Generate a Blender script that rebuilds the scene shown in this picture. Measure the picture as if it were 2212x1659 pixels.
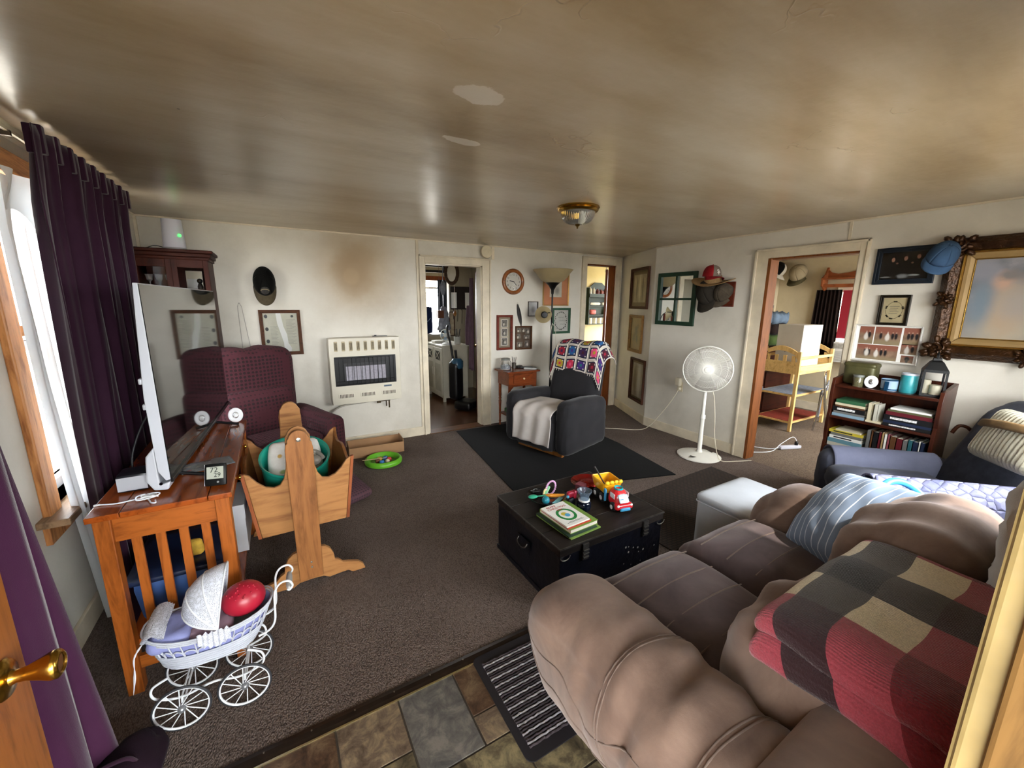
import bpy, bmesh, math, random
from mathutils import Vector, Matrix, noise
PI = math.pi
for _o in list(bpy.data.objects): bpy.data.objects.remove(_o)
S = bpy.context.scene
COL = S.collection
random.seed(7)

# ------------------------------------------------------------------ camera
def make_camera():
    p, y, r = math.radians(11.4), math.radians(30.4), math.radians(0.5)
    F = Vector((math.sin(y)*math.cos(p), math.cos(y)*math.cos(p), -math.sin(p)))
    R0 = Vector((math.cos(y), -math.sin(y), 0)); U0 = R0.cross(F)
    R = R0*math.cos(r)+U0*math.sin(r); U = U0*math.cos(r)-R0*math.sin(r)
    cd = bpy.data.cameras.new('camera'); cd.sensor_fit = 'HORIZONTAL'; cd.sensor_width = 36.0
    cd.lens = 869/2212*36.0; cd.clip_start = 0.02; cd.clip_end = 200
    c = bpy.data.objects.new('camera', cd); COL.objects.link(c)
    m = Matrix.Identity(4)
    for i in range(3): m[i][0] = R[i]; m[i][1] = U[i]; m[i][2] = -F[i]; m[i][3] = (0, 0, 1.55)[i]
    c.matrix_world = m
    S.camera = c
make_camera()

# ------------------------------------------------------------------ sky, sun, exposure
S.view_settings.view_transform = 'Standard'; S.view_settings.look = 'None'
S.view_settings.gamma = 1.0; S.view_settings.use_curve_mapping = False
S.view_settings.exposure = 0.36
W = bpy.data.worlds.new('sky'); S.world = W; W.use_nodes = True
_b = W.node_tree.nodes['Background']; _b.inputs[0].default_value = (0.93, 0.97, 1.0, 1); _b.inputs[1].default_value = 26.0
def sun(direction, strength, color, angle):
    l = bpy.data.lights.new('sun', 'SUN'); l.energy = strength; l.color = color; l.angle = angle
    o = bpy.data.objects.new('sun', l); COL.objects.link(o)
    o.rotation_euler = Vector(direction).to_track_quat('-Z', 'Y').to_euler()
sun((-0.06, 0.60, -0.80), 6.0, (1.0, 0.93, 0.82), 0.03)
def portal(loc, normal, sx, sy):           # guides sky light through a real opening, gives off none itself
    l = bpy.data.lights.new('window_portal', 'AREA'); l.shape = 'RECTANGLE'; l.size = sx; l.size_y = sy
    l.cycles.is_portal = True
    o = bpy.data.objects.new('window_portal', l); COL.objects.link(o)
    o.location = loc; o.rotation_euler = Vector(normal).to_track_quat('-Z', 'Z').to_euler()
portal((-1.05, 2.97, 1.38), (1, 0, 0), 1.2, 1.35)
portal((0, -0.10, 1.0), (0, 1, 0), 0.92, 2.0)
portal((2.65, -0.10, 1.45), (0, 1, 0), 1.6, 1.0)
portal((2.2, 7.64, 1.45), (0, -1, 0), 1.3, 1.0)
portal((6.05, 5.15, 1.3), (-1, 0, 0), 0.8, 1.3)
portal((5.8, 0.18, 1.4), (0, 1, 0), 1.5, 1.3)

# ------------------------------------------------------------------ materials
MATS = {}
def lin(c):
    if isinstance(c, str):
        c = c.lstrip('#'); c = [int(c[i:i+2], 16)/255 for i in (0, 2, 4)]
        c = [x/12.92 if x <= .04045 else ((x+.055)/1.055)**2.4 for x in c]
    return (c[0], c[1], c[2], 1.0)
class NT:
    def __init__(s, name):
        s.m = bpy.data.materials.new(name); s.m.use_nodes = True
        s.t = s.m.node_tree; s.n = s.t.nodes; s.b = s.n['Principled BSDF']
        s.co = None
    def add(s, kind, **kw):
        nd = s.n.new(kind)
        for k, v in kw.items():
            if hasattr(nd, k) and not k.startswith('i_'): setattr(nd, k, v)
        return nd
    def link(s, a, b): s.t.links.new(a, b)
    def coord(s, scale=(1, 1, 1), rot=(0, 0, 0), loc=(0, 0, 0)):
        if s.co is None: s.co = s.add('ShaderNodeTexCoord')
        mp = s.add('ShaderNodeMapping')
        mp.inputs['Scale'].default_value = scale; mp.inputs['Rotation'].default_value = rot; mp.inputs['Location'].default_value = loc
        s.link(s.co.outputs['Object'], mp.inputs['Vector']); return mp.outputs[0]
    def noise(s, vec, scale, detail=3, rough=.55, dist=0):
        nd = s.add('ShaderNodeTexNoise'); nd.inputs['Scale'].default_value = scale; nd.inputs['Detail'].default_value = detail
        nd.inputs['Roughness'].default_value = rough; nd.inputs['Distortion'].default_value = dist
        s.link(vec, nd.inputs['Vector']); return nd.outputs['Fac']
    def ramp(s, fac, stops, mode='LINEAR'):
        nd = s.add('ShaderNodeValToRGB'); nd.color_ramp.interpolation = mode
        e = nd.color_ramp.elements
        while len(e) < len(stops): e.new(0.5)
        for k, (p, c) in enumerate(stops): e[k].position = p; e[k].color = lin(c)
        s.link(fac, nd.inputs[0]); return nd.outputs[0]
    def rng(s, v, a, b, c=0., d=1., smooth=False):
        nd = s.add('ShaderNodeMapRange'); nd.interpolation_type = 'SMOOTHSTEP' if smooth else 'LINEAR'
        for k, x in zip(('From Min', 'From Max', 'To Min', 'To Max'), (a, b, c, d)): nd.inputs[k].default_value = x
        s.link(v, nd.inputs['Value']); return nd.outputs[0]
    def math(s, op, a, b=None, c=None):
        nd = s.add('ShaderNodeMath'); nd.operation = op
        for k, x in enumerate((a, b, c)):
            if x is None: continue
            if isinstance(x, (int, float)): nd.inputs[k].default_value = x
            else: s.link(x, nd.inputs[k])
        return nd.outputs[0]
    def mix(s, fac, a, b, blend='MIX'):
        nd = s.add('ShaderNodeMix'); nd.data_type = 'RGBA'; nd.blend_type = blend
        for sk, x in ((nd.inputs[0], fac), (nd.inputs[6], a), (nd.inputs[7], b)):
            if isinstance(x, (int, float)): sk.default_value = x
            elif isinstance(x, (tuple, list, str)): sk.default_value = lin(x)
            else: s.link(x, sk)
        return nd.outputs[2]
    def sep(s, vec):
        nd = s.add('ShaderNodeSeparateXYZ'); s.link(vec, nd.inputs[0]); return nd.outputs
    def bump(s, h, strength=.3, dist=.01):
        nd = s.add('ShaderNodeBump'); nd.inputs['Strength'].default_value = strength; nd.inputs['Distance'].default_value = dist
        s.link(h, nd.inputs['Height']); s.link(nd.outputs[0], s.b.inputs['Normal'])
    def color(s, c):
        if isinstance(c, (tuple, list, str)): s.b.inputs['Base Color'].default_value = lin(c)
        else: s.link(c, s.b.inputs['Base Color'])
    def set(s, **kw):
        for k, v in kw.items(): s.b.inputs[k.replace('_', ' ')].default_value = v
    def ellipse(s, xyz, cx, cy, rx, ry, soft=.3, axes=(0, 1), warp=None, wamt=0.):
        dx = s.math('DIVIDE', s.math('SUBTRACT', xyz[axes[0]], cx), rx); dy = s.math('DIVIDE', s.math('SUBTRACT', xyz[axes[1]], cy), ry)
        d = s.math('SQRT', s.math('ADD', s.math('MULTIPLY', dx, dx), s.math('MULTIPLY', dy, dy)))
        if warp is not None: d = s.math('ADD', d, s.math('MULTIPLY', s.math('SUBTRACT', warp, .5), wamt))
        return s.rng(d, 1-soft, 1+soft, 1., 0., True)
def shade(c, k):
    c = lin(c); return tuple(min(1, x*k) for x in c[:3])
def M(name, color='#888888', rough=.6, metal=0., var=.12, scale=8., bump=0., bscale=60., spec=.5, sheen=0., trans=0., ior=1.45, emit=None, estr=0., coat=0., alpha=1., sub=0.):
    if name in MATS: return MATS[name]
    n = NT(name); v = n.coord()
    if var > 0:
        f = n.noise(v, scale, 4); n.color(n.ramp(f, [(.3, shade(color, 1-var)), (.7, shade(color, 1+var))]))
    else: n.color(color)
    n.set(Roughness=rough, Metallic=metal, IOR=ior); n.b.inputs['Specular IOR Level'].default_value = spec
    if sheen: n.set(Sheen_Weight=sheen)
    if trans: n.set(Transmission_Weight=trans)
    if coat: n.set(Coat_Weight=coat)
    if alpha < 1: n.set(Alpha=alpha)
    if emit: n.b.inputs['Emission Color'].default_value = lin(emit); n.set(Emission_Strength=estr)
    if bump: n.bump(n.noise(v, bscale, 3), bump, .01)
    MATS[name] = n.m; return n.m
def wood(name, c1, c2, scale=1., axis='y', rough=.45, coat=.08, bump=.05):
    if name in MATS: return MATS[name]
    n = NT(name); st = {'x': (1.2, 9, 9), 'y': (9, 1.2, 9), 'z': (9, 9, 1.2)}[axis]
    v = n.coord(tuple(a*scale for a in st))
    f = n.noise(v, 2.2, 6, .62, 1.1); g = n.noise(v, 9., 3, .6, .3)
    k = n.math('ADD', n.math('MULTIPLY', f, .75), n.math('MULTIPLY', g, .25))
    n.color(n.ramp(k, [(.32, c1), (.5, shade(c1, .5*1.0+.5) if False else c2), (.62, shade(c2, 1.12)), (.74, c1)]))
    n.set(Roughness=rough, Coat_Weight=coat, Coat_Roughness=.25); n.b.inputs['Specular IOR Level'].default_value = .14; n.bump(k, bump, .004)
    MATS[name] = n.m; return n.m
def cloth(name, color, var=.12, scale=6., weave=900., bump=.25, rough=.9, sheen=.03, big=0.):
    if name in MATS: return MATS[name]
    n = NT(name); v = n.coord()
    f = n.noise(v, scale, 5, .6); n.color(n.ramp(f, [(.3, shade(color, 1-var)), (.7, shade(color, 1+var))]))
    n.set(Roughness=rough, Sheen_Weight=sheen, Sheen_Roughness=.4); n.b.inputs['Specular IOR Level'].default_value = .06
    h = n.noise(v, weave, 2)
    if big: h = n.math('ADD', n.math('MULTIPLY', h, .25), n.math('MULTIPLY', n.noise(v, 9., 4), big))
    n.bump(h, bump, .004)
    MATS[name] = n.m; return n.m
def picture(name, base, base2, blobs=(), nscale=6., rough=.35, warp=.5):
    """flat print: noise ground plus soft ellipses (cx,cy,rx,ry,colour,soft) in metres of the picture's own plane"""
    if name in MATS: return MATS[name]
    n = NT(name); v = n.coord(); xyz = n.sep(v)
    f = n.noise(v, nscale, 5, .6); c = n.ramp(f, [(.3, base), (.7, base2)])
    wz = n.noise(v, nscale*4, 4, .6)
    for (cx, cy, rx, ry, col, soft) in blobs:
        c = n.mix(n.ellipse(xyz, cx, cy, rx, ry, soft, warp=wz, wamt=warp), c, col)
    n.color(c); n.set(Roughness=rough)
    MATS[name] = n.m; return n.m

# ------------------------------------------------------------------ mesh helpers
class MB:
    def __init__(s): s.v = []; s.f = []; s.mi = []; s.cur = 0
    def _add(s, vs, fs, M_=None):
        b = len(s.v)
        for q in vs:
            q = Vector(q); s.v.append(M_ @ q if M_ is not None else q)
        for q in fs: s.f.append(tuple(b+i for i in q)); s.mi.append(s.cur)
        return s
    def box(s, x0, y0, z0, x1, y1, z1, M_=None):
        vs = [(x, y, z) for z in (z0, z1) for y in (y0, y1) for x in (x0, x1)]
        return s._add(vs, [(0, 2, 3, 1), (4, 5, 7, 6), (0, 1, 5, 4), (2, 6, 7, 3), (0, 4, 6, 2), (1, 3, 7, 5)], M_)
    def cbox(s, c, d, M_=None):
        return s.box(c[0]-d[0]/2, c[1]-d[1]/2, c[2]-d[2]/2, c[0]+d[0]/2, c[1]+d[1]/2, c[2]+d[2]/2, M_)
    def rbox(s, c, d, r, n=(8, 8, 8), fn=None, M_=None):
        """rounded, subdivided box; fn(u,v,w,p)->p deforms it (u,v,w in -1..1)"""
        idx = {}; vs = []; fs = []
        h = [x/2 for x in d]; r = min(r, min(h)*.999)
        def vert(i, j, k):
            key = (i, j, k)
            if key in idx: return idx[key]
            t = [2*a/b-1 for a, b in zip(key, n)]
            p = [t[a]*h[a] for a in range(3)]
            q = [max(-(h[a]-r), min(h[a]-r, p[a])) for a in range(3)]
            dl = Vector([p[a]-q[a] for a in range(3)])
            if dl.length > 1e-9:
                # push onto the rounded surface
                p = Vector(q)+dl.normalized()*r
            p = Vector(p)
            if fn: p = Vector(fn(t[0], t[1], t[2], p))
            vs.append(p+Vector(c)); idx[key] = len(vs)-1; return idx[key]
        nx, ny, nz = n
        for k in (0, nz):
            for i in range(nx):
                for j in range(ny):
                    q = [vert(i, j, k), vert(i+1, j, k), vert(i+1, j+1, k), vert(i, j+1, k)]; fs.append(q if k else q[::-1])
        for j in (0, ny):
            for i in range(nx):
                for k in range(nz):
                    q = [vert(i, j, k), vert(i+1, j, k), vert(i+1, j, k+1), vert(i, j, k+1)]; fs.append(q[::-1] if j else q)
        for i in (0, nx):
            for j in range(ny):
                for k in range(nz):
                    q = [vert(i, j, k), vert(i, j+1, k), vert(i, j+1, k+1), vert(i, j, k+1)]; fs.append(q if i else q[::-1])
        return s._add(vs, fs, M_)
    def cyl(s, p0, p1, r0, r1=None, seg=16, caps=True, M_=None):
        return s.tube([p0, p1], [r0, r0 if r1 is None else r1], seg, caps=caps, M_=M_)
    def tube(s, pts, r, seg=8, closed=False, caps=True, M_=None, flat=None):
        pts = [Vector(p) for p in pts]; n = len(pts); vs = []; fs = []
        up = Vector((0, 0, 1)); prev = None
        for i, p in enumerate(pts):
            a = pts[(i-1) % n] if (closed or i) else p; b = pts[(i+1) % n] if (closed or i < n-1) else p
            t = (b-a).normalized()
            if prev is None:
                x = t.cross(up)
                if x.length < 1e-3: x = t.cross(Vector((1, 0, 0)))
            else:
                x = prev-t*prev.dot(t)
                if x.length < 1e-4: x = t.cross(up)
            x.normalize(); prev = x; y = t.cross(x)
            rr = r[i] if isinstance(r, (list, tuple)) else r
            for k in range(seg):
                a_ = 2*PI*k/seg; vs.append(p+x*math.cos(a_)*rr+y*math.sin(a_)*rr*(flat or 1))
        m = n if closed else n-1
        for i in range(m):
            j = (i+1) % n
            for k in range(seg):
                l = (k+1) % seg; fs.append((i*seg+k, i*seg+l, j*seg+l, j*seg+k))
        if caps and not closed:
            fs.append(tuple(range(seg))[::-1]); fs.append(tuple((n-1)*seg+k for k in range(seg)))
        return s._add(vs, fs, M_)
    def lathe(s, prof, seg=24, c=(0, 0, 0), M_=None, caps=True):
        vs = []; fs = []; n = len(prof)
        for (r, z) in prof:
            for k in range(seg):
                a = 2*PI*k/seg; vs.append((c[0]+r*math.cos(a), c[1]+r*math.sin(a), c[2]+z))
        for i in range(n-1):
            for k in range(seg):
                l = (k+1) % seg; fs.append((i*seg+k, i*seg+l, (i+1)*seg+l, (i+1)*seg+k))
        if caps:
            if prof[0][0] > 1e-4: fs.append(tuple(range(seg))[::-1])
            if prof[-1][0] > 1e-4: fs.append(tuple((n-1)*seg+k for k in range(seg)))
        return s._add(vs, fs, M_)
    def prism(s, poly, d0, d1, plane='xz', M_=None):
        """polygon in plane, extruded d0..d1 along the third axis"""
        def P(a, b, d): return {'xz': (a, d, b), 'xy': (a, b, d), 'yz': (d, a, b)}[plane]
        n = len(poly); vs = [P(a, b, d0) for a, b in poly]+[P(a, b, d1) for a, b in poly]
        fs = [tuple(range(n)), tuple(range(2*n-1, n-1, -1))]+[(i, (i+1) % n, n+(i+1) % n, n+i) for i in range(n)]
        return s._add(vs, fs, M_)
    def sphere(s, c, r, seg=12, rings=8, M_=None):
        rx, ry, rz = r if isinstance(r, (tuple, list)) else (r, r, r)
        vs = []; fs = []
        for i in range(rings+1):
            t = PI*i/rings
            for k in range(seg):
                a = 2*PI*k/seg; vs.append((c[0]+rx*math.sin(t)*math.cos(a), c[1]+ry*math.sin(t)*math.sin(a), c[2]+rz*math.cos(t)))
        for i in range(rings):
            for k in range(seg):
                l = (k+1) % seg; fs.append((i*seg+k, (i+1)*seg+k, (i+1)*seg+l, i*seg+l))
        return s._add(vs, fs, M_)
    def grid(s, nu, nv, fn, cu=False, mfn=None, M_=None):
        vs = [fn(i/nu, j/nv) for i in range(nu if cu else nu+1) for j in range(nv+1)]; fs = []; b = len(s.f)
        for i in range(nu):
            i2 = (i+1) % nu if cu else i+1
            for j in range(nv): fs.append((i*(nv+1)+j, i2*(nv+1)+j, i2*(nv+1)+j+1, i*(nv+1)+j+1))
        s._add(vs, fs, M_)
        if mfn:
            q = 0
            for i in range(nu):
                for j in range(nv): s.mi[b+q] = mfn(i, j); q += 1
        return s
    def build(s, name, mat, parent=None, smooth=None, bevel=0., solid=0., sub=0, M_=None, recalc=True, merge=0.):
        me = bpy.data.meshes.new(name)
        me.from_pydata([tuple(v) for v in s.v], [], s.f)
        mats = mat if isinstance(mat, (list, tuple)) else [mat]
        for m in mats: me.materials.append(m)
        if len(mats) > 1:
            for p, i in zip(me.polygons, s.mi): p.material_index = i
        bm = bmesh.new(); bm.from_mesh(me)
        bmesh.ops.remove_doubles(bm, verts=bm.verts, dist=max(merge, 1e-6))
        if recalc: bmesh.ops.recalc_face_normals(bm, faces=bm.faces)
        bm.to_mesh(me); bm.free()
        if smooth is not None:
            for p in me.polygons: p.use_smooth = True
            me.set_sharp_from_angle(angle=math.radians(smooth))
        o = bpy.data.objects.new(name, me); COL.objects.link(o)
        if parent is not None: o.parent = parent
        if M_ is not None: o.matrix_basis = M_
        if solid:
            md = o.modifiers.new('solid', 'SOLIDIFY'); md.thickness = solid; md.offset = 0
        if bevel:
            md = o.modifiers.new('bevel', 'BEVEL'); md.width = bevel; md.segments = 2; md.limit_method = 'ANGLE'; md.angle_limit = math.radians(40)
        if sub:
            md = o.modifiers.new('sub', 'SUBSURF'); md.levels = sub; md.render_levels = sub
        return o
def thing(name, label, cat, loc=(0, 0, 0), rz=0., group=None, rot=None):
    o = bpy.data.objects.new(name, None); COL.objects.link(o); o.empty_display_size = .05
    o.location = loc; o.rotation_euler = rot if rot else (0, 0, rz); o['label'] = label; o['category'] = cat
    if group: o['group'] = group
    return o
def tag(o, label, cat, group=None, loc=None, rz=None, rot=None):
    o['label'] = label; o['category'] = cat
    if group: o['group'] = group
    if loc is not None: o.location = loc
    if rz is not None: o.rotation_euler = (0, 0, rz)
    if rot is not None: o.rotation_euler = rot
    return o
def struct(o): o['kind'] = 'structure'; return o
def RZ(a): return Matrix.Rotation(a, 4, 'Z')
def RX(a): return Matrix.Rotation(a, 4, 'X')
def RY(a): return Matrix.Rotation(a, 4, 'Y')
def TR(x, y, z): return Matrix.Translation((x, y, z))
def text_obj(s, size, mat, parent, name='lettering', M_=None, depth=.0004):
    cu = bpy.data.curves.new(name, 'FONT'); cu.body = s; cu.size = size; cu.align_x = 'CENTER'; cu.align_y = 'CENTER'; cu.extrude = depth; cu.resolution_u = 2
    o = bpy.data.objects.new(name, cu); COL.objects.link(o)
    dg = bpy.context.evaluated_depsgraph_get(); me = bpy.data.meshes.new_from_object(o.evaluated_get(dg))
    bpy.data.objects.remove(o)
    me.materials.append(mat) if not me.materials else None
    o = bpy.data.objects.new(name, me); COL.objects.link(o); o.parent = parent
    if M_ is not None: o.matrix_basis = M_
    return o
def arc(cx, cy, r, a0, a1, n=8):
    return [(cx+r*math.cos(math.radians(a0+(a1-a0)*i/n)), cy+r*math.sin(math.radians(a0+(a1-a0)*i/n))) for i in range(n+1)]
def smooth_path(pts, n=6):
    P = [Vector(p) for p in pts]; out = []
    for i in range(len(P)-1):
        a = P[max(0, i-1)]; b = P[i]; c = P[i+1]; d = P[min(len(P)-1, i+2)]
        for k in range(n):
            t = k/n; out.append(.5*((2*b)+(c-a)*t+(2*a-5*b+4*c-d)*t*t+(3*b-a-3*c+d)*t**3))
    out.append(P[-1]); return out
def nz(p, sc=1.): return noise.noise(Vector(p)*sc)
# ------------------------------------------------------------------ shell materials
def mat_wall():
    n = NT('painted_wall'); v = n.coord(); xyz = n.sep(v)
    c = n.ramp(n.noise(v, 1.3, 6, .65), [(.25, '#bdb6a8'), (.5, '#d0cabd'), (.75, '#d8d3c8')])
    w = n.noise(v, 3.5, 5, .6)
    # scorched soot above the heater, in the wall's own coordinates
    c = n.mix(n.math('MULTIPLY', n.ellipse(xyz, .78, 1.90, .36, .42, .75, axes=(0, 2), warp=w, wamt=.7), .75), c, '#a08458')
    c = n.mix(n.math('MULTIPLY', n.ellipse(xyz, .74, 1.83, .17, .22, .6, axes=(0, 2), warp=w, wamt=.6), .5), c, '#8a683c')
    c = n.mix(n.math('MULTIPLY', n.ellipse(xyz, .72, 1.80, .075, .08, .25, axes=(0, 2), warp=w, wamt=.4), .25), c, '#b59a72')
    n.color(c); n.set(Roughness=.5); n.bump(n.noise(v, 14., 6, .65), .25, .006)
    return n.m
def mat_plain_wall(name, c1, c2, rough=.6):
    n = NT(name); v = n.coord(); n.color(n.ramp(n.noise(v, 1.6, 6, .65), [(.25, c1), (.75, c2)]))
    n.set(Roughness=rough); n.bump(n.noise(v, 16., 6, .65), .2, .006); return n.m
def mat_ceiling():
    n = NT('smoke_stained_ceiling'); v = n.coord(); xyz = n.sep(v)
    vs = n.coord((.5, 1.6, 1))
    c = n.ramp(n.noise(vs, 1.1, 6, .6), [(.25, '#86704f'), (.45, '#a9977a'), (.6, '#bbae98'), (.8, '#c4b9a8')])
    w = n.noise(v, 11., 5, .6)
    for (cx, cy, rx, ry) in ((.655, 1.34, .085, .055), (.765, 1.73, .085, .032)):
        c = n.mix(n.ellipse(xyz, cx, cy, rx, ry, .05, warp=w, wamt=1.3), c, '#cfc6b8')
    # dead flies / nail heads
    vo = n.add('ShaderNodeTexVoronoi'); vo.inputs['Scale'].default_value = 3.2; n.link(v, vo.inputs['Vector'])
    c = n.mix(n.rng(vo.outputs['Distance'], .012, .018, .8, 0.), c, '#3c3228')
    n.color(c); n.set(Roughness=.30, Coat_Weight=.3, Coat_Roughness=.22)
    # hairline cracks and lifted paint
    cr = n.add('ShaderNodeTexVoronoi'); cr.feature = 'DISTANCE_TO_EDGE'; cr.inputs['Scale'].default_value = 2.4
    wv = n.add('ShaderNodeVectorMath'); wv.operation = 'MULTIPLY_ADD'
    nn = n.add('ShaderNodeTexNoise'); nn.inputs['Scale'].default_value = 9.; n.link(v, nn.inputs['Vector'])
    n.link(nn.outputs['Color'], wv.inputs[0]); wv.inputs[1].default_value = (.25, .25, 0); n.link(v, wv.inputs[2]); n.link(wv.outputs[0], cr.inputs['Vector'])
    gate = n.rng(n.noise(v, 1.7, 2), .58, .66)
    crack = n.math('MULTIPLY', n.rng(cr.outputs['Distance'], 0., .012, 1., 0.), gate)
    h = n.math('ADD', n.math('MULTIPLY', n.noise(v, 3.2, 5, .5), 1.2), n.math('MULTIPLY', crack, .35))
    h = n.math('ADD', h, n.math('MULTIPLY', n.noise(v, 60., 3), .02))
    n.bump(h, .35, .02); return n.m
def mat_carpet(name, c1, c2, rib=95.):
    n = NT(name); v = n.coord(); xyz = n.sep(v)
    f = n.noise(v, 1.5, 6, .65); g = n.noise(v, 320., 2)
    c = n.ramp(n.math('ADD', n.math('MULTIPLY', f, .6), n.math('MULTIPLY', g, .4)), [(.3, c1), (.7, c2)])
    vo = n.add('ShaderNodeTexVoronoi'); vo.inputs['Scale'].default_value = rib
    vm = n.coord((1, .55, 1), (0, 0, .35)); n.link(vm, vo.inputs['Vector'])
    c = n.mix(n.rng(vo.outputs['Distance'], .35, .75, 0., .6), c, shade(c1, .45))
    n.color(c); n.set(Roughness=.95); n.b.inputs['Specular IOR Level'].default_value = .1
    n.bump(n.math('SUBTRACT', 1., vo.outputs['Distance']), .8, .006); return n.m
WALL = mat_wall(); CEIL = mat_ceiling()
WALL2 = mat_plain_wall('bedroom_wall_paint', '#b0a184', '#cdbf9f')
WALL3 = mat_plain_wall('bath_wall_paint', '#d6c68e', '#e8dcae')
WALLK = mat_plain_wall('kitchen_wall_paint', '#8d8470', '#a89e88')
TRIM = M('cream_trim_paint', '#d2c6ae', .45, var=.16, scale=5, bump=.12, bscale=40)
TRIMY = M('aged_cream_jamb_paint', '#8f7c50', .5, var=.2, scale=9, bump=.25, bscale=26)
CARPET = mat_carpet('taupe_carpet', '#5d514b', '#80726a', 210.)
CARPET2 = mat_carpet('pale_carpet', '#6e5f52', '#8d7d6e', 140.)
WOODD = wood('dark_jamb_wood', '#3a1a0b', '#6b3416', 1., 'z')
WOODJ = wood('orange_jamb_wood', '#4a2610', '#75431f', 1., 'z')
def wall_with_holes(mb, axis, t0, t1, a0, a1, z0, z1, holes):
    """axis 'x': wall plane normal to x, thickness t0..t1, runs a0..a1 along y (and the other way round)"""
    def b(p, q, r, s_):
        if q-p < 1e-4 or s_-r < 1e-4: return
        (mb.box(t0, p, r, t1, q, s_) if axis == 'x' else mb.box(p, t0, r, q, t1, s_))
    cur = a0
    for (h0, h1, g0, g1) in sorted(holes):
        b(cur, h0, z0, z1); b(h0, h1, z0, g0); b(h0, h1, g1, z1); cur = h1
    b(cur, a1, z0, z1)
H = 2.22
def W_(name, mat, *a):
    mb = MB(); wall_with_holes(mb, *a); return struct(mb.build(name, mat))
# living room
W_('wall_left', WALL, 'x', -1.02, -.90, -.09, 4.61, -.02, H, [(2.38, 3.52, .70, 2.04)])
wb = W_('wall_back', WALL, 'y', 4.49, 4.61, -.90, 4.62, -.02, H, [(1.49, 2.20, -.02, 1.98), (3.82, 4.36, -.02, 2.09)])
W_('wall_right', WALL, 'x', 4.06, 4.18, -.09, 3.50, -.02, H, [(1.48, 2.16, -.02, 1.98)])
W_('wall_front', WALL, 'y', -.09, .03, -.90, 4.06, -.02, H, [(-.50, .46, -.02, 2.02), (1.90, 3.40, .95, 1.92)])
struct(MB().prism([(4.06, 3.50), (4.18, 3.50), (4.62, 4.49), (4.50, 4.49)], -.02, H, 'xy').build('wall_angled', WALL))
struct(MB().box(-1.02, -.09, H, 7.02, 7.62, H+.16).build('ceiling', CEIL))
struct(MB().box(-.90, 1.405, -.06, 4.06, 4.55, 0).box(1.10, -.05, -.06, 4.06, 1.405, 0).prism([(4.06, 3.45), (4.53, 4.5), (4.06, 4.5)], -.06, -.0005, 'xy').build('floor', CARPET))
struct(MB().box(-80, -80, -.5, 80, 80, -.4).build('ground', M('grey_ground', '#8d877c', .9, var=.25, scale=.6)))  # unseen ground, kept grey so bounced light carries no green tint
# entry: vinyl tiles on a dark base, laid as separate pieces
GROUT = M('tile_joint', '#3a332b', .7, var=.2)
fe = struct(MB().box(-.90, -.5, -.06, 1.10, 1.37, -.003).build('floor_entry', GROUT))
def mat_tile(name, c1, c2, c3):
    n = NT(name); v = n.coord(); oi = n.add('ShaderNodeObjectInfo')
    ad = n.add('ShaderNodeVectorMath'); ad.operation = 'ADD'; n.link(v, ad.inputs[0]); n.link(oi.outputs['Location'], ad.inputs[1])
    f = n.noise(ad.outputs[0], 13., 7, .72, .5); n.color(n.ramp(f, [(.34, c1), (.49, c2), (.62, c3)]))
    n.set(Roughness=.38); n.bump(f, .15, .004); return n.m
TILES = [mat_tile('brown_slate_tile', '#2a1d15', '#4a3628', '#6d5a44'), mat_tile('tan_slate_tile', '#40352a', '#68594a', '#8c7c62'),
         mat_tile('grey_slate_tile', '#3f3e3e', '#5a5855', '#757069'), mat_tile('olive_slate_tile', '#2f2a20', '#5c5340', '#857a5c')]
def lay_tiles():
    u = .115; nx, ny = 26, 9; x0, y0 = -.75, .345
    occ = [[False]*ny for _ in range(nx)]; rnd = random.Random(11); cache = {}
    shapes = [(3, 2), (2, 3), (2, 2), (2, 2), (3, 3), (1, 1), (2, 1), (1, 2)]
    for j in range(ny-1, -1, -1):
        for i in range(nx):
            if occ[i][j]: continue
            opts = shapes[:]; rnd.shuffle(opts); opts.append((1, 1))
            if rnd.random() < .75: opts.sort(key=lambda q: -(q[0]*q[1] >= 4))
            for (a, b) in opts:
                if i+a <= nx and j-b+1 >= 0 and all(not occ[i+p][j-q] for p in range(a) for q in range(b)): break
            for p in range(a):
                for q in range(b): occ[i+p][j-q] = True
            cx, cy = x0+(i+a/2)*u, y0+(j-b/2+1)*u
            if cx+a*u/2 > 1.10: continue
            m = rnd.choice([0, 0, 1, 1, 2, 3, 0, 3])
            key = (a, b, m)
            if key not in cache:
                g = .0035; hx, hy = a*u/2-g, b*u/2-g
                o = MB().box(-hx, -hy, -.004, hx, hy, 0).build('vinyl_tile', TILES[m], fe, bevel=.0015); cache[key] = o.data
            else:
                o = bpy.data.objects.new('vinyl_tile', cache[key]); COL.objects.link(o); o.parent = fe
                md = o.modifiers.new('bevel', 'BEVEL'); md.width = .0015; md.segments = 1
            o.location = (cx, cy, 0)
lay_tiles()
# threshold strip between carpet and tile
DKMET = M('dark_bronze_strip', '#2b221c', .35, .6, var=.25, scale=20)
st = struct(MB().prism([(1.362, -.004), (1.415, -.004), (1.413, .005), (1.395, .009), (1.378, .006), (1.364, .001)], -.90, 1.10, 'yz').build('trim_6', DKMET))
MB().box(-.90, 1.356, -.002, 1.10, 1.363, .0035).build('metal_edge', M('bright_metal_edge', '#c9b98d', .25, .9, var=.05), st)
scr = None
for k in range(9):
    o = MB().lathe([(0, .0095), (.004, .0085), (.004, .007)], 8).build('screw_head', M('screw_steel', '#8a8378', .3, .9, var=0), st)
    o.location = (-.62+k*.15, 1.395, .0)
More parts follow.
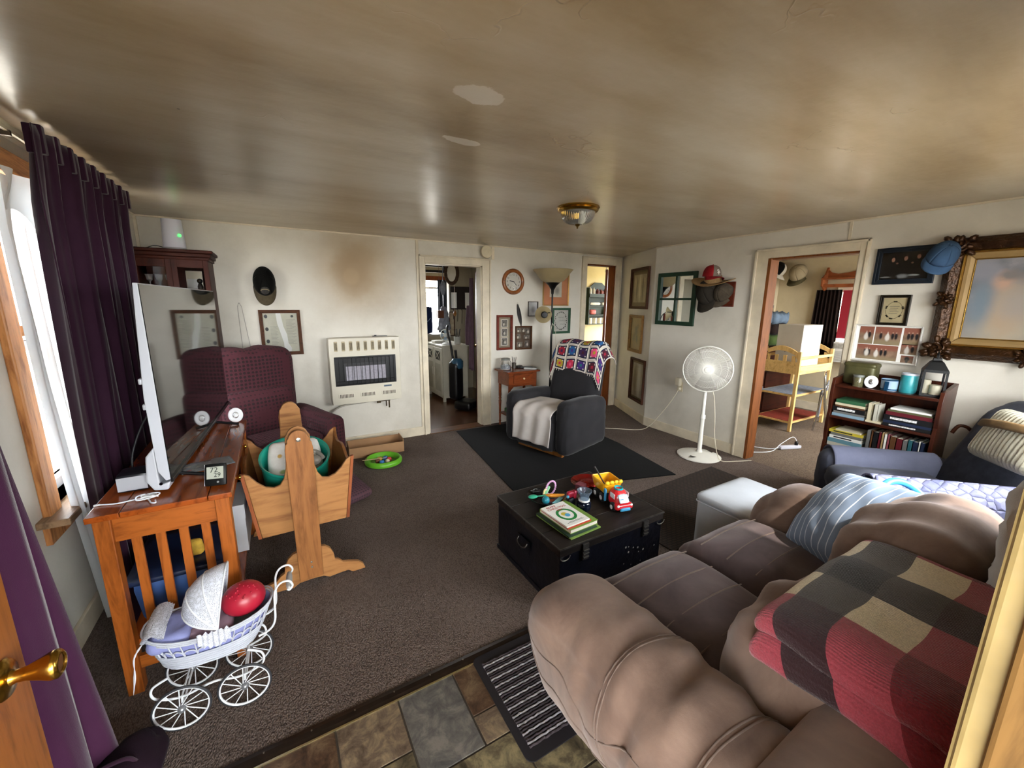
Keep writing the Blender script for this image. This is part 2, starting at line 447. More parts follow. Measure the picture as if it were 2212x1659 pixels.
# casings, jambs
def casing_y(name, x0, x1, ztop, wl, wr, wt, y=4.49, proud=.02, mat=TRIM):
    mb = MB().box(x0-wl, y-proud, 0, x0, y, ztop+wt).box(x1, y-proud, 0, x1+wr, y, ztop+wt).box(x0, y-proud, ztop, x1, y, ztop+wt)
    mb.box(x0-wl, y-proud-.012, 0, x0-wl+.018, y-proud, ztop+wt).box(x1+wr-.018, y-proud-.012, 0, x1+wr, y-proud, ztop+wt).box(x0-wl, y-proud-.012, ztop+wt-.018, x1+wr, y-proud, ztop+wt)
    return struct(mb.build(name, mat, bevel=.004))
t1 = casing_y('trim_1', 1.49, 2.20, 1.98, .06, .11, .08)
MB().box(1.49, 4.49, 0, 1.505, 4.61, 1.98).box(2.185, 4.49, 0, 2.20, 4.61, 1.98).box(1.49, 4.49, 1.965, 2.20, 4.61, 1.98).build('door_jamb', TRIM, t1)
MB().box(1.49, 4.46, 0, 2.20, 4.62, .008).build('threshold', wood('threshold_wood', '#3b2416', '#5e3c22', 1., 'x'), t1)
t2 = casing_y('trim_2', 3.82, 4.36, 2.09, .09, .10, .10)
MB().box(4.345, 4.485, 0, 4.36, 4.61, 2.09).box(3.82, 4.49, 0, 3.83, 4.61, 2.09).box(3.82, 4.485, 2.075, 4.36, 4.61, 2.09).build('door_jamb', WOODD, t2)
mb = MB().box(4.04, 1.42, 0, 4.06, 1.48, 2.06).box(4.04, 2.16, 0, 4.06, 2.29, 2.06).box(4.04, 1.48, 1.98, 4.06, 2.16, 2.06)
mb.box(4.028, 2.272, 0, 4.04, 2.29, 2.06).box(4.028, 1.42, 0, 4.04, 1.438, 2.06).box(4.028, 1.42, 2.042, 4.04, 2.29, 2.06)
t3 = struct(mb.build('trim_3', TRIM, bevel=.004))
MB().box(4.04, 2.145, 0, 4.18, 2.175, 1.98).box(4.06, 1.48, 1.965, 4.18, 2.16, 1.98).build('door_jamb', WOODJ, t3, bevel=.003)
MB().box(4.06, 1.48, 0, 4.18, 1.492, 1.965).build('painted_jamb', TRIM, t3)
# baseboards and wall battens
def bb(name, *b): return struct(MB().box(*b).build(name, TRIM, bevel=.004))
bb('baseboard_back', -.42, 4.474, 0, 1.43, 4.49, .105); bb('baseboard_left', -.90, .6, 0, -.885, 4.2, .11)
bb('baseboard_right', 4.044, 2.29, 0, 4.06, 3.495, .11); bb('baseboard_front', .60, .03, 0, 4.05, .046, .10)
struct(MB().prism([(4.045, 3.50), (4.06, 3.50), (4.50, 4.488), (4.484, 4.488)], 0, .11, 'xy').build('baseboard_angled', TRIM))
struct(MB().box(1.40, 4.476, .10, 1.43, 4.49, H).box(-.90, 4.47, 0, -.88, 4.49, H).box(2.33, 4.484, 2.06, 2.37, 4.49, H).box(4.05, 1.56, 2.06, 4.06, 1.58, H).build('trim_4', TRIM, bevel=.002))
struct(MB().box(-.89, 4.474, H-.012, 4.49, 4.49, H).box(4.045, .04, H-.012, 4.06, 3.5, H).box(-.90, .04, H-.012, -.885, 4.47, H).build('trim_5', TRIM))
# entry door frame beside the camera
d1 = struct(MB().box(.46, -.10, 0, .475, .045, 2.02).box(.46, .03, 0, .56, .045, 2.10).box(-.60, .03, 0, -.50, .045, 2.10).box(-.6, .03, 2.02, .56, .045, 2.10).build('trim_7', TRIMY, bevel=.006))
MB().box(.448, -.09, 0, .46, .0295, 2.02).build('door_stop', wood('bare_worn_wood', '#3a2612', '#6b4f2a', 1., 'z', .7, 0., .2), d1, bevel=.004)

# window in the left wall
OAK = wood('window_oak', '#6a3a1c', '#b47a48', 1., 'z', .45, .1)
win = thing('window_1', 'wooden double-hung window', 'window'); del win['label']; del win['category']; struct(win)
MB().box(-.90, 2.28, .62, -.872, 2.38, 2.04).build('window_casing', OAK, win, bevel=.006)
MB().box(-.90, 3.52, .62, -.872, 3.62, 2.04).build('window_casing', OAK, win, bevel=.006)
MB().box(-.90, 2.26, 2.045, -.868, 3.64, 2.14).build('window_head', wood('window_oak_across', '#6a3a1c', '#b47a48', 1., 'y', .45, .1), win, bevel=.006)
MB().box(-.95, 2.22, .635, -.80, 3.66, .665).build('window_sill', wood('worn_sill', '#5e4632', '#93765a', 1., 'y', .55, .05), win, bevel=.006)
MB().box(-.90, 2.26, .545, -.878, 3.62, .635).build('window_apron', OAK, win, bevel=.004)
MB().box(-1.02, 2.38, .665, -.90, 2.395, 2.04).box(-1.02, 3.505, .665, -.90, 3.52, 2.04).box(-1.02, 2.38, .665, -.90, 3.52, .70).build('window_jamb', TRIM, win)
SASHW = M('white_sash', '#d8dcdc', .4, var=.05)
for z0, z1, x, m in ((.70, 1.37, -.955, SASHW), (1.39, 2.03, -.985, OAK)):
    o = MB().box(x, 2.395, z0, x+.03, 2.435, z1).box(x, 3.465, z0, x+.03, 3.505, z1).box(x, 2.435, z0, x+.03, 3.465, z0+.045).box(x, 2.435, z1-.04, x+.03, 3.465, z1).build('sash', m, win, bevel=.003)
    g = MB().box(x+.012, 2.43, z0+.04, x+.016, 3.47, z1-.035).build('pane', M('clear_glass', '#ffffff', .0, var=0, trans=1., ior=1.02, spec=.5), o)
# front window above the sofa (behind the camera's right shoulder)
w2 = struct(MB().box(1.82, .03, .87, 3.48, .05, .95).box(1.82, .03, 1.92, 3.48, .05, 2.0).box(1.82, .03, .95, 1.90, .05, 1.92).box(3.40, .03, .95, 3.48, .05, 1.92).build('window_2', TRIM, bevel=.004))
MB().box(1.90, -.05, 1.43, 3.40, -.02, 1.47).box(2.63, -.05, .95, 2.67, -.02, 1.92).build('mullion', TRIM, w2)
struct(MB().box(-1.9, -3.2, H+.02, 1.3, -.09, H+.10).box(-1.9, -3.2, -.4, 1.3, -3.1, .9).box(-1.9, -3.1, -.4, -1.8, -.2, .9).box(1.2, -.35, H+.02, 7.2, -.09, H+.10).build('added_shade_porch', M('shade_porch_boards', '#b9b3a4', .7)))  # unseen porch roof, low walls and eave, added to dim the door's daylight

# kitchen, bathroom and bedroom shells
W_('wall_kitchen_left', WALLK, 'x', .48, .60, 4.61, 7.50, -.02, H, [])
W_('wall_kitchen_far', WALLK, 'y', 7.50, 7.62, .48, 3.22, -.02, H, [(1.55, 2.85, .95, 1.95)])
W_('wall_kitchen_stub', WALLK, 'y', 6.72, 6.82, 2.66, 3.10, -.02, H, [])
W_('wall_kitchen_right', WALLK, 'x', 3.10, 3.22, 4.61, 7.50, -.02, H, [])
LINO = wood('dark_kitchen_boards', '#2c1a10', '#523421', .8, 'y', .25, .4)
struct(MB().box(.48, 4.55, -.06, 3.22, 7.62, -.001).build('floor_kitchen', LINO))
W_('wall_bath_left', WALL3, 'x', 3.50, 3.60, 4.61, 5.70, -.02, H, [])
W_('wall_bath_far', WALL3, 'y', 5.70, 5.80, 3.50, 6.10, -.02, H, [])
W_('wall_bath_right', WALL3, 'x', 5.98, 6.10, 4.49, 5.80, -.02, H, [(4.75, 5.55, .7, 2.0)])
W_('wall_bath_near', WALL3, 'y', 4.49, 4.61, 4.62, 5.98, -.02, H, [])
struct(MB().box(3.22, 4.56, -.06, 6.10, 5.80, -.001).build('floor_bath', M('bath_lino', '#7a6c58', .4)))
W_('wall_bedroom_far', WALL2, 'x', 6.90, 7.02, .18, 3.60, -.02, H, [(1.92, 2.64, 1.0, 1.74)])
W_('wall_bedroom_left', WALL2, 'y', 3.50, 3.60, 4.20, 6.90, -.02, H, [])
W_('wall_bedroom_near', WALL2, 'y', .18, .30, 4.18, 6.90, -.02, H, [(5.05, 6.55, .75, 2.05)])
struct(MB().box(4.06, .18, -.06, 7.02, 3.60, -.002).build('floor_bedroom', CARPET2))
struct(MB().box(6.885, .3, 0, 6.90, 3.5, .12).box(4.2, 3.485, 0, 6.89, 3.50, .12).build('baseboard_bedroom', TRIM))
# kitchen window, bedroom window
kw = struct(MB().box(1.47, 7.48, .87, 2.93, 7.50, .95).box(1.47, 7.48, 1.95, 2.93, 7.50, 2.03).box(1.47, 7.48, .95, 1.55, 7.50, 1.95).box(2.85, 7.48, .95, 2.93, 7.50, 1.95).build('window_3', WOODD))
MB().box(1.55, 7.53, 1.80, 2.85, 7.56, 1.83).build('mullion', TRIM, kw)
bw = struct(MB().box(6.88, 1.86, .94, 6.90, 1.92, 1.80).box(6.88, 2.64, .94, 6.90, 2.70, 1.80).box(6.88, 1.92, 1.74, 6.90, 2.64, 1.80).box(6.84, 1.86, .91, 6.90, 2.70, .95).build('window_4', TRIM))
# ------------------------------------------------------------------ curtains on the left wall
PURP = cloth('plum_curtain_cloth', '#321d2c', .16, 3., 500., .2, .85, .25)
PURPB = cloth('plum_curtain_cloth_near', '#3f2038', .14, 3., 500., .2, .9, .3)
SHEER = NT('white_sheer_voile'); SHEER.color('#eef3f4'); SHEER.set(Roughness=.8, Transmission_Weight=0.0, Alpha=.9)
SHEER.b.inputs['Subsurface Weight'].default_value = 0.
_tl = SHEER.add('ShaderNodeBsdfTranslucent'); _tl.inputs[0].default_value = (.92, .96, 1, 1)
_mx = SHEER.add('ShaderNodeMixShader'); _mx.inputs[0].default_value = .55
SHEER.link(SHEER.b.outputs[0], _mx.inputs[1]); SHEER.link(_tl.outputs[0], _mx.inputs[2]); SHEER.link(_mx.outputs[0], SHEER.n['Material Output'].inputs[0])
SHEER = SHEER.m
def lerp_tab(tab, z):
    if z >= tab[0][0]: return tab[0][1]
    for (z0, a), (z1, b) in zip(tab, tab[1:]):
        if z >= z1: return b+(a-b)*(z-z1)/(z0-z1)
    return tab[-1][1]
def curtain(name, label, x, z0, z1, ytab0, ytab1, folds, amp, mat, nv=40, xfn=None, solid=.003):
    def fn(u, v):
        z = z1+(z0-z1)*v; a, b = lerp_tab(ytab0, z), lerp_tab(ytab1, z)
        k = 1-.55*math.exp(-v*14) if name != 'sheer_curtain' else 1
        w = math.sin(u*folds*2*PI+1.1*math.sin(v*2.2+u*5))*amp*k + .35*amp*math.sin(u*folds*4.7*PI+2)
        return (x+w+(xfn(u, v) if xfn else 0), a+(b-a)*u+.15*amp*math.cos(u*folds*4*PI), z)
    o = MB().grid(int(folds*12), nv, fn).build(name, mat, smooth=80, solid=solid); return o
pc = curtain('window_curtain', '', -.715, .02, 2.185, [(2.2, 2.31), (1.9, 2.24), (1.0, 2.20), (0, 2.20)], [(2.2, 3.46), (1.95, 3.36), (1.0, 3.30), (0, 3.30)], 9, .028, PURP)
tag(pc, 'tall dark plum curtain hanging at the far side of the left window', 'curtain')
# pinch-pleat heading
for k in range(9):
    y = 2.34+k*.135
    MB().box(-.742, y, 2.09, -.690, y+.03, 2.192).build('pleat', PURP, pc, bevel=.004)
nc = curtain('window_curtain', '', -.64, .02, 2.15, [(2.2, .95), (0, .95)], [(2.2, 1.40), (1.2, 1.46), (.6, 1.50), (0, 1.55)], 3, .03, PURPB, xfn=lambda u, v: .05*u*v)
tag(nc, 'plum curtain panel hanging behind the open wooden entry door', 'curtain')
sc = curtain('sheer_curtain', '', -.81, .03, 1.99, [(2.1, 2.30), (1.8, 2.24), (1.2, 2.26), (.8, 2.30), (.25, 2.38), (0, 2.42)], [(2.1, 2.95), (1.86, 2.62), (1.5, 2.58), (.7, 2.56), (.2, 2.62), (0, 2.66)], 4, .022, SHEER, solid=0)
tag(sc, 'long white sheer curtain gathered beside the plum curtain', 'curtain')
def swag(u, v):
    y = 2.2+u*.75; d = .10+.20*math.sin(min(1, u*1.25)*PI*.62)*1.0
    return (-.775+.018*math.sin(u*26+v*3), y, 2.005-v*(d+.02*math.sin(u*40)))
sv = MB().grid(50, 10, swag).build('valance', SHEER, smooth=80); tag(sv, 'cream scalloped valance across the top of the left window', 'valance')
IVORY = M('ivory_enamel', '#d8ccb0', .4, var=.06)
rod = thing('curtain_rod', 'ivory curtain rod running along the left wall above the window', 'curtain rod', (-.775, 1.0, 2.165))
MB().box(-.012, 0, -.016, .0, 2.48, .016).box(-.125, 0, -.016, 0, .006, .016).box(-.125, 2.474, -.016, 0, 2.48, .016).build('rail', IVORY, rod, bevel=.003)
for y in (1.33, .12):
    MB().box(-.125, y, -.03, .004, y+.014, -.012).box(-.125, y-.01, -.06, -.12, y+.03, .02).box(-.10, y+.002, -.05, -.03, y+.012, -.03).build('bracket', M('dull_bracket_metal', '#5d544a', .4, .8, var=.2), rod)

# ------------------------------------------------------------------ open entry door
DOORW = wood('entry_door_wood', '#3f1f0d', '#7a4820', .8, 'z', .45, .1, .12)
BRASS = M('worn_brass', '#b08a3c', .22, 1., var=.25, scale=20)
ed = thing('door_1', 'x', 'door', (-.478, .04, 0)); del ed['label']; del ed['category']; struct(ed)
MB().box(-.0225, 0, .012, .0225, .955, 2.0).build('door_leaf', DOORW, ed, bevel=.004)
MB().box(.0225, .12, .25, .026, .80, .72).build('door_panel', DOORW, ed, bevel=.003); MB().box(.0225, .12, 1.05, .026, .80, 1.85).build('door_panel', DOORW, ed, bevel=.003)
kn = MB().lathe([(0, 0), (.033, 0), (.034, .004), (.030, .009), (.013, .012), (.0105, .018), (.012, .030), (.019, .048), (.0245, .060), (.0245, .068), (.020, .073), (.017, .0735), (.015, .071), (0, .071)], 28, M_=TR(.0225, .885, .915) @ RY(PI/2)).build('door_knob', BRASS, ed, smooth=50)
MB().box(-.012, .955, .86, .012, .9565, .97).build('latch_plate', BRASS, ed)
for z in (.25, 1.0, 1.75): MB().cyl((.024, -.004, z-.045), (.024, -.004, z+.045), .006, seg=8).build('hinge', BRASS, ed)
# dark bag slumped on the carpet by the door
bag = thing('fabric_bag', 'dark plum cloth bag slumped on the carpet by the entry door', 'bag', (-.555, 1.50, 0))
def bagfn(u, v, w, p):
    p.x += .03*math.sin(w*2+v); p.y += .02*math.sin(u*3); p.z += .03*u*v*(w > 0)-.05*max(0, u)*(w > 0); return p
MB().rbox((0, 0, .07), (.17, .17, .14), .05, (10, 10, 8), bagfn).build('bag_body', cloth('black_plum_cloth', '#1c1119', .2, 8, 300, .3), bag, smooth=80)
MB().tube(smooth_path([(-.05, -.04, .12), (-.03, -.05, .155), (.03, -.04, .15), (.05, -.03, .115)]), .006, 6).build('strap', PURP, bag, smooth=60)

# ------------------------------------------------------------------ writing desk with the television
CHER = wood('cherry_wood_z', '#632f0f', '#99531f', .9, 'z', .35, .3)
CHERX = wood('cherry_wood_x', '#632f0f', '#99531f', .9, 'x', .35, .3)
CHERT = wood('cherry_top', '#5a2409', '#8f4416', .7, 'y', .18, .5)
dk = thing('console_desk', 'cherry-stained mission style desk with slatted ends under the window', 'desk', (-.65, 1.885, 0))
Wd, Ld, Hd = .435, 1.185, .785
for a, b in ((0, .093), (.095, .355), (.357, Wd)): MB().box(a, 0, Hd-.022, b, Ld, Hd).build('tabletop_plank', CHERT, dk, bevel=.003)
for x in (.012, Wd-.062):
    for y in (.018, Ld-.068): MB().box(x, y, 0, x+.05, y+.05, Hd-.022).build('leg', CHER, dk, bevel=.003)
for y in (.03, Ld-.055):
    MB().box(.062, y, Hd-.125, Wd-.062, y+.022, Hd-.022).build('end_rail', CHERX, dk, bevel=.002)
    MB().box(.062, y, .10, Wd-.062, y+.022, .155).build('lower_rail', CHERX, dk, bevel=.002)
    for k in range(4):
        xc = .062+.326*(k+.8)/4.6; MB().box(xc-.015, y+.004, .155, xc+.015, y+.017, Hd-.125).build('slat', CHER, dk, bevel=.002)
MB().box(.02, .068, Hd-.12, .035, Ld-.068, Hd-.022).build('apron', CHERT, dk)
dr = MB().box(Wd-.040, .085, Hd-.12, Wd-.018, Ld-.085, Hd-.026).build('drawer', CHERT, dk, bevel=.003)
for y in (.35, .84): MB().lathe([(0, 0), (.008, 0), (.007, .01), (.013, .018), (.010, .024), (0, .026)], 12, M_=TR(Wd-.018, y, Hd-.075) @ RY(PI/2)).build('knob', BRASS, dr, smooth=50)
MB().box(.03, .06, .19, Wd-.03, Ld-.06, .21).build('shelf', CHERT, dk)
# stored below
BLUEP = M('blue_storage_plastic', '#3a568a', .35, var=.08)
bn = thing('storage_tub', 'blue plastic storage tub with a dark lid on the desk shelf', 'tub', (-.45, 2.20, .211))
MB().rbox((0, 0, .10), (.30, .36, .20), .03, (8, 8, 6), lambda u, v, w, p: Vector((p.x*(1+.06*w), p.y*(1+.06*w), p.z))).build('tub', BLUEP, bn, smooth=60)
MB().rbox((0, 0, .212), (.34, .41, .03), .012, (6, 6, 4)).build('lid', M('navy_lid', '#18233f', .4), bn, smooth=60)
yl = MB().rbox((0, 0, .035), (.07, .05, .07), .02, (6, 6, 6), lambda u, v, w, p: p*(1+.15*nz(p, 30))).build('sponge', M('yellow_foam', '#c9a23c', .9, var=.2, scale=40, bump=.4), smooth=70)
tag(yl, 'crumpled yellow sponge on the blue storage tub', 'sponge', loc=(-.40, 2.10, .439))
wbx = thing('game_box', 'white cardboard game box standing on the desk shelf', 'box', (-.262, 2.60, .211))
MB().box(-.03, -.17, 0, .03, .17, .27).build('carton', M('white_card', '#d9d9dc', .6, var=.04), wbx, bevel=.002)
MB().box(.03, -.17, .19, .032, .17, .272).build('lid_edge', M('white_card', '#d9d9dc'), wbx)
MB().box(.0321, -.10, .21, .0325, .02, .24).build('blue_print', M('print_blue', '#3650a0', .6), wbx)

# ------------------------------------------------------------------ television (screen faces the room)
ang = math.atan2(-.34+.42, 3.41-1.98)
tv = thing('television', 'large flat television standing on the cherry desk, seen edge on', 'television', (-.42, 1.98, Hd), -ang)
SIL = M('silver_plastic', '#b9bcc4', .35, .1, var=.03); BLK = M('gloss_black', '#050506', .05, var=0, coat=.4)
prof = [(0, .055), (-.012, .055), (-.016, .80), (-.012, .822), (0, .822)]
MB().prism([(.004, .062), (-.010, .060), (-.030, .10), (-.034, .40), (-.020, .66), (-.010, .825), (.004, .825)], 0, 1.43, 'xz').build('bezel', SIL, tv, bevel=.002)
MB().box(.004, .004, .066, .0065, 1.426, .821).build('screen', BLK, tv)
MB().box(.004, 0, .050, .014, 1.43, .066).build('lower_bezel', M('dark_bezel', '#141416', .25, var=0), tv, bevel=.002)
MB().prism([(-.034, .04), (-.034, .20), (-.065, .16), (-.075, .06), (-.055, .02), (-.01, .015), (.0, .05)], .012, 1.41, 'xz').build('rear_shell', SIL, tv, bevel=.006)
for z in (.36, .46): MB().rbox((-.040, .03, z), (.014, .035, .024), .005, (4, 4, 4)).build('button', SIL, tv, smooth=60)
MB().lathe([(0, 0), (.006, 0), (.006, .002), (0, .002)], 10, M_=TR(-.03, .0118, .045) @ RX(PI/2)).build('screw_hole', BLK, tv)
GREY = M('grey_plastic', '#77797f', .4, var=.05)
for y in (.16, 1.0):
    MB().tube([(-.03, y, .035), (.115, y-.02, .007)], .008, 8).build('foot', M('dark_bezel', '#141416'), tv); MB().tube([(-.03, y, .035), (-.15, y-.02, .007)], .008, 8).build('foot', GREY, tv)
MB().tube(smooth_path([(-.05, .35, .30), (-.12, .30, .26), (-.17, .24, .12), (-.175, .22, .01)]), .0045, 6).build('cable', M('black_cord', '#16161a', .5, var=0), tv, smooth=70)
cb = thing('set_top_box', 'small grey and black box on the desk behind the television', 'set-top box', (-.555, 2.13, Hd))
MB().rbox((0, 0, .038), (.10, .11, .076), .012, (6, 6, 6)).build('case', M('box_black', '#1a1b22', .3, var=.05), cb, smooth=50)
MB().box(-.046, -.0568, .01, .046, -.0555, .066).build('front_plate', SIL, cb)
# items on the desk top
WCORD = M('white_cord', '#e6e8ec', .45, var=0)
wc = thing('charging_cable', 'loosely bundled white charging cable on the near end of the desk', 'cable', (-.50, 1.96, Hd+.004))
rr = random.Random(5); pts = [(-.135, .03, 0), (-.08, .012, 0), (-.03, .015, .002)]
for k in range(26):
    a = k*.83; pts.append((.005+.042*math.cos(a)*(.6+.4*math.sin(k)), .012+.030*math.sin(a)*(.7+.3*math.cos(k*1.7)), .002+.011*(k % 5)/4))
pts += [(.02, -.02, .003), (.03, -.045, .002), (.045, -.055, .002), (.04, -.03, .003)]
MB().tube(smooth_path(pts, 4), .0026, 6).build('cord', WCORD, wc, smooth=70)
MB().box(-.150, .027, -.003, -.132, .034, .003).build('plug', WCORD, wc, bevel=.001)
th = thing('digital_thermometer', 'small black digital thermometer propped on the desk near the cradle', 'thermometer', (-.275, 1.985, Hd), rot=(math.radians(-18), 0, math.radians(-12)))
MB().rbox((0, 0, .047), (.078, .018, .092), .006, (6, 4, 6)).build('case', M('black_abs', '#0c0d0d', .3, var=0), th, smooth=50)
MB().box(-.0395, -.004, .003, -.0375, .011, .091).build('rim', M('white_abs', '#dfe3e3', .4, var=0), th)
MB().box(-.030, -.0097, .030, .030, -.0092, .080).build('display', M('lcd_grey', '#a7ab9f', .25, var=.05), th)
LCD = M('lcd_ink', '#20241f', .4, var=0)
text_obj('72', .030, LCD, th, 'digits', TR(-.004, -.0100, .066) @ RX(PI/2)); text_obj('29', .026, LCD, th, 'digits', TR(.008, -.0100, .045) @ RX(PI/2))
MB().lathe([(0, 0), (.004, 0), (.004, .0015), (0, .0015)], 10, M_=TR(.010, -.009, .016) @ RX(PI/2)).build('button', M('button_grey', '#8d8f8f', .3), th)
MB().box(-.012, .006, 0, .012, .05, .004).build('kickstand', M('black_abs', '#0c0d0d'), th)
pkt = thing('plastic_packet', 'clear plastic packet of small parts lying on the desk', 'packet', (-.335, 2.26, Hd), math.radians(15))
MB().grid(16, 10, lambda u, v: ((u-.5)*.20, (v-.5)*.13, .006+.006*nz((u*6, v*5, 2)))).build('pouch', M('clear_film', '#cfd3d6', .12, var=0, trans=.75, ior=1.2), pkt, smooth=80, solid=.0015)
MB().box(-.085, -.05, .002, .02, .04, .004).build('card_insert', M('beige_card', '#b3a38c', .6), pkt)
MB().box(-.08, -.045, .0042, -.06, -.02, .0046).build('red_print', M('print_red', '#a43a34', .6), pkt)
def plaque(label, loc, rz, s=1., tilt=-.15):
    t = thing('oval_plaque', label, 'plaque', loc, rot=(tilt, 0, rz))
    MB().lathe([(0, 0), (.036, 0), (.040, .003), (.040, .009), (.034, .012), (.028, .0105), (.027, .010), (0, .010)], 32, M_=TR(0, 0, .047*s) @ RX(PI/2) @ Matrix.Diagonal((s, s*1.15, 1, 1))).build('rim', M('white_plaster', '#e4e4e6', .35, var=.03), t, smooth=45)
    def sil(u, v, w, p): return p*(1+.2*nz(p, 60))
    MB().sphere((0, -.0105, .047*s), (.017*s, .005, .021*s), 14, 10).sphere((.004, -.013, .052*s), (.008*s, .004, .008*s), 10, 8).build('silver_relief', M('silver_foil', '#bdbdbd', .2, .9, var=.1, scale=60, bump=.5, bscale=120), t, smooth=60)
    return t
plaque('white oval plaque with a silver relief at the far end of the desk', (-.268, 3.03, Hd), .15)
# ------------------------------------------------------------------ swinging cradle
MAPLE = wood('maple_board_z', '#6b4224', '#946239', .8, 'z', .4, .1); MAPLEX = wood('maple_board_x', '#74492a', '#a37346', .6, 'x', .4, .1)
MAPLEY = wood('maple_board_y', '#6b4224', '#8f5e34', .8, 'y', .4, .1); WALN = wood('cradle_edge_wood', '#6b371f', '#8f5030', 1., 'z', .45, .1)
BOLT = M('zinc_bolt', '#cfcabc', .3, .9, var=.05)
cr = thing('swinging_cradle', 'honey-coloured wooden swinging cradle on two pedestal posts', 'cradle', (.05, 2.24, 0), math.radians(1.5))
def post(y):
    top = [(.065, .80)]+[(.060, .835), (.052, .842), (.052, .858)]+arc(0, .858, .046, 10, 170, 8)+[(-.052, .858), (-.052, .842), (-.060, .835), (-.065, .80)]
    p = MB().prism([(-.058, .055), (.058, .055)]+top, y, y+.022, 'xz').build('post', MAPLE, cr, bevel=.003)
    sg = -1 if y < .3 else 1
    yy = y-.004 if y < .3 else y+.022
    MB().lathe([(0, 0), (.011, 0), (.011, .004), (.006, .006), (0, .006)], 14, M_=TR(0, yy+.003, .855) @ RX(PI/2)).build('bolt', BOLT, p, smooth=40)
    for z in (.155, .125): MB().lathe([(0, 0), (.005, 0), (.005, .003), (0, .004)], 10, M_=TR(.005, yy+.003, z) @ RX(PI/2)).build('screw_head', BOLT, p, smooth=40)
    # ogee feet
    right = [(.0, .035), (.06, .032), (.09, .014), (.14, .018), (.19, .020), (.215, .0), (.285, .0), (.275, .030), (.250, .055), (.20, .072), (.165, .082), (.145, .105), (.125, .115), (.122, .15), (.105, .190), (.08, .212), (.05, .22), (0, .22)]
    poly = right+[(-x, z) for x, z in right[::-1]][1:-1]
    MB().prism(poly, y+.023, y+.047, 'xz').build('foot', MAPLEX, cr, bevel=.003)
post(0.0); post(.71)
MB().box(-.03, .045, .10, .03, .712, .122).build('stretcher', MAPLEY, cr)
body = bpy.data.objects.new('basket', None)
def panel(y, ):
    half = [(.205, .335), (.252, .70), (.228, .685), (.20, .645), (.165, .612), (.13, .60), (.10, .608), (.080, .64), (.068, .69), (.062, .76), (.058, .86)]+arc(0, .862, .05, 15, 90, 5)
    poly = half+[(-x, z) for x, z in half[::-1]][1:]
    return MB().prism(poly, y, y+.018, 'xz').build('end_panel', MAPLEX, cr, bevel=.003)
panel(.05); panel(.655)
for s in (-1, 1):
    # scalloped side board
    n_ = 24
    poly = [(.05, .34), (.673, .34)]+[(.673-.623*k/n_, .70-.045*math.sin(PI*k/n_)**.6-.02*math.sin(3*PI*k/n_)) for k in range(n_+1)]
    mb = MB().prism(poly, 0, .016, 'yz')
    lean = math.atan2(.057, .365)*s
    for v in mb.v:
        k = (v.z-.335)/.365; v.x = s*(.206+.046*k)+(v.x if s > 0 else -v.x)
    mb.build('side_board', MAPLEY, cr, bevel=.002)
    e = MB().prism([(s*.222, .336), (s*.268, .70), (s*.254, .70), (s*.207, .336)], .047, .0695, 'xz').build('edge_strip', WALN, cr)
MB().box(-.20, .06, .335, .20, .66, .35).build('bottom_board', MAPLEY, cr)
# baby bath with a printed cushion inside the cradle
bt = thing('baby_bath', 'teal plastic baby bath with a floral pad lying inside the cradle', 'baby bath', (.035, 2.40, .352))
TEAL = M('teal_plastic', '#1f8f7c', .3, var=.06)
def tubfn(u, v):
    a = 2*PI*u; rr_ = [(.10, .0), (.150, .02), (.170, .20), (.178, .30), (.186, .305), (.184, .29)][0:6]
    k = v*(len(rr_)-1); i = min(int(k), len(rr_)-2); f = k-i
    r = rr_[i][0]+(rr_[i+1][0]-rr_[i][0])*f; z = rr_[i][1]+(rr_[i+1][1]-rr_[i][1])*f
    return (r*math.cos(a), .20+r*1.15*math.sin(a), z+.05*math.sin(a)*(z > .1))
MB().grid(36, 20, tubfn, cu=True).build('tub', TEAL, bt, smooth=60, solid=.004)
FLORAL = picture('floral_pad_print', '#c6c0b8', '#dcd8d2', [(-.08, .02, .012, .012, '#b8924e', .4), (.07, .07, .02, .014, '#cf7f8c', .4), (-.02, .10, .02, .012, '#8a9a62', .4), (.03, -.05, .018, .02, '#a9885a', .4), (-.07, -.08, .02, .012, '#8a9a62', .4), (-.03, -.02, .012, .012, '#7d6a48', .4), (.09, -.03, .014, .01, '#b8924e', .4)], 14., .8)
MB().rbox((0, 0, 0), (.29, .25, .05), .024, (12, 12, 4), lambda u, v, w, p: Vector((p.x*(1-.12*v*v*(v > 0)), p.y, p.z+.02*(1-u*u)*(1-v*v)*w)), M_=None).build('floral_pad', FLORAL, bt, smooth=70, M_=TR(0, .25, .255) @ RX(math.radians(48)))
MB().sphere((.085, .10, .285), (.05, .04, .035), 14, 10).tube(smooth_path([(.02, .09, .29), (.05, .13, .33), (.11, .14, .32), (.14, .10, .29)]), .014, 8).build('clear_toy', M('smoky_plastic', '#9a948a', .12, var=.1, trans=.5), bt, smooth=60)

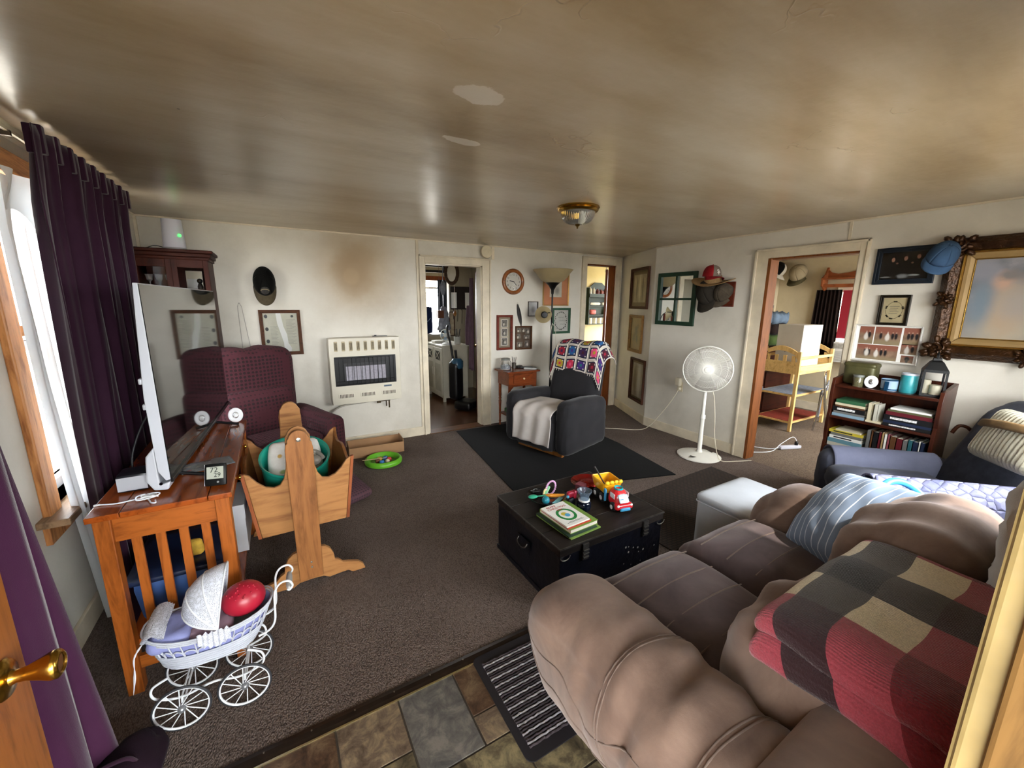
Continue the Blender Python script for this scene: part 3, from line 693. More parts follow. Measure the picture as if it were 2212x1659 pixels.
# ------------------------------------------------------------------ wicker doll pram
WICK = M('white_wicker', '#b4b8c2', .5, var=.05, bump=.3, bscale=300); WMET = M('white_enamel_wire', '#cfd2d6', .3, var=.02)
LAV = cloth('lavender_lining', '#8489b8', .08, 12, 500, .2); RUB = M('grey_rubber', '#2b2c30', .6, var=.1)
def mat_lace():
    n = NT('white_lace'); v = n.coord()
    vo = n.add('ShaderNodeTexVoronoi'); vo.inputs['Scale'].default_value = 55.; n.link(v, vo.inputs['Vector'])
    vf = n.add('ShaderNodeTexVoronoi'); vf.feature = 'DISTANCE_TO_EDGE'; vf.inputs['Scale'].default_value = 260.; n.link(v, vf.inputs['Vector'])
    fl = n.rng(vo.outputs['Distance'], .25, .42, 1., 0.); net = n.rng(vf.outputs['Distance'], .10, .2, 1., .35)
    n.color('#ccd0da'); n.link(n.math('MAXIMUM', n.math('MAXIMUM', fl, net), .45), n.b.inputs['Alpha']); n.set(Roughness=.8); return n.m
LACE = mat_lace()
pr = thing('doll_pram', 'white wicker doll pram with lace hood beside the desk', 'doll pram', (-.29, 1.735, 0), math.radians(-2))
WR = .088
def wheel(x, y):
    w = bpy.data.objects.new('wheel', None); COL.objects.link(w); bpy.data.objects.remove(w)
    m = TR(x, y, WR) @ RX(PI/2)
    r = MB().tube([(WR*.93*math.cos(2*PI*k/32), WR*.93*math.sin(2*PI*k/32), 0) for k in range(32)], .0045, 8, closed=True, M_=m).build('wheel', WMET, pr, smooth=60)
    MB().tube([((WR-.003)*math.cos(2*PI*k/32), (WR-.003)*math.sin(2*PI*k/32), 0) for k in range(32)], .0050, 8, closed=True, M_=m @ Matrix.Diagonal((1, 1, 1, 1))).build('tyre', RUB, r, smooth=60)
    for k in range(12):
        a = 2*PI*k/12; MB().cyl((.012*math.cos(a+.5), .012*math.sin(a+.5), 0), (WR*.91*math.cos(a), WR*.91*math.sin(a), 0), .0018, seg=6, M_=m).build('spoke', WMET, r)
    MB().lathe([(0, .018), (.010, .014), (.013, .006), (.013, -.012), (0, -.014)], 14, M_=m).build('hub', M('hub_steel', '#8d8f94', .35, .7, var=.1), r, smooth=50)
XW = (-.128, .066)
for x in XW:
    for y in (-.095, .095): wheel(x, y)
for x in XW: MB().cyl((x, -.09, WR), (x, .09, WR), .004, seg=8).build('axle', WMET, pr)
for y in (-.075, .075):
    pts = smooth_path([(-.155, y, .215), (-.205, y, .19), (-.20, y, .145), (-.13, y, .118), (-.03, y, .135), (.05, y, .118), (.125, y, .14), (.13, y, .19), (.085, y, .222)], 6)
    MB().tube(pts, .0042, 8).build('spring_frame', WMET, pr, smooth=60)
for x in XW:
    MB().cyl((x, -.075, .12), (x, .075, .12), .0035, seg=8).cyl((x, -.075, .12), (x, -.085, WR), .004, seg=8).cyl((x, .075, .12), (x, .085, WR), .004, seg=8).build('cross_bar', WMET, pr)
# basket: woven hull in bands
def hull(t, a):      # t 0 bottom..1 rim
    lx = .135+.058*t**.8; ly = .075+.032*t**.7
    x = lx*abs(math.cos(a))**.8*(1 if math.cos(a) > 0 else -1); y = ly*abs(math.sin(a))**.8*(1 if math.sin(a) > 0 else -1)
    return Vector((-.03+x+.02*t*(1 if x > 0 else 0), y, .225+.135*t+.028*t*(x/.19)**2))
MB().grid(56, 10, lambda u, v: hull(v*.45, 2*PI*u)+Vector((0, 0, 0)), cu=True).build('woven_hull', WICK, pr, smooth=60, solid=.003)
MB().grid(40, 2, lambda u, v: Vector((hull(.02, 2*PI*u).x*(v)+(-.03)*(1-v), hull(.02, 2*PI*u).y*v, .227)), cu=True).build('hull_floor', WICK, pr)
mb = MB()
for t in (.05, .13, .21, .29, .37, .45): mb.tube([hull(t, 2*PI*k/64)+Vector((0, 0, .0012*(k % 2)))+.003*Vector((math.cos(2*PI*k/64), math.sin(2*PI*k/64), 0))*(1 if k % 2 else .2) for k in range(64)], .0036, 6, closed=True)
mb.build('weave_band', WICK, pr, smooth=70)
mb = MB()
for t in (.86, .92, .98): mb.tube([hull(t, 2*PI*k/64)+Vector((0, 0, .001*(k % 2))) for k in range(64)], .0036, 6, closed=True)
mb.build('rim_band', WICK, pr, smooth=70)
mb = MB()
for k in range(30):
    a = 2*PI*k/30; mb.tube([hull(.42, a), hull(.65, a), hull(.9, a)], .0024, 6)
    a2 = 2*PI*(k+1)/30; mb.tube(smooth_path([hull(.42, a), hull(.60, a+.02), hull(.66, (a+a2)/2), hull(.60, a2-.02), hull(.42, a2)], 4), .0026, 6)
mb.build('wicker_loops', WICK, pr, smooth=70)
MB().grid(48, 6, lambda u, v: hull(.40+.52*v, 2*PI*u)*1.0-Vector((.006*math.cos(2*PI*u), .006*math.sin(2*PI*u), 0)), cu=True).build('lining', LAV, pr, smooth=70)
MB().rbox((-.14, 0, .345), (.13, .17, .06), .028, (10, 10, 5), lambda u, v, w, p: p+Vector((0, 0, .012*nz((u*3, v*3, 1))))).build('pillow', LAV, pr, smooth=70)
MB().rbox((-.02, -.0, .335), (.14, .16, .05), .024, (10, 10, 5), lambda u, v, w, p: p+Vector((0, 0, .012*nz((u*3, v*3, 7))))).build('coverlet', cloth('mauve_cloth', '#8d7684', .12, 14), pr, smooth=70)
# lace hood: ribs fan out from a pivot at mid rim
def hood(u, v):
    a = math.radians(158-78*u); L = (.125+.065*u)*math.sin(v*PI)**.62; yy = math.cos(v*PI)
    return Vector((.012+math.cos(a)*L, .108*yy*(1-.12*math.sin(v*PI)), .372+max(0, math.sin(a)*L)))
MB().grid(20, 24, hood).build('lace_hood', LACE, pr, smooth=70)
mb = MB()
for u in (0, .35, .7, 1.): mb.tube([hood(u, k/20) for k in range(21)], .0032, 6)
mb.build('hood_rib', WMET, pr, smooth=70)
MB().grid(36, 6, lambda u, v: Vector((-.205+.055*u+.008*math.sin(u*60+v*2), -.09+.18*v, .385+.022*math.sin(u*PI)+.008*math.sin(v*40)))).build('lace_frill', LACE, pr, smooth=70)
def skirt(u, v):
    x = -.05+.10*u; return Vector((x, -.114-.004*math.sin(u*40)-.004*v, .375-.055*v*(.75+.35*math.sin(u*PI))+.004*math.sin(u*30)))
MB().grid(30, 8, skirt).build('lace_skirt', LACE, pr, smooth=70)
# push handle with ceramic grip
for y in (-.055, .055):
    pts = smooth_path([(.125, y, .25), (.165, y, .265), (.185, y, .30), (.190, y, .365), (.195, y, .42), (.215, y, .452), (.245, y, .455), (.258, y, .432), (.247, y, .415), (.238, y, .420)], 6)
    MB().tube(pts, .0042, 8).build('handle_bar', WMET, pr, smooth=60)
    MB().cyl((.165, y, .345), (.194, y, .355), .003, seg=8).build('handle_stay', M('hub_steel', '#8d8f94'), pr)
MB().tube([(.245, y, .42) for y in (-.058, -.05, -.03, 0, .03, .05, .058)], [.004, .009, .0115, .012, .0115, .009, .004], 12).build('grip', M('grey_grip', '#a9a9a6', .35), pr, smooth=60)
MB().tube(smooth_path([(-.215, -.05, .36), (-.235, -.07, .33), (-.24, -.075, .27), (-.25, -.085, .20)]), [.002, .003, .004, .005, .003, .005, .004, .005, .005, .004, .003, .005, .006, .007, .006, .004, .003, .002, .001][:19], 6, flat=.3).build('ribbon', M('white_ribbon', '#e9e9f0', .5), pr)
rb = thing('red_bowl', 'red embossed plastic ball resting in the handle end of the pram', 'ball', (-.205, 1.735, .335))
MB().sphere((0, 0, .062), (.075, .068, .062), 28, 18).build('shell', M('red_vinyl', '#a01c30', .35, var=.08), rb, smooth=70)
mb = MB()
for k in range(60):
    a = k*2.399; r = .058*math.sqrt((k % 30)/30.); 
    if r > .045 or k % 2: mb.sphere((r*math.cos(a), r*math.sin(a)-.005, .062+.062*math.sqrt(max(0, 1-(r/.072)**2))-.001), .0035, 6, 4)
mb.build('embossed_dots', M('red_vinyl', '#c12138'), rb, smooth=70)

# ------------------------------------------------------------------ maroon patterned recliner
def mat_maroon(name, base, alt, sc):
    n = NT(name); v = n.coord((sc, sc, sc), (.0, 0., 0.)); 
    vo = n.add('ShaderNodeTexVoronoi'); vo.inputs['Scale'].default_value = 1.; vo.inputs['Randomness'].default_value = .12; n.link(v, vo.inputs['Vector'])
    f = n.rng(vo.outputs['Distance'], .28, .42, 1., 0.)
    n.color(n.mix(f, base, alt)); n.set(Roughness=.9); n.bump(f, .4, .004); return n.m
MAROON = mat_maroon('maroon_dotted_velour', '#3f131d', '#1e080d', 33.); MAROONP = mat_maroon('plum_dotted_velour', '#4c3038', '#33202a', 45.)
rc = thing('maroon_recliner', 'maroon dotted recliner with raised back behind the cradle', 'armchair', (-.10, 3.76, 0), math.radians(26))
# chair faces local -y
def backfn(u, v, w, p):
    p.y += .03*(1-u*u)*(v < 0)*-1; p.z += .02*math.cos(u*PI*1.0)*(w > .5)-.035*math.exp(-(u*5)**2)*(w > .5); return p
MB().rbox((0, .30, .72), (.72, .24, .90), .10, (18, 8, 16), backfn).build('backrest', MAROON, rc, smooth=75)
MB().rbox((0, .16, .62), (.56, .16, .42), .07, (14, 8, 10), lambda u, v, w, p: p+Vector((0, -.03*(1-u*u)*(1-w*w), 0))).build('back_cushion', MAROON, rc, smooth=75)
MB().rbox((0, -.08, .40), (.54, .52, .16), .06, (12, 12, 6)).build('seat_cushion', MAROON, rc, smooth=75)
for s in (-1, 1):
    MB().rbox((s*.36, -.05, .38), (.17, .68, .46), .075, (8, 14, 10), lambda u, v, w, p: p+Vector((0, 0, .015*math.sin(v*2)*(w > 0)))).build('arm', MAROON, rc, smooth=75)
MB().rbox((0, -.02, .17), (.60, .66, .26), .03, (6, 6, 6)).build('base', MAROON, rc, smooth=70)
MB().rbox((.10, -.52, .21), (.46, .34, .08), .035, (10, 10, 4), M_=None).build('footrest', MAROONP, rc, smooth=75, M_=TR(0, -.12, .055) @ RX(math.radians(18)))
MB().rbox((.27, -.30, .30), (.10, .42, .06), .025, (4, 6, 4)).build('footrest_arm', MAROONP, rc, smooth=75)
for x in (-.26, .26):
    for y in (-.3, .26): MB().cyl((x, y, 0), (x, y, .05), .022, seg=10).build('foot', M('black_foot', '#121212', .5), rc)

# ------------------------------------------------------------------ glass-front corner cabinet and router
MAHO = wood('mahogany', '#1c0906', '#3a160c', .8, 'z', .5, 0.); MAHOX = wood('mahogany_x', '#1c0906', '#3a160c', .8, 'x', .5, 0.)
cab = thing('china_cabinet', 'dark mahogany glass-front china cabinet in the back left corner', 'cabinet', (-.885, 4.14, 0))
cw, cdp, ch = .47, .33, 1.86
MB().box(0, 0, 0, .022, cdp, ch).build('side', MAHO, cab, bevel=.003); MB().box(cw-.022, 0, 0, cw, cdp, ch).build('side', MAHO, cab, bevel=.003)
MB().box(.022, cdp-.012, 0, cw-.022, cdp, ch).build('back', MAHO, cab)
for z in (.06, .62, 1.05, 1.40, 1.72-.1): MB().box(.022, .012, z, cw-.022, cdp-.012, z+.018).build('shelf', MAHOX, cab)
MB().box(-.012, -.018, ch, cw+.012, cdp, ch+.022).box(-.022, -.035, ch+.022, cw+.025, cdp, ch+.05).box(-.03, -.05, ch+.05, cw+.04, cdp, ch+.075).build('cornice', MAHOX, cab, bevel=.006)
for x0, x1 in ((.0, .235), (.235, .47)):
    d_ = MB().box(x0, -.02, .60, x0+.035, 0, ch).box(x1-.035, -.02, .60, x1, 0, ch).box(x0+.035, -.02, .60, x1-.035, 0, .64).box(x0+.035, -.02, ch-.06, x1-.035, 0, ch).build('glass_door', MAHO, cab, bevel=.003)
    MB().box(x0+.035, -.012, .64, x1-.035, -.008, ch-.06).build('pane', M('cabinet_glass', '#ffffff', .02, var=0, trans=1., ior=1.1), d_)
    MB().sphere((x1-.02 if x0 == 0 else x0+.02, -.028, 1.2), .010, 10, 8).build('knob', BRASS, d_, smooth=60)
MB().box(0, -.018, .05, cw, 0, .59).build('lower_doors', MAHO, cab, bevel=.004)
CRYS = M('cut_crystal', '#ffffff', .03, var=0, trans=.85, ior=1.5)
for k, (x, z) in enumerate(((.07, 1.638), (.13, 1.638), (.19, 1.638), (.08, 1.418), (.16, 1.418))):
    o = MB().lathe([(0, 0), (.022, 0), (.022, .004), (.006, .008), (.005, .05), (.020, .07), (.026, .11), (.024, .11), (.018, .07), (0, .06)], 14).build('wine_glass', CRYS, smooth=50)
    tag(o, ['crystal stem glass %s shelf of the china cabinet' % q for q in ('leftmost on the top', 'second from left on the top', 'third from left on the top', 'left one on the second', 'right one on the second')][k], 'glass', 'crystal in the china cabinet', loc=(-.885+x, 4.14+.12, z))
ph = thing('photo_card', 'small photo card propped on the right side of the china cabinet shelf', 'photo', (-.885+.345, 4.14+.17, 1.638), rot=(-.12, 0, 0))
MB().box(-.055, 0, 0, .055, .003, .15).build('card', M('cream_card', '#cfc7b2', .6), ph); MB().box(-.05, -.001, .005, .05, 0, .085).build('print', picture('speckled_print', '#d6d6d2', '#e2e2de', [(-.02, .05, .008, .008, '#222222', .3), (.015, .03, .01, .006, '#222222', .3), (.0, .06, .006, .01, '#333333', .3)], 20.), ph)
fg = thing('figurine', 'dark little figurine in front of the photo card in the china cabinet', 'figurine', (-.885+.39, 4.14+.08, 1.638))
MB().lathe([(0, 0), (.018, 0), (.02, .02), (.012, .045), (.008, .05)], 12).build('figure_body', M('dark_bronze', '#1d1713', .4, .4), fg, smooth=60); MB().sphere((0, 0, .065), (.02, .018, .02), 12, 8).build('figure_head', M('dark_bronze', '#1d1713'), fg, smooth=60)
ro = thing('wifi_router', 'white rounded wifi router with a green light on the china cabinet', 'router', (-.63, 4.27, 1.936), math.radians(8))
MB().grid(28, 10, lambda u, v: Vector(((.074-.010*v)*math.cos(2*PI*u), (.060-.008*v)*math.sin(2*PI*u), .02+.215*v)), cu=True).build('housing', M('white_router', '#c9c9d4', .35, var=.02), ro, smooth=70)
MB().grid(28, 3, lambda u, v: Vector((.064*(1-v)*math.cos(2*PI*u), .052*(1-v)*math.sin(2*PI*u), .235+.004*math.sin(v*PI/2))), cu=True).build('top_cap', M('white_router', '#c9c9d4'), ro, smooth=70)
MB().grid(28, 2, lambda u, v: Vector((.074*math.cos(2*PI*u), .060*math.sin(2*PI*u), .022*v)), cu=True).build('base_band', M('grey_band', '#8f8f94', .4), ro, smooth=70)
MB().tube([(.040+.0085*math.cos(2*PI*k/16), -.0525+.003*math.cos(2*PI*k/16), .115+.0085*math.sin(2*PI*k/16)) for k in range(16)], .0018, 6, closed=True).build('status_light', M('green_led', '#3cff5a', .4, var=0, emit='#30ff50', estr=4.), ro)
MB().tube(smooth_path([(-.07, .0, .02), (-.12, .0, .03), (-.17, -.02, .01), (-.2, -.02, .006)]), .003, 6).tube(smooth_path([(-.07, .01, .01), (-.13, .02, .012), (-.19, .01, .006)]), .003, 6).build('cable', M('black_cord', '#16161a'), ro, smooth=60)
# ------------------------------------------------------------------ framed things on the walls
BACKW = (PI/2, 0, 0); RIGHTW = (PI/2, 0, -PI/2); ANGW = (PI/2, 0, math.radians(-113.96))
GLAZE = M('picture_glass', '#ffffff', .03, var=0, trans=1., ior=1.08)
def framed(name, label, loc, rot, w, h, fw, fmat, art, depth=.018, matw=0., mmat=None, cat='picture', glass=True, artname='print'):
    t = thing(name, label, cat, loc, rot=rot)
    W2, H2 = w/2, h/2
    for (a, b) in (((-W2, -H2), (W2, -H2)), ((W2, -H2), (W2, H2)), ((W2, H2), (-W2, H2)), ((-W2, H2), (-W2, -H2))):
        ix = lambda p: (p[0]-fw*(1 if p[0] > 0 else -1), p[1]-fw*(1 if p[1] > 0 else -1))
        mb = MB().prism([a, b, ix(b), ix(a)], 0, depth, 'xy')
        mid = lambda p: (p[0]-fw*.45*(1 if p[0] > 0 else -1), p[1]-fw*.45*(1 if p[1] > 0 else -1))
        mb.prism([a, b, mid(b), mid(a)], depth, depth*1.35, 'xy'); mb.build('frame_side', fmat, t, bevel=.0015)
    iw, ih = W2-fw, H2-fw
    MB().box(-iw, -ih, .001, iw, ih, .004).build('mat_board' if matw else artname, mmat if matw else art, t)
    if matw: MB().box(-iw+matw, -ih+matw, .004, iw-matw, ih-matw, .0046).build(artname, art, t)
    if glass: MB().box(-iw, -ih, .0075, iw, ih, .0085).build('glass', GLAZE, t)
    return t
BROWNF = wood('brown_frame_wood', '#2a150a', '#4a2a14', 2., 'x', .5, 0.); REDF = wood('redbrown_frame_wood', '#3d1710', '#6b2c1e', 2., 'x', .5, 0.)
PAPER = M('aged_paper', '#c9c5b4', .7, var=.05)
f = framed('framed_document', 'dark framed document with seals hanging behind the maroon recliner', (.052, 4.489, 1.25), BACKW, .345, .43, .03, BROWNF, picture('torn_document', '#b7b5a2', '#c9c7b6', [(-.118, .155, .014, .018, '#2c2f31', .15), (-.118, .035, .014, .018, '#2c2f31', .15), (-.118, -.08, .014, .018, '#2c2f31', .15), (.10, .155, .012, .012, '#4a4d4a', .15)], 8., .5, .15))
INK = M('faded_ink', '#6c6c66', .8, var=.2, scale=200)
mb = MB()
for k in range(22): mb.box(.045, .12-k*.011, .0042, .125-.015*(k % 3), .122-k*.011, .0046)
for k in range(14): mb.box(-.09, .06-k*.013, .0042, -.03-.01*(k % 2), .062-k*.013, .0046)
o = mb.build('written_lines', INK, f); o['kind'] = 'stuff'
MB().prism([(-.035, .185), (.005, .185), (.02, .06), (.045, -.02), (.05, -.10), (.075, -.15), (.07, -.183), (.012, -.183), (.012, -.10), (-.01, .0), (-.03, .09)], .0042, .0052, 'xy').build('doorway_glare', M('paper_and_glare_white', '#eeeeea', .5, var=0), f)  # bright doorway's reflection in the glass, laid on as a white shape
# cap helper --------------------------------------------------------------
def cap(label, loc, Mr, crown, brim, front=None, s=1., emblem=None, group=None, stretch=1.):
    t = thing('baseball_cap', label, 'cap'); t.matrix_world = TR(*loc) @ Mr @ Matrix.Diagonal((s, s*stretch, s, 1))
    if group: t['group'] = group
    def dome(a0, a1, n_):
        def fn(u, v):
            a = a0+(a1-a0)*u; ph_ = v*PI/2
            r = math.cos(ph_)**.75; return Vector((.082*r*math.cos(a), .098*r*math.sin(a)-.0, .115*math.sin(ph_)**.9))
        return fn
    for k in range(6):
        a0, a1 = PI*k/3+PI/6-PI/6, PI*(k+1)/3
        m = (front or crown) if k in (1,) or (front and k in (1, 2)) else crown
        MB().grid(8, 10, dome(a0, a1, 8)).build('crown_panel', m, t, smooth=80, solid=.003)
    MB().grid(18, 6, lambda u, v: Vector(((.080+.006*v)*math.cos(PI*(.06+.88*u)), .094*math.sin(PI*(.06+.88*u))+.072*v*math.sin(PI*u)**.6, .004-.030*abs(math.cos(PI*u))**2*v-.008*v))).build('brim', brim, t, smooth=80, solid=.004)
    MB().sphere((0, 0, .116), .007, 8, 6).build('button', crown, t, smooth=80)
    if emblem: emblem(t)
    return t
BLKC = cloth('black_cap_cloth', '#0f0f0e', .15, 20); OLIV = cloth('olive_cap_cloth', '#4b4334', .2, 30)
def emb_round(t):
    MB().lathe([(0, 0), (.032, 0), (.032, .003), (.026, .0045), (0, .005)], 20, M_=TR(0, .085, .062) @ RX(math.radians(-62))).build('round_patch', M('patch_thread', '#2c2a27', .8, var=.5, scale=80), t, smooth=40)
    MB().tube([(.030*math.cos(2*PI*k/20), .087, .06+.026*math.sin(2*PI*k/20)) for k in range(20)], .0025, 6, closed=True).build('patch_edge', M('tan_thread', '#8a7c62', .8), t)
HANGB = RX(math.radians(62)) @ RZ(PI)
cap('black and olive baseball cap with round patch hanging on the back wall', (-.045, 4.445, 1.715), HANGB, BLKC, OLIV, None, 1.08, emb_round, None, 1.3)
# rosary
ros = thing('rosary', 'thin dark beaded rosary hanging on the back wall left of the framed document', 'rosary', (-.262, 4.482, 1.525))
mb = MB()
for k in range(46):
    z = -.012*k*.8
    for s in (-1, 1): mb.sphere((s*(.014*min(1, (k+1)/4)+.0004*k)+.02*k/46, 0, z), .0028, 6, 4)
o = mb.build('bead', M('dark_bead', '#2c2723', .35, var=.3, scale=100), ros, smooth=60); o['kind'] = 'stuff'
MB().cyl((.0, .01, .004), (.0, -.006, .008), .0022, seg=6).build('nail', BOLT, ros)

# ------------------------------------------------------------------ wall gas heater
ALM = M('almond_enamel', '#c9c2b0', .35, var=.06, scale=4)
ht = thing('gas_heater', 'almond wall gas heater with black glass front under the soot stain', 'heater', (.79, 4.489, .50))
MB().rbox((0, -.075, .345), (.71, .145, .69), .022, (10, 6, 10)).build('cabinet', ALM, ht, smooth=50)
MB().box(-.31, -.152, .20, .30, -.146, .50).build('window_surround', M('heater_black', '#0a0a0b', .3, var=0), ht, bevel=.004)
MB().box(-.22, -.156, .245, .205, -.150, .43).build('firebox', M('firebox_dark', '#1b1a1c', .5), ht)
for k in range(5): MB().box(-.205+k*.08, -.158, .255, -.205+k*.08+.074, -.155, .40).build('burner_plaque', M('ceramic_plaque', '#8e8a92', .7, var=.15, scale=60), ht)
mb = MB()
for k in range(14): mb.cyl((-.27+k*.042, -.162, .21), (-.27+k*.042, -.162, .49), .0018, seg=6)
for z in (.215, .25, .485): mb.cyl((-.30, -.162, z), (.29, -.162, z), .0022, seg=6)
mb.build('wire_guard', M('heater_black', '#0a0a0b'), ht)
SOOT = M('scorched_slot', '#2f2619', .7, var=.3)
for k in range(9):
    x = -.285+k*.071
    MB().rbox((x, -.148, .605), (.034, .010, .10), .005, (4, 3, 6)).build('vent', M('almond_scorched', '#a8997a', .45, var=.25, scale=20), ht, smooth=50)
    for d in (-.008, 0, .008): MB().box(x+d-.0022, -.1545, .568, x+d+.0022, -.1525, .642).build('vent_slot', SOOT, ht)
for k in range(3):
    x = -.215+k*.215
    MB().rbox((x, -.147, .095), (.155, .010, .05), .005, (8, 3, 4)).build('lower_vent', ALM, ht, smooth=50)
    for d in range(10): MB().box(x-.062+d*.0135, -.1535, .077, x-.056+d*.0135, -.1515, .113).build('vent_slot', SOOT, ht)
MB().box(.165, -.1505, .158, .245, -.1485, .176).build('name_badge', M('badge_blue', '#4a5a68', .4, var=.4, scale=120), ht)
MB().box(.09, -.09, .69, .24, -.05, .697).cyl((.12, -.07, .69), (.12, -.07, .705), .012, seg=12).build('control_knob', M('heater_black', '#0a0a0b'), ht)
MB().tube(smooth_path([(.10, -.06, .0), (-.05, -.06, -.012), (-.25, -.05, -.03), (-.37, -.04, -.10), (-.42, -.03, -.22), (-.43, -.02, -.40)]), .009, 8).build('gas_line', M('grey_tubing', '#a29d90', .4, .3), ht, smooth=70)
MB().cyl((.10, -.06, -.012), (.24, -.06, -.012), .012, seg=10).cyl((.23, -.06, -.005), (.23, -.06, -.10), .008, seg=10).cyl((.20, -.06, -.005), (.20, -.06, -.08), .006, seg=10).box(.10, -.075, -.035, .14, -.045, .0).build('valve', M('valve_brass', '#4a3d28', .4, .7, var=.3), ht)

# smoke alarm, clock, small frames between the doors
sm = thing('smoke_alarm', 'round cream smoke alarm on the wall beside the kitchen doorway', 'smoke alarm', (2.245, 4.468, 2.14), rot=BACKW)
MB().lathe([(0, 0), (.074, 0), (.076, .012), (.070, .030), (.05, .036), (0, .037)], 32).build('shell', M('cream_abs', '#cfc3a6', .5), sm, smooth=40)
MB().lathe([(0, .036), (.008, .036), (.008, .040), (0, .040)], 12, c=(.02, 0, 0)).build('test_button', M('cream_abs', '#cfc3a6'), sm)
CLOCKW = wood('oak_clock_wood', '#4a240c', '#8a4f22', 2., 'x', .3, .4)
ck = thing('wall_clock', 'round wooden wall clock with white dial above the side table', 'clock', (2.635, 4.489, 1.81), rot=BACKW)
MB().lathe([(.112, 0), (.158, 0), (.158, .014), (.150, .026), (.135, .030), (.120, .024), (.112, .014)], 48, caps=False).build('rim', CLOCKW, ck, smooth=40)
MB().lathe([(0, .004), (.115, .004), (.115, .008), (0, .008)], 40).build('dial', M('dial_white', '#d9d6cc', .4, var=.03), ck)
for k in range(12):
    a = PI/2-2*PI*(k+1)/12; text_obj(str(k+1), .034, M('dial_ink', '#1e1e1c', .6, var=0), ck, 'numeral', TR(.088*math.cos(a), .088*math.sin(a), .0082))
for a_deg, L, w_ in ((168, .062, .005), (-42, .078, .0035)):
    MB().prism([(-.014, -w_), (L*.7, -w_), (L, 0), (L*.7, w_), (-.014, w_)], .010, .0112, 'xy', M_=RZ(math.radians(a_deg))).build('hand', M('dial_ink', '#1e1e1c'), ck)
MB().lathe([(0, .0195), (.113, .0195), (.113, .0205), (0, .0205)], 40).build('glass', GLAZE, ck)
SEPIA = lambda nm, seed: picture(nm, '#2b2622', '#8d857a', [(.01*((seed*7) % 3-1), -.01, .012, .02, '#d6cfc2', .4), (-.012, .01, .01, .01, '#171412', .4)], 40.+seed)
def add_photo(t, x, y, w, h, m, name='photograph', z=.0047):
    o = MB().box(-w/2, -h/2, 0, w/2, h/2, .0008).build(name, m, t); o.location = (x, y, z); return o
f = framed('triple_photo_frame', 'tall red-brown frame holding three square photographs one above another', (2.512, 4.489, 1.18), BACKW, .225, .44, .028, REDF, M('oat_mount', '#b5a890', .8), .02, .022, M('oat_mount_dark', '#8d806a', .8), artname='mount')
for k, y in enumerate((.115, 0, -.115)):
    add_photo(f, 0, y, .088, .098, M('paper_and_glare_white', '#eeeeea'), 'photo_border', .0048); add_photo(f, 0, y, .076, .086, SEPIA('sepia_photo_%d' % k, k), z=.0058)
f = framed('photo_collage_frame', 'brown frame with a collage of small photographs below the feather', (2.798, 4.489, 1.105), BACKW, .25, .305, .016, BROWNF, M('brown_mount', '#4b3a2a', .8, var=.2))
for k, (x, y, w, h) in enumerate(((-.07, .10, .07, .05), (.0, .10, .05, .05), (.06, .085, .06, .07), (-.075, .02, .06, .06), (.05, .01, .09, .05), (-.06, -.085, .09, .06), (.05, -.08, .06, .08))): add_photo(f, x, y, w, h, SEPIA('small_photo_%d' % (k % 4), 9+k % 4), z=.0042)
fe_ = thing('feather_bundle', 'dark hanging feather tied to a nail above the photo collage', 'feather', (2.70, 4.478, 1.535))
MB().grid(10, 20, lambda u, v: Vector(((u-.5)*.055*math.sin(PI*min(1, v*1.05+.03))**.8+.065*v, -.006*math.cos((u-.5)*PI), -.30*v))).build('vane', M('dark_feather', '#1c1714', .6, var=.4, scale=60), fe_, smooth=70, solid=.003)
MB().cyl((0, .01, .012), (0, -.008, .014), .002, seg=6).build('nail', BOLT, fe_)
framed('small_sketch_frame', 'small thin-framed pale sketch behind the reading lamp', (2.935, 4.489, 1.475), BACKW, .15, .19, .008, M('thin_dark_frame', '#3d342a', .4), picture('pale_sketch', '#c7c9cc', '#dfe0e0', [(.01, -.01, .03, .04, '#a8aab0', .5)], 12.))
framed('peach_matted_sketch', 'gold framed pencil sketch with wide peach mat behind the floor lamp', (3.30, 4.489, 1.745), BACKW, .42, .455, .012, M('thin_gold_frame', '#a9824a', .3, .6), picture('pencil_sketch', '#c9c4b4', '#d6d2c4', [(.02, -.03, .04, .05, '#8f8c84', .7), (-.03, .02, .02, .03, '#a5a198', .6)], 25.), .018, .10, M('peach_mat', '#b87a56', .8, var=.05))
f = framed('green_verse_frame', 'green framed verse with a flower border beside the floor lamp', (3.40, 4.489, 1.315), BACKW, .305, .345, .03, M('green_frame_paint', '#274a34', .45, var=.15), picture('verse_paper', '#c6c4bc', '#d6d4cc', [], 8.))
mb = MB()
for k in range(26):
    a = k/26*2*PI; q = random.Random(k); mb.lathe([(0, 0), (.006+.006*q.random(), 0)], 6, c=(.098*math.cos(a)*(1.05 if k % 2 else .95), .118*math.sin(a), .0045))
o = mb.build('flower_border', M('flower_ink', '#5a5a52', .8, var=.5, scale=60), f); o['kind'] = 'stuff'
for k in range(3): MB().tube([(-.05+.1*i/12+.02*k, .045-.045*k+.006*math.sin(i*1.9+k), .0046) for i in range(13)], .0012, 4).build('script_line', INK, f)

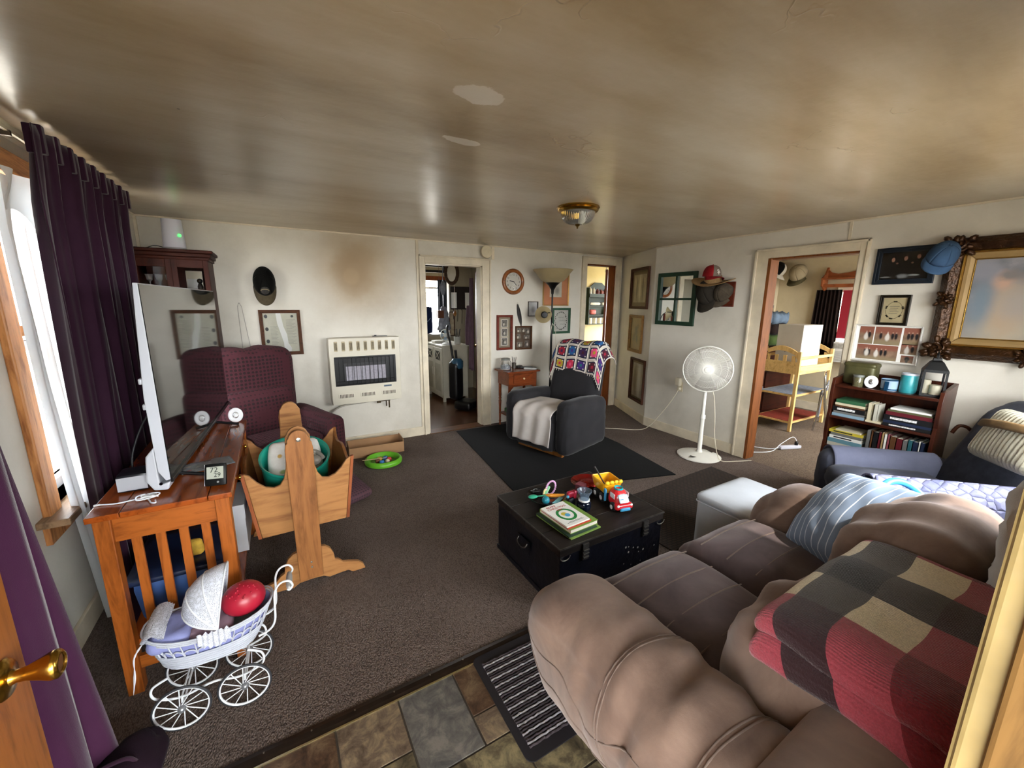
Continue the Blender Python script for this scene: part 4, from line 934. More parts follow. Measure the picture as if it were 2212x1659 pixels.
# ------------------------------------------------------------------ side table with jar
SIDEW = wood('side_table_wood', '#3d1a0b', '#6f3416', 1.2, 'x', .3, .35)
tb = thing('side_table', 'small brown turned-leg side table with one drawer beside the kitchen doorway', 'side table', (2.58, 4.27, 0))
MB().box(-.235, -.17, .715, .235, .17, .735).build('tabletop', SIDEW, tb, bevel=.004)
MB().box(-.20, -.14, .555, .20, .14, .715).build('case', SIDEW, tb, bevel=.002)
dw = MB().box(-.135, -.150, .585, .135, -.139, .700).build('drawer', SIDEW, tb, bevel=.003)
MB().lathe([(0, 0), (.007, 0), (.006, .008), (.013, .016), (.011, .022), (0, .024)], 14, M_=TR(0, -.150, .642) @ RX(PI/2)).build('knob', M('ivory_knob', '#d7b98a', .4), dw, smooth=50)
MB().prism([(-.20, .555), (.20, .555), (.20, .50), (.17, .505), (.13, .545), (-.13, .545), (-.17, .505), (-.20, .50)], -.14, -.125, 'xz').build('apron', SIDEW, tb, bevel=.002)
for x in (-.18, .18):
    for y in (-.12, .12): MB().lathe([(.016, 0), (.010, .02), (.013, .05), (.017, .06), (.012, .075), (.015, .25), (.019, .33), (.012, .345), (.020, .36), (.013, .375), (.018, .40), (.018, .555)], 14, c=(x, y, 0)).build('leg', SIDEW, tb, smooth=50)
MB().box(-.18, -.13, .16, .18, .13, .178).build('shelf', SIDEW, tb)
gb = tag(MB().rbox((0, 0, .03), (.24, .18, .06), .02, (8, 8, 4), lambda u, v, w, p: p+Vector((0, 0, .008*nz((u*3, v*3, 0))))).build('folded_cloth', cloth('green_cloth', '#4a6a40', .2, 14), smooth=70), 'folded green cloth on the lower shelf of the side table', 'cloth', loc=(2.56, 4.27, .179))
jr = thing('glass_jar', 'clear glass jar with lid half full of white beads on the side table', 'jar', (2.445, 4.33, .735))
MB().lathe([(0, 0), (.062, 0), (.068, .01), (.068, .095), (.055, .112), (.053, .120), (.049, .120), (.051, .110), (.063, .093), (.063, .012), (0, .008)], 28).build('bowl', M('jar_glass', '#ffffff', .03, var=0, trans=1., ior=1.3), jr, smooth=50)
MB().lathe([(0, .010), (.060, .010), (.061, .05), (.03, .06), (0, .055)], 20).build('contents', M('jar_beads', '#a9aeb6', .35, var=.5, scale=90, bump=.6, bscale=120), jr, smooth=60)
MB().lathe([(.056, .118), (.058, .122), (.058, .136), (.045, .142), (0, .143)], 28).build('lid', M('pewter_lid', '#8c8f88', .35, .6), jr, smooth=40)
pn = thing('pen_cup', 'small dark cup of pens and brushes behind the jar', 'pen cup', (2.585, 4.36, .735))
MB().lathe([(0, 0), (.026, 0), (.028, .07), (.025, .07), (.023, .004), (0, .004)], 18).build('cup', M('smoke_cup', '#4a423a', .3), pn, smooth=40)
for k in range(6): MB().cyl((.006*math.cos(k), .006*math.sin(k), .006), (.03*math.cos(k*1.05), .03*math.sin(k*1.05), .125+.01*(k % 3)), .003, seg=6).build('pen', M('pen_dark_%d' % (k % 2), ('#1d1a18', '#5a4634')[k % 2], .4), pn)
rm = tag(MB().rbox((0, 0, .011), (.05, .16, .022), .006, (4, 8, 3)).build('remote_control', M('pale_remote', '#9a9a96', .4, var=.1), smooth=50), 'pale grey remote control lying at the front edge of the side table', 'remote', loc=(2.72, 4.185, .735), rz=.9)
rm2 = tag(MB().rbox((0, 0, .010), (.05, .17, .020), .006, (4, 8, 3)).build('remote_control', M('black_abs2', '#141414', .4, var=0), smooth=50), 'black remote control lying behind the pale remote on the side table', 'remote', loc=(2.735, 4.30, .735), rz=1.2)
kk = tag(MB().rbox((0, 0, .014), (.10, .07, .028), .01, (5, 5, 3), lambda u, v, w, p: p*(1+.12*nz(p, 40))).build('dark_glasses_case', M('case_dark', '#241e1b', .5), smooth=60), 'dark glasses case lying beside the pen cup on the side table', 'case', loc=(2.665, 4.37, .735), rz=.5)

# ------------------------------------------------------------------ floor lamp with reading arm
BMET = M('black_lamp_metal', '#131313', .35, .5, var=.1); FROST = M('amber_frosted_glass', '#b3a27a', .45, var=.06, trans=.25)
lp = thing('floor_lamp', 'black torchiere floor lamp with frosted bowl and side reading light', 'lamp', (3.04, 4.20, 0))
MB().lathe([(0, 0), (.14, 0), (.14, .012), (.03, .03), (.013, .04)], 28).build('base', BMET, lp, smooth=40)
MB().cyl((0, 0, .03), (0, 0, 1.28), .0135, seg=14).cyl((0, 0, 1.28), (0, 0, 1.70), .011, seg=14).build('pole', BMET, lp, smooth=60)
MB().lathe([(.014, 1.66), (.018, 1.68), (.020, 1.71), (.030, 1.73), (.052, 1.765), (.090, 1.80), (.085, 1.803), (0, 1.79)], 28).build('socket_cup', BMET, lp, smooth=50)
MB().lathe([(.06, 1.785), (.085, 1.80), (.14, 1.825), (.18, 1.865), (.20, 1.90), (.25, 1.955), (.246, 1.957), (.195, 1.905), (.13, 1.832), (.06, 1.795)], 40, caps=False).build('bowl_shade', FROST, lp, smooth=60)
MB().tube(smooth_path([(0, 0, 1.28), (-.01, -.02, 1.38), (-.06, -.05, 1.43), (-.13, -.08, 1.43), (-.19, -.10, 1.415)]), .006, 8).build('gooseneck', BMET, lp, smooth=70)
mm = TR(-.175, -.085, 1.41) @ Vector((-.45, -.89, .0)).to_track_quat('Z', 'Y').to_matrix().to_4x4() @ RX(PI)
MB().lathe([(.03, .0), (.038, .01), (.06, .05), (.105, .085), (.103, .087), (.057, .054), (.03, .014)], 32, M_=mm, caps=False).build('reading_shade', FROST, lp, smooth=60)
MB().lathe([(0, -.03), (.032, -.028), (.042, -.012), (.042, .008), (0, .012)], 24, M_=mm).build('reading_socket', BMET, lp, smooth=50)
MB().tube(smooth_path([(0, -.014, 1.30), (.04, -.03, 1.22), (.05, -.03, 1.0), (.04, -.03, .75), (.02, -.03, .5)]), .003, 6).tube(smooth_path([(0, -.014, 1.30), (-.04, -.03, 1.15), (-.06, -.04, .95), (-.04, -.03, .7), (.0, -.04, .5)]), .003, 6).build('cord', M('cream_cord', '#c9c0aa', .5, var=0), lp, smooth=70)

# ------------------------------------------------------------------ charcoal recliner with towel and afghan
CHAR = cloth('charcoal_slipcover', '#29282a', .12, 5., 700., .25, .92, .15, .6); CHARL = CHAR
gr = thing('charcoal_recliner', 'charcoal slipcovered recliner standing on the black mat', 'armchair', (2.585, 3.44, .012), math.radians(-74))
# faces local -y (towards the left of the picture); +x local is towards the camera side
def soft(a=.012, s=3.):
    return lambda u, v, w, p: p+Vector((a*nz((u*s, v*s, w*s)), a*nz((u*s+9, v*s, w*s)), a*nz((u*s, v*s+7, w*s))))
MB().rbox((0, .02, .20), (.66, .66, .34), .06, (10, 10, 8), soft()).build('base', CHAR, gr, smooth=75)
MB().rbox((0, -.10, .40), (.50, .58, .16), .065, (12, 12, 6), soft()).build('seat_cushion', CHAR, gr, smooth=75)
MB().rbox((0, -.33, .22), (.50, .14, .34), .06, (12, 6, 10), soft()).build('footrest', CHAR, gr, smooth=75)
for s in (-1, 1):
    MB().rbox((s*.345, -.01, .32), (.19, .74, .56), .085, (10, 16, 12), lambda u, v, w, p: p+Vector((.01*nz((u*2, v*3, w*3)), .012*nz((u*4, v*2, w*4+3)), -.04*max(0, v)*(w > 0)+.03*max(0, -v)*(w > .5)*0))).build('arm', CHAR, gr, smooth=75)
def gback(u, v, w, p):
    k = (w+1)/2; p.y += .20*k; p.x *= 1-.06*k; p.z += .025*(1-u*u)*(w > .5); return p+Vector((.008*nz((u*3, v*3, w*3)), -.03*(1-u*u)*(1-w*w)*(v < 0), 0))
MB().rbox((0, .27, .70), (.66, .20, .74), .095, (16, 8, 16), gback).build('backrest', CHAR, gr, smooth=75)
MB().box(-.30, -.28, -.010, .30, -.24, .035).box(-.30, .22, -.010, .30, .26, .035).build('wooden_rail', wood('chair_rail', '#6a3a1c', '#96602e'), gr)
# towel over the seat front
def towel(u, v):
    x = -.25+.50*u; L = .30; q = v*(.42+.28)
    wr = .012*math.sin(u*17+v*3)*min(1, v*2)
    if q < L: return Vector((x, .02-q, .507+.010*math.sin(PI*u)+wr*.4-.01*(1-v)))
    q2 = q-L; a = min(q2/.12, PI/2)*1.0
    if q2 < .12: return Vector((x, -.28-.145*math.sin(q2/.12*PI/2), .507-.10*(1-math.cos(q2/.12*PI/2))+wr*.5))
    return Vector((x+.01*math.sin(q2*9), -.428-wr*.9, .407-(q2-.12)))
tw = tag(MB().grid(30, 40, towel).build('towel', cloth('white_towel', '#cfc8c2', .06, 9, 600, .4), smooth=75, solid=.006), 'white towel spread over the seat front of the charcoal recliner', 'towel'); tw.parent = None
tw.matrix_world = TR(2.585, 3.44, .012) @ RZ(math.radians(-74))
# granny-square afghan, each square its own piece
AF = thing('crochet_afghan', 'colourful granny-square afghan draped over the back of the charcoal recliner', 'blanket'); AF.matrix_world = TR(2.585, 3.44, .012) @ RZ(math.radians(-74))
def drape(s_, t_):
    """s_ across the chair (-.5...5 m), t_ along from front hem over the top to the back"""
    lean = .22; top = 1.098; yf, yb = .155+.20, .375+.20
    edge = max(0, abs(s_)-.27)
    zdrop = -.9*edge if edge > 0 else 0; sx = s_ if abs(s_) < .27 else math.copysign(.27+edge*.45, s_)
    if t_ < .28: p = Vector((sx, yf+.012-(.28-t_)*lean-.035, top-.05-(.28-t_)))
    elif t_ < .58:
        a = (t_-.28)/.30*PI; p = Vector((sx, (yf+yb)/2-.125*math.cos(a), top-.05+.075*math.sin(a)))
    else: p = Vector((sx, yb+.03, top-.05-(t_-.58)))
    p.z += zdrop+.008*math.sin(s_*20+t_*9); return p
YA = [M('yarn_cream', '#d9d0c4', .95, var=.1, scale=60, bump=.7, bscale=220), M('yarn_navy', '#1d2036', .95, var=.15, scale=60, bump=.7, bscale=220)]
PET = [M('yarn_'+nm, c, .95, var=.15, scale=60, bump=.7, bscale=220) for nm, c in (('red', '#9c1f34'), ('gold', '#b79a2c'), ('blue', '#245b92'), ('plum', '#3a1f4a'), ('rose', '#c8334f'), ('violet', '#4a2a78'), ('wine', '#4a1626'), ('pink', '#e0507a'), ('teal', '#1e6a74'))]
sq = .145; order = [0, 1, 4, 5, 6, 7, 2, 0, 2, 3, 7, 5, 8, 0, 3, 1, 2, 6, 4, 5, 1, 7, 3, 0]
rows, cols = 4, 6
for r_ in range(rows):
    for c_ in range(cols):
        t0 = .02+r_*sq; s0 = -cols*sq/2+c_*sq+.03; n_ = 10
        def fn(u, v, t0=t0, s0=s0):
            p = drape(s0+u*sq, t0+v*sq); d = max(abs(u-.5), abs(v-.5))
            return p+Vector((0, -.004 if t0 < .3 else 0, .004))*(1-d)
        def mf(i, j):
            a, b = abs(i-4.5), abs(j-4.5); m = max(a, b); rr_ = math.hypot(a, b)
            if m > 4: return 0
            if m > 3: return 1
            if rr_ > 3.3: return 0
            if rr_ > 1.2: return 2
            return 3
        k = (order[(r_*cols+c_) % len(order)])
        MB().grid(n_, n_, fn, mfn=mf).build('granny_square', [YA[0], YA[1], PET[k], PET[(k+3) % 9]], AF, smooth=80, solid=.007)
mb = MB()
for k in range(28):
    p = drape(-.40+k*.03, .02); mb.tube([p, p+Vector((.004*math.sin(k), -.004, -.018))], .003, 5)
mb.build('fringe', YA[0], AF)
# floor coverings
mt = tag(MB().prism([(1.60, 2.68), (3.08, 2.24), (3.24, 3.12), (3.30, 4.36), (1.80, 4.40)], 0, .008, 'xy').build('floor_mat', cloth('black_mat', '#0f0e0f', .15, 2., 800., .4)), 'large flat black mat on the carpet under the charcoal recliner', 'mat')
def mat_weave():
    n = NT('brown_basket_weave'); v = n.coord((1, 1, 1), (0, 0, .1))
    br = n.add('ShaderNodeTexBrick'); br.inputs['Scale'].default_value = 13.; br.inputs['Color1'].default_value = lin('#2a1c15'); br.inputs['Color2'].default_value = lin('#35251c'); br.inputs['Mortar'].default_value = lin('#120c08'); br.inputs['Mortar Size'].default_value = .06
    br.inputs['Brick Width'].default_value = .55; br.inputs['Row Height'].default_value = .28; n.link(v, br.inputs['Vector'])
    n.color(br.outputs['Color']); n.set(Roughness=.9); n.bump(br.outputs['Fac'], -.8, .01); return n.m
tag(MB().prism([(2.06, 1.46), (3.52, 1.52), (3.54, 2.19), (2.04, 2.13)], 0, .009, 'xy').build('area_rug', mat_weave(), bevel=.003), 'brown basket-weave rug beyond the black trunk', 'rug')
# striped entry mat with rubber border
em = thing('door_mat', 'ribbed grey striped door mat with black rubber border beside the sofa', 'mat', (.61, .90, .004))
def rrect(w, h, r): return arc(w-r, r, r, -90, 0, 5)+arc(w-r, h-r, r, 0, 90, 5)+arc(r, h-r, r, 90, 180, 5)+arc(r, r, r, 180, 270, 5)
MB().prism(rrect(.80, .475, .03), 0, .005, 'xy').build('rubber_backing', M('black_rubber', '#18151a', .7, var=.1), em, bevel=.001)
RIB = [M('mat_rib_%d' % k, c, .95, var=.45, scale=70, bump=.6, bscale=150) for k, c in enumerate(('#2b2529', '#8f8c92', '#3b3338'))]
for k in range(33):
    y = .045+k*.0118; mb = MB().tube([(.03+.74*i/50, y+.0016*math.sin(i*2.1+k), .0085+.0012*math.sin(i*3.3+k*2)) for i in range(51)], .0046, 6)
    mb.build('rib', RIB[1 if k % 3 == 1 else (0 if k % 2 else 2)], em, smooth=80)
# cardboard box and green toy ring by the heater
CARD = M('corrugated_cardboard', '#9a7552', .85, var=.08)
bx = thing('cardboard_box', 'shallow open cardboard box on the carpet under the heater', 'box', (.80, 4.19, 0), math.radians(-3))
for a in ((-.27, -.12, 0, .27, -.113, .11), (-.27, .113, 0, .27, .12, .12), (-.27, -.113, 0, -.263, .113, .12), (.263, -.113, 0, .27, .113, .135)): MB().box(*a).build('wall_panel', CARD, bx)
MB().box(-.263, -.113, 0, .263, .113, .006).build('bottom_panel', CARD, bx)
MB().box(.15, -.1145, .05, .22, -.1135, .085).build('label_patch', M('grey_label', '#9b9388', .6), bx)
hp = thing('toy_ring', 'bright green round toy tray of small coloured toys by the cardboard box', 'toy tray', (.80, 3.84, 0))
LIME = M('lime_plastic', '#5fa527', .35, var=.06)
MB().lathe([(.125, .004), (.150, .0), (.172, .01), (.178, .032), (.168, .052), (.155, .058), (.145, .050), (.138, .03), (.125, .012)], 40, caps=False).build('outer_ring', LIME, hp, smooth=50)
MB().lathe([(.0, .003), (.13, .003), (.13, .008), (0, .008)], 36).build('floor', M('lime_dark', '#5c8a33', .5), hp)
for k, c in enumerate(('#b8342c', '#2f68b8', '#c79a2c', '#6a3a24', '#3f7fc4', '#d2c4a4')):
    o = MB().rbox((0, 0, .02), (.045, .04, .038), .014, (5, 5, 5)).build('little_toy', M('toy_col_%d' % k, c, .4, var=.1), smooth=60)
    tag(o, ['small %s toy piece in the green toy tray' % q for q in ('red', 'dark blue', 'amber', 'brown', 'sky blue', 'beige')][k], 'toy', 'little toys in the green tray', loc=(.80+.055*math.cos(k*1.05), 3.84+.055*math.sin(k*1.05), .0085), rz=k)
MB().cyl((-.20, -.02, .07), (.02, -.03, .06), .004, seg=8).build('drawstring', M('cord_tan', '#9c8a66', .8), hp)
# ------------------------------------------------------------------ angled wall and right wall
F1 = wood('walnut_frame', '#23120a', '#46281a', 2., 'x', .5, 0.)
def along(s, z, off=.0): return (4.06+.406*s-.914*off, 3.50+.914*s+.406*off, z)
framed('tall_print_frame', 'brown framed pale print, topmost of three on the angled wall', along(.395, 1.75, .002), ANGW, .55, .53, .035, F1, picture('pale_column_print', '#6f6350', '#a3967c', [(0, 0, .03, .16, '#bdb39a', .6), (-.09, 0, .02, .15, '#4f4434', .6), (.09, 0, .02, .15, '#4f4434', .6)], 8.), .022, .05, M('tan_mount', '#6d5c44', .8))
framed('botanical_frame', 'gilt framed dark botanical picture, middle of three on the angled wall', along(.42, 1.155, .002), ANGW, .42, .50, .04, wood('gilt_brown_frame', '#3d2610', '#7a5626', 2., 'x', .35, .1), picture('brown_botanical', '#6f572f', '#8d7344', [(.0, .04, .05, .07, '#3a2a18', .6), (.03, -.06, .03, .05, '#33271a', .5), (-.06, -.05, .03, .06, '#4a3820', .5), (.05, .10, .03, .03, '#4a3820', .5)], 14.), .022)
framed('glazed_print_frame', 'brown framed glossy print, lowest of three on the angled wall', along(.275, .54, .002), ANGW, .44, .58, .032, F1, picture('grey_glossy_print', '#70665a', '#a8a196', [(-.08, 0, .05, .2, '#5a4a3a', .6), (.05, 0, .05, .2, '#b9b8b4', .5)], 6.), .022, .03, M('tan_mount', '#6d5c44'))
# window-pane mirror
GREENP = M('dark_green_paint', '#12301f', .5, var=.2, scale=12); MIRR = M('mirror_silver', '#e8ecec', .02, 1., var=0)
wm = thing('window_mirror', 'green four-pane window frame mirror on the right wall', 'mirror', (4.058, 3.16, 1.61), rot=RIGHTW)
for a in ((-.26, -.30, -.215, .30), (.215, -.30, .26, .30)): MB().box(a[0], a[1], 0, a[2], a[3], .03).build('stile', GREENP, wm, bevel=.003)
for a in ((-.215, -.30, .215, -.255), (-.215, .255, .215, .30)): MB().box(a[0], a[1], 0, a[2], a[3], .03).build('rail', GREENP, wm, bevel=.003)
MB().box(-.012, -.255, 0, .012, .255, .026).build('mullion', GREENP, wm); MB().box(-.215, -.012, 0, .215, .012, .025).build('mullion', GREENP, wm)
for x in (-.1135, .1135):
    for y in (-.1335, .1335): MB().box(x-.1015, y-.1215, .004, x+.1015, y+.1215, .008).build('pane', MIRR, wm)
# hats on the peg rack
pg = thing('peg_rack', 'small dark wooden peg rack under the hats on the right wall', 'peg rack', (4.058, 2.60, 1.66), rot=RIGHTW)
MB().box(-.12, -.13, 0, .135, .12, .018).build('board', wood('rack_wood', '#3a1710', '#5e2a1c', 2., 'x', .4, .1), pg, bevel=.004)
for x in (-.1, .06): MB().cyl((x, .08, .018), (x, .09, .10), .008, seg=8).build('peg', F1, pg)
STRAW = M('tan_straw', '#8f7048', .8, var=.18, scale=60, bump=.5, bscale=160)
RW = RZ(-PI/2)
sh = thing('straw_hat', 'wide brimmed tan hat on the peg rack under the red cap', 'hat'); sh.matrix_world = TR(3.955, 2.655, 1.80) @ RW @ RX(math.radians(14)) @ RY(math.radians(3))
MB().grid(40, 6, lambda u, v: Vector(((.085+.115*v)*math.cos(2*PI*u)*1.12, (.095+.06*v)*math.sin(2*PI*u), -.02+.045*v*v*abs(math.cos(2*PI*u))**2*1.0-.012*v)), cu=True).build('brim', STRAW, sh, smooth=80, solid=.004)
MB().lathe([(.088, -.02), (.085, .03), (.07, .06), (.04, .07), (0, .062)], 28).build('crown', STRAW, sh, smooth=70)
def emb_sf(t):
    WH = M('white_thread', '#e6e2da', .8, var=0); mt_ = TR(.022, .083, .052) @ RZ(-.3) @ RX(math.radians(70)) @ RY(PI)
    text_obj('S', .05, WH, t, 'emblem', mt_ @ TR(.0, .006, .008), .001); text_obj('F', .05, WH, t, 'emblem', mt_ @ TR(.008, -.008, .008), .001)
REDC = cloth('red_cap_cloth', '#8a1f24', .12, 20); GRYC = cloth('taupe_cap_cloth', '#7d7166', .12, 20)
def emb_sf2(t):
    WH = M('white_thread', '#e6e2da', .8, var=0)
    M0 = TR(0, .100, .048) @ RZ(PI) @ RX(math.radians(68))
    text_obj('S', .055, WH, t, 'emblem', M0 @ TR(.0, .006, .0), .002); text_obj('F', .055, WH, t, 'emblem', M0 @ TR(.008, -.010, .001), .002)
cap('red and taupe baseball cap with white letters on top of the tan hat', (3.94, 2.665, 1.832), RZ(math.radians(158)) @ RX(math.radians(-4)), REDC, REDC, GRYC, 1.0, emb_sf2)
MOSS = cloth('mossy_grey_cap_cloth', '#2c2823', .35, 16)
cap('mossy dark grey baseball cap hanging below the tan hat', (3.985, 2.70, 1.66), RW @ RX(math.radians(58)) @ RZ(PI), MOSS, MOSS, None, 1.35)
cap('faded brown cap tucked half behind the mossy grey cap', (4.00, 2.545, 1.66), RW @ RX(math.radians(62)) @ RZ(PI-.5), cloth('faded_brown_cap', '#4a4238', .3, 16), cloth('faded_brown_cap', '#4a4238'), None, 1.0)
# outlet and plug-in
ol = thing('wall_outlet', 'cream wall outlet with plugged cords behind the fan', 'outlet', (4.059, 3.00, .60), rot=RIGHTW)
MB().box(-.035, -.057, 0, .035, .057, .005).build('plate', M('cream_abs', '#cfc3a6'), ol, bevel=.001)
MB().rbox((-.01, .06, .03), (.07, .10, .05), .015, (6, 6, 5)).build('plug_in_warmer', M('ivory_abs', '#d8cfb8', .4), ol, smooth=60); MB().rbox((.005, -.022, .018), (.026, .03, .034), .006, (4, 4, 4)).build('plug', M('ivory_abs', '#d8cfb8'), ol, smooth=60)
cd = tag(MB().tube(smooth_path([(4.03, 3.0, .57), (4.01, 3.05, .45), (3.98, 3.17, .25), (3.90, 3.28, .06), (3.80, 3.36, .010), (3.6, 3.52, .008), (3.35, 3.72, .008), (3.0, 3.95, .008)]), .0045, 6).build('extension_cord', M('cream_cord', '#c9c0aa'), smooth=70), 'thin cream cord running from the outlet across the carpet', 'cord')

# ------------------------------------------------------------------ pedestal fan
FW = M('fan_white', '#d9d6cc', .4, var=.04)
fn_ = thing('pedestal_fan', 'white oscillating pedestal fan on a round base by the right wall', 'fan', (3.70, 2.44, 0))
def fbase(u, v):
    a = 2*PI*u; r = .205*(1-v)+.03*v; return Vector((r*math.cos(a)*1.0, r*1.05*math.sin(a), .012+.035*math.sin(v*PI/2)))
MB().grid(40, 8, fbase, cu=True).lathe([(.205, 0), (.21, .004), (.205, .014)], 40, caps=False).build('base', FW, fn_, smooth=50)
MB().lathe([(.034, .04), (.030, .06), (.022, .075), (.020, .40), (.026, .405), (.026, .44), (.016, .45), (.015, .72)], 20).build('pole', FW, fn_, smooth=45)
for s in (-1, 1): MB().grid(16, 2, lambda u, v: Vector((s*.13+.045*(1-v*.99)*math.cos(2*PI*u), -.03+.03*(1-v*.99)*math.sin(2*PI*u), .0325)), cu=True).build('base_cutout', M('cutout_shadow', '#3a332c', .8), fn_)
hd = Vector((-.82, -.57, .04)).to_track_quat('Z', 'Y').to_matrix().to_4x4(); Fm = TR(-.02, -.01, .92) @ hd
FR = .228
mb = MB()
for r, z in ((FR, 0), (FR*.985, .02), (FR*.985, -.02)): mb.tube([(r*math.cos(2*PI*k/64), r*math.sin(2*PI*k/64), z) for k in range(64)], .0045, 6, closed=True, M_=Fm)
mb.build('guard_rim', FW, fn_, smooth=70)
def guard(sgn, n_):
    mb = MB()
    for k in range(n_):
        a = 2*PI*k/n_; pts = []
        for i in range(8):
            r = .045+(FR-.045)*i/7; pts.append((r*math.cos(a+.35*(1-i/7)), r*math.sin(a+.35*(1-i/7)), sgn*(.018+.062*(1-(r/FR)**2.2))))
        mb.tube(pts, .0017, 4, M_=Fm, caps=False)
    for r in (.12, .18): mb.tube([(r*math.cos(2*PI*k/48), r*math.sin(2*PI*k/48), sgn*(.018+.062*(1-(r/FR)**2.2))) for k in range(48)], .0016, 5, closed=True, M_=Fm)
    return mb
o = guard(1, 110).build('front_guard', FW, fn_, smooth=70); o['kind'] = 'stuff'
o = guard(-1, 60).build('rear_guard', FW, fn_, smooth=70); o['kind'] = 'stuff'
MB().lathe([(.05, .070), (.052, .082), (.040, .088), (.030, .086), (.028, .092), (.012, .096), (0, .094)], 28, M_=Fm).build('hub_badge', FW, fn_, smooth=50)
for k in range(4):
    a0 = k*PI/2
    MB().grid(10, 8, lambda u, v: Vector(((.03+.185*v)*math.cos(a0+(u-.5)*(1.15-.15*v)), (.03+.185*v)*math.sin(a0+(u-.5)*(1.15-.15*v)), .035*(u-.5))), M_=Fm).build('blade', M('fan_blade', '#99938a', .35, var=.03), fn_, smooth=70, solid=.003)
MB().lathe([(.055, -.20), (.075, -.18), (.08, -.10), (.05, -.075), (0, -.07)], 24, M_=Fm).build('motor', FW, fn_, smooth=50)
MB().rbox((.04, .03, .74), (.05, .05, .12), .02, (4, 4, 6)).build('neck', FW, fn_, smooth=60)
MB().tube(smooth_path([(.06, .02, .82), (.05, -.06, .66), (.045, -.10, .45), (.03, -.13, .25), (.05, -.17, .06), (.06, -.22, .008), (.20, -.30, .008), (.33, -.36, .010)]), .004, 6).build('cord', M('cream_cord', '#c9c0aa'), fn_, smooth=70)

# ------------------------------------------------------------------ pictures round the big gilt frame
DBLUE = M('dark_blue_frame', '#131c26', .35, var=.15)
framed('three_boys_photo', 'dark blue framed photograph of three people in black, beside the blue cap', (4.058, 1.20, 1.845), RIGHTW, .34, .265, .035, DBLUE, picture('three_people_photo', '#171513', '#2a2623', [(-.07, .052, .016, .020, '#0c0a09', .3), (-.07, .045, .010, .015, '#a88070', .3), (0, .057, .016, .020, '#2c1c10', .3), (0, .05, .010, .015, '#a88070', .3), (.07, .066, .016, .02, '#2a1a10', .3), (.07, .059, .010, .015, '#a88070', .3), (-.045, .018, .007, .006, '#8f6c5e', .3), (.04, .018, .007, .006, '#8f6c5e', .3), (-.005, -.075, .03, .015, '#8f959a', .5), (.055, -.07, .03, .006, '#aab4b8', .4), (-.10, -.08, .03, .005, '#8f959a', .4)], 9., .3, .25))
f = framed('quote_frame', 'black framed verse in a leaf wreath above the wedding photo collage', (4.058, 1.212, 1.52), RIGHTW, .178, .225, .02, M('black_gold_frame', '#1d170e', .3, .3, var=.3, scale=40), picture('cream_verse_paper', '#b9ab84', '#c9bc96', [], 9.))
mb = MB()
for k in range(40):
    a = 2*PI*k/40; mb.tube([(.048*math.cos(a), .062*math.sin(a), .0048), (.048*math.cos(a+.15), .062*math.sin(a+.15), .0048)], .0009, 4)
for a in (.3, 1.57, 2.8, 4.5, 3.9, 5.6):
    for d in (-.09, .09): mb.sphere((.050*math.cos(a+d), .064*math.sin(a+d), .0048), (.008, .005, .0006), 8, 4)
mb.build('leaf_wreath', M('wreath_ink', '#3a3222', .8), f)
mb = MB()
for k in range(5): mb.box(-.028+.004*(k % 2), .026-k*.013, .0045, .028-.006*(k % 3), .029-k*.013, .0049)
o = mb.build('script_lines', INK, f); o['kind'] = 'stuff'
f = framed('wedding_collage', 'white framed collage of wedding photographs standing above the bookcase', (4.056, 1.225, 1.265), RIGHTW, .40, .285, .012, M('white_frame', '#d6d3cc', .5), M('paper_and_glare_white', '#eeeeea'), artname='mount', glass=False)
def wed(nm, fig): return picture(nm, '#6a5142', '#9a7f6a', [(0, .045, .2, .03, '#8a5646', .5), (0, -.06, .2, .03, '#8d7d62', .5)]+fig, 18., .3, .3)
G = lambda x, y: [(x, y, .009, .024, '#201f22', .45), (x, y+.026, .0045, .0055, '#b08c7a', .4)]
B_ = lambda x, y: [(x, y-.012, .013, .024, '#d3cec6', .45), (x, y+.006, .006, .018, '#d3cec6', .4), (x, y+.028, .0045, .0055, '#b9988a', .4)]
for nm, x, y, w, h, fig in (('a', -.125, .06, .09, .135, B_(0, 0)+G(.02, .005)), ('b', .005, .06, .155, .135, G(-.04, 0)+B_(0, 0)+G(.03, 0)+G(.05, 0)), ('c', .145, .065, .10, .125, G(-.02, 0)+G(.0, 0)+G(.025, 0)), ('d', -.045, -.07, .25, .115, G(-.07, 0)+G(-.045, 0)+B_(0, 0)+B_(-.06, .004)+G(.03, 0)+G(.055, 0)), ('e', .14, -.03, .09, .075, G(.02, 0)+B_(-.01, 0)), ('g', .14, -.105, .07, .055, [(0, .005, .014, .016, '#3a3a38', .3), (0, -.012, .008, .014, '#55534e', .3)])):
    add_photo(f, x, y, w, h, wed('wedding_photo_'+nm, fig), z=.0042)
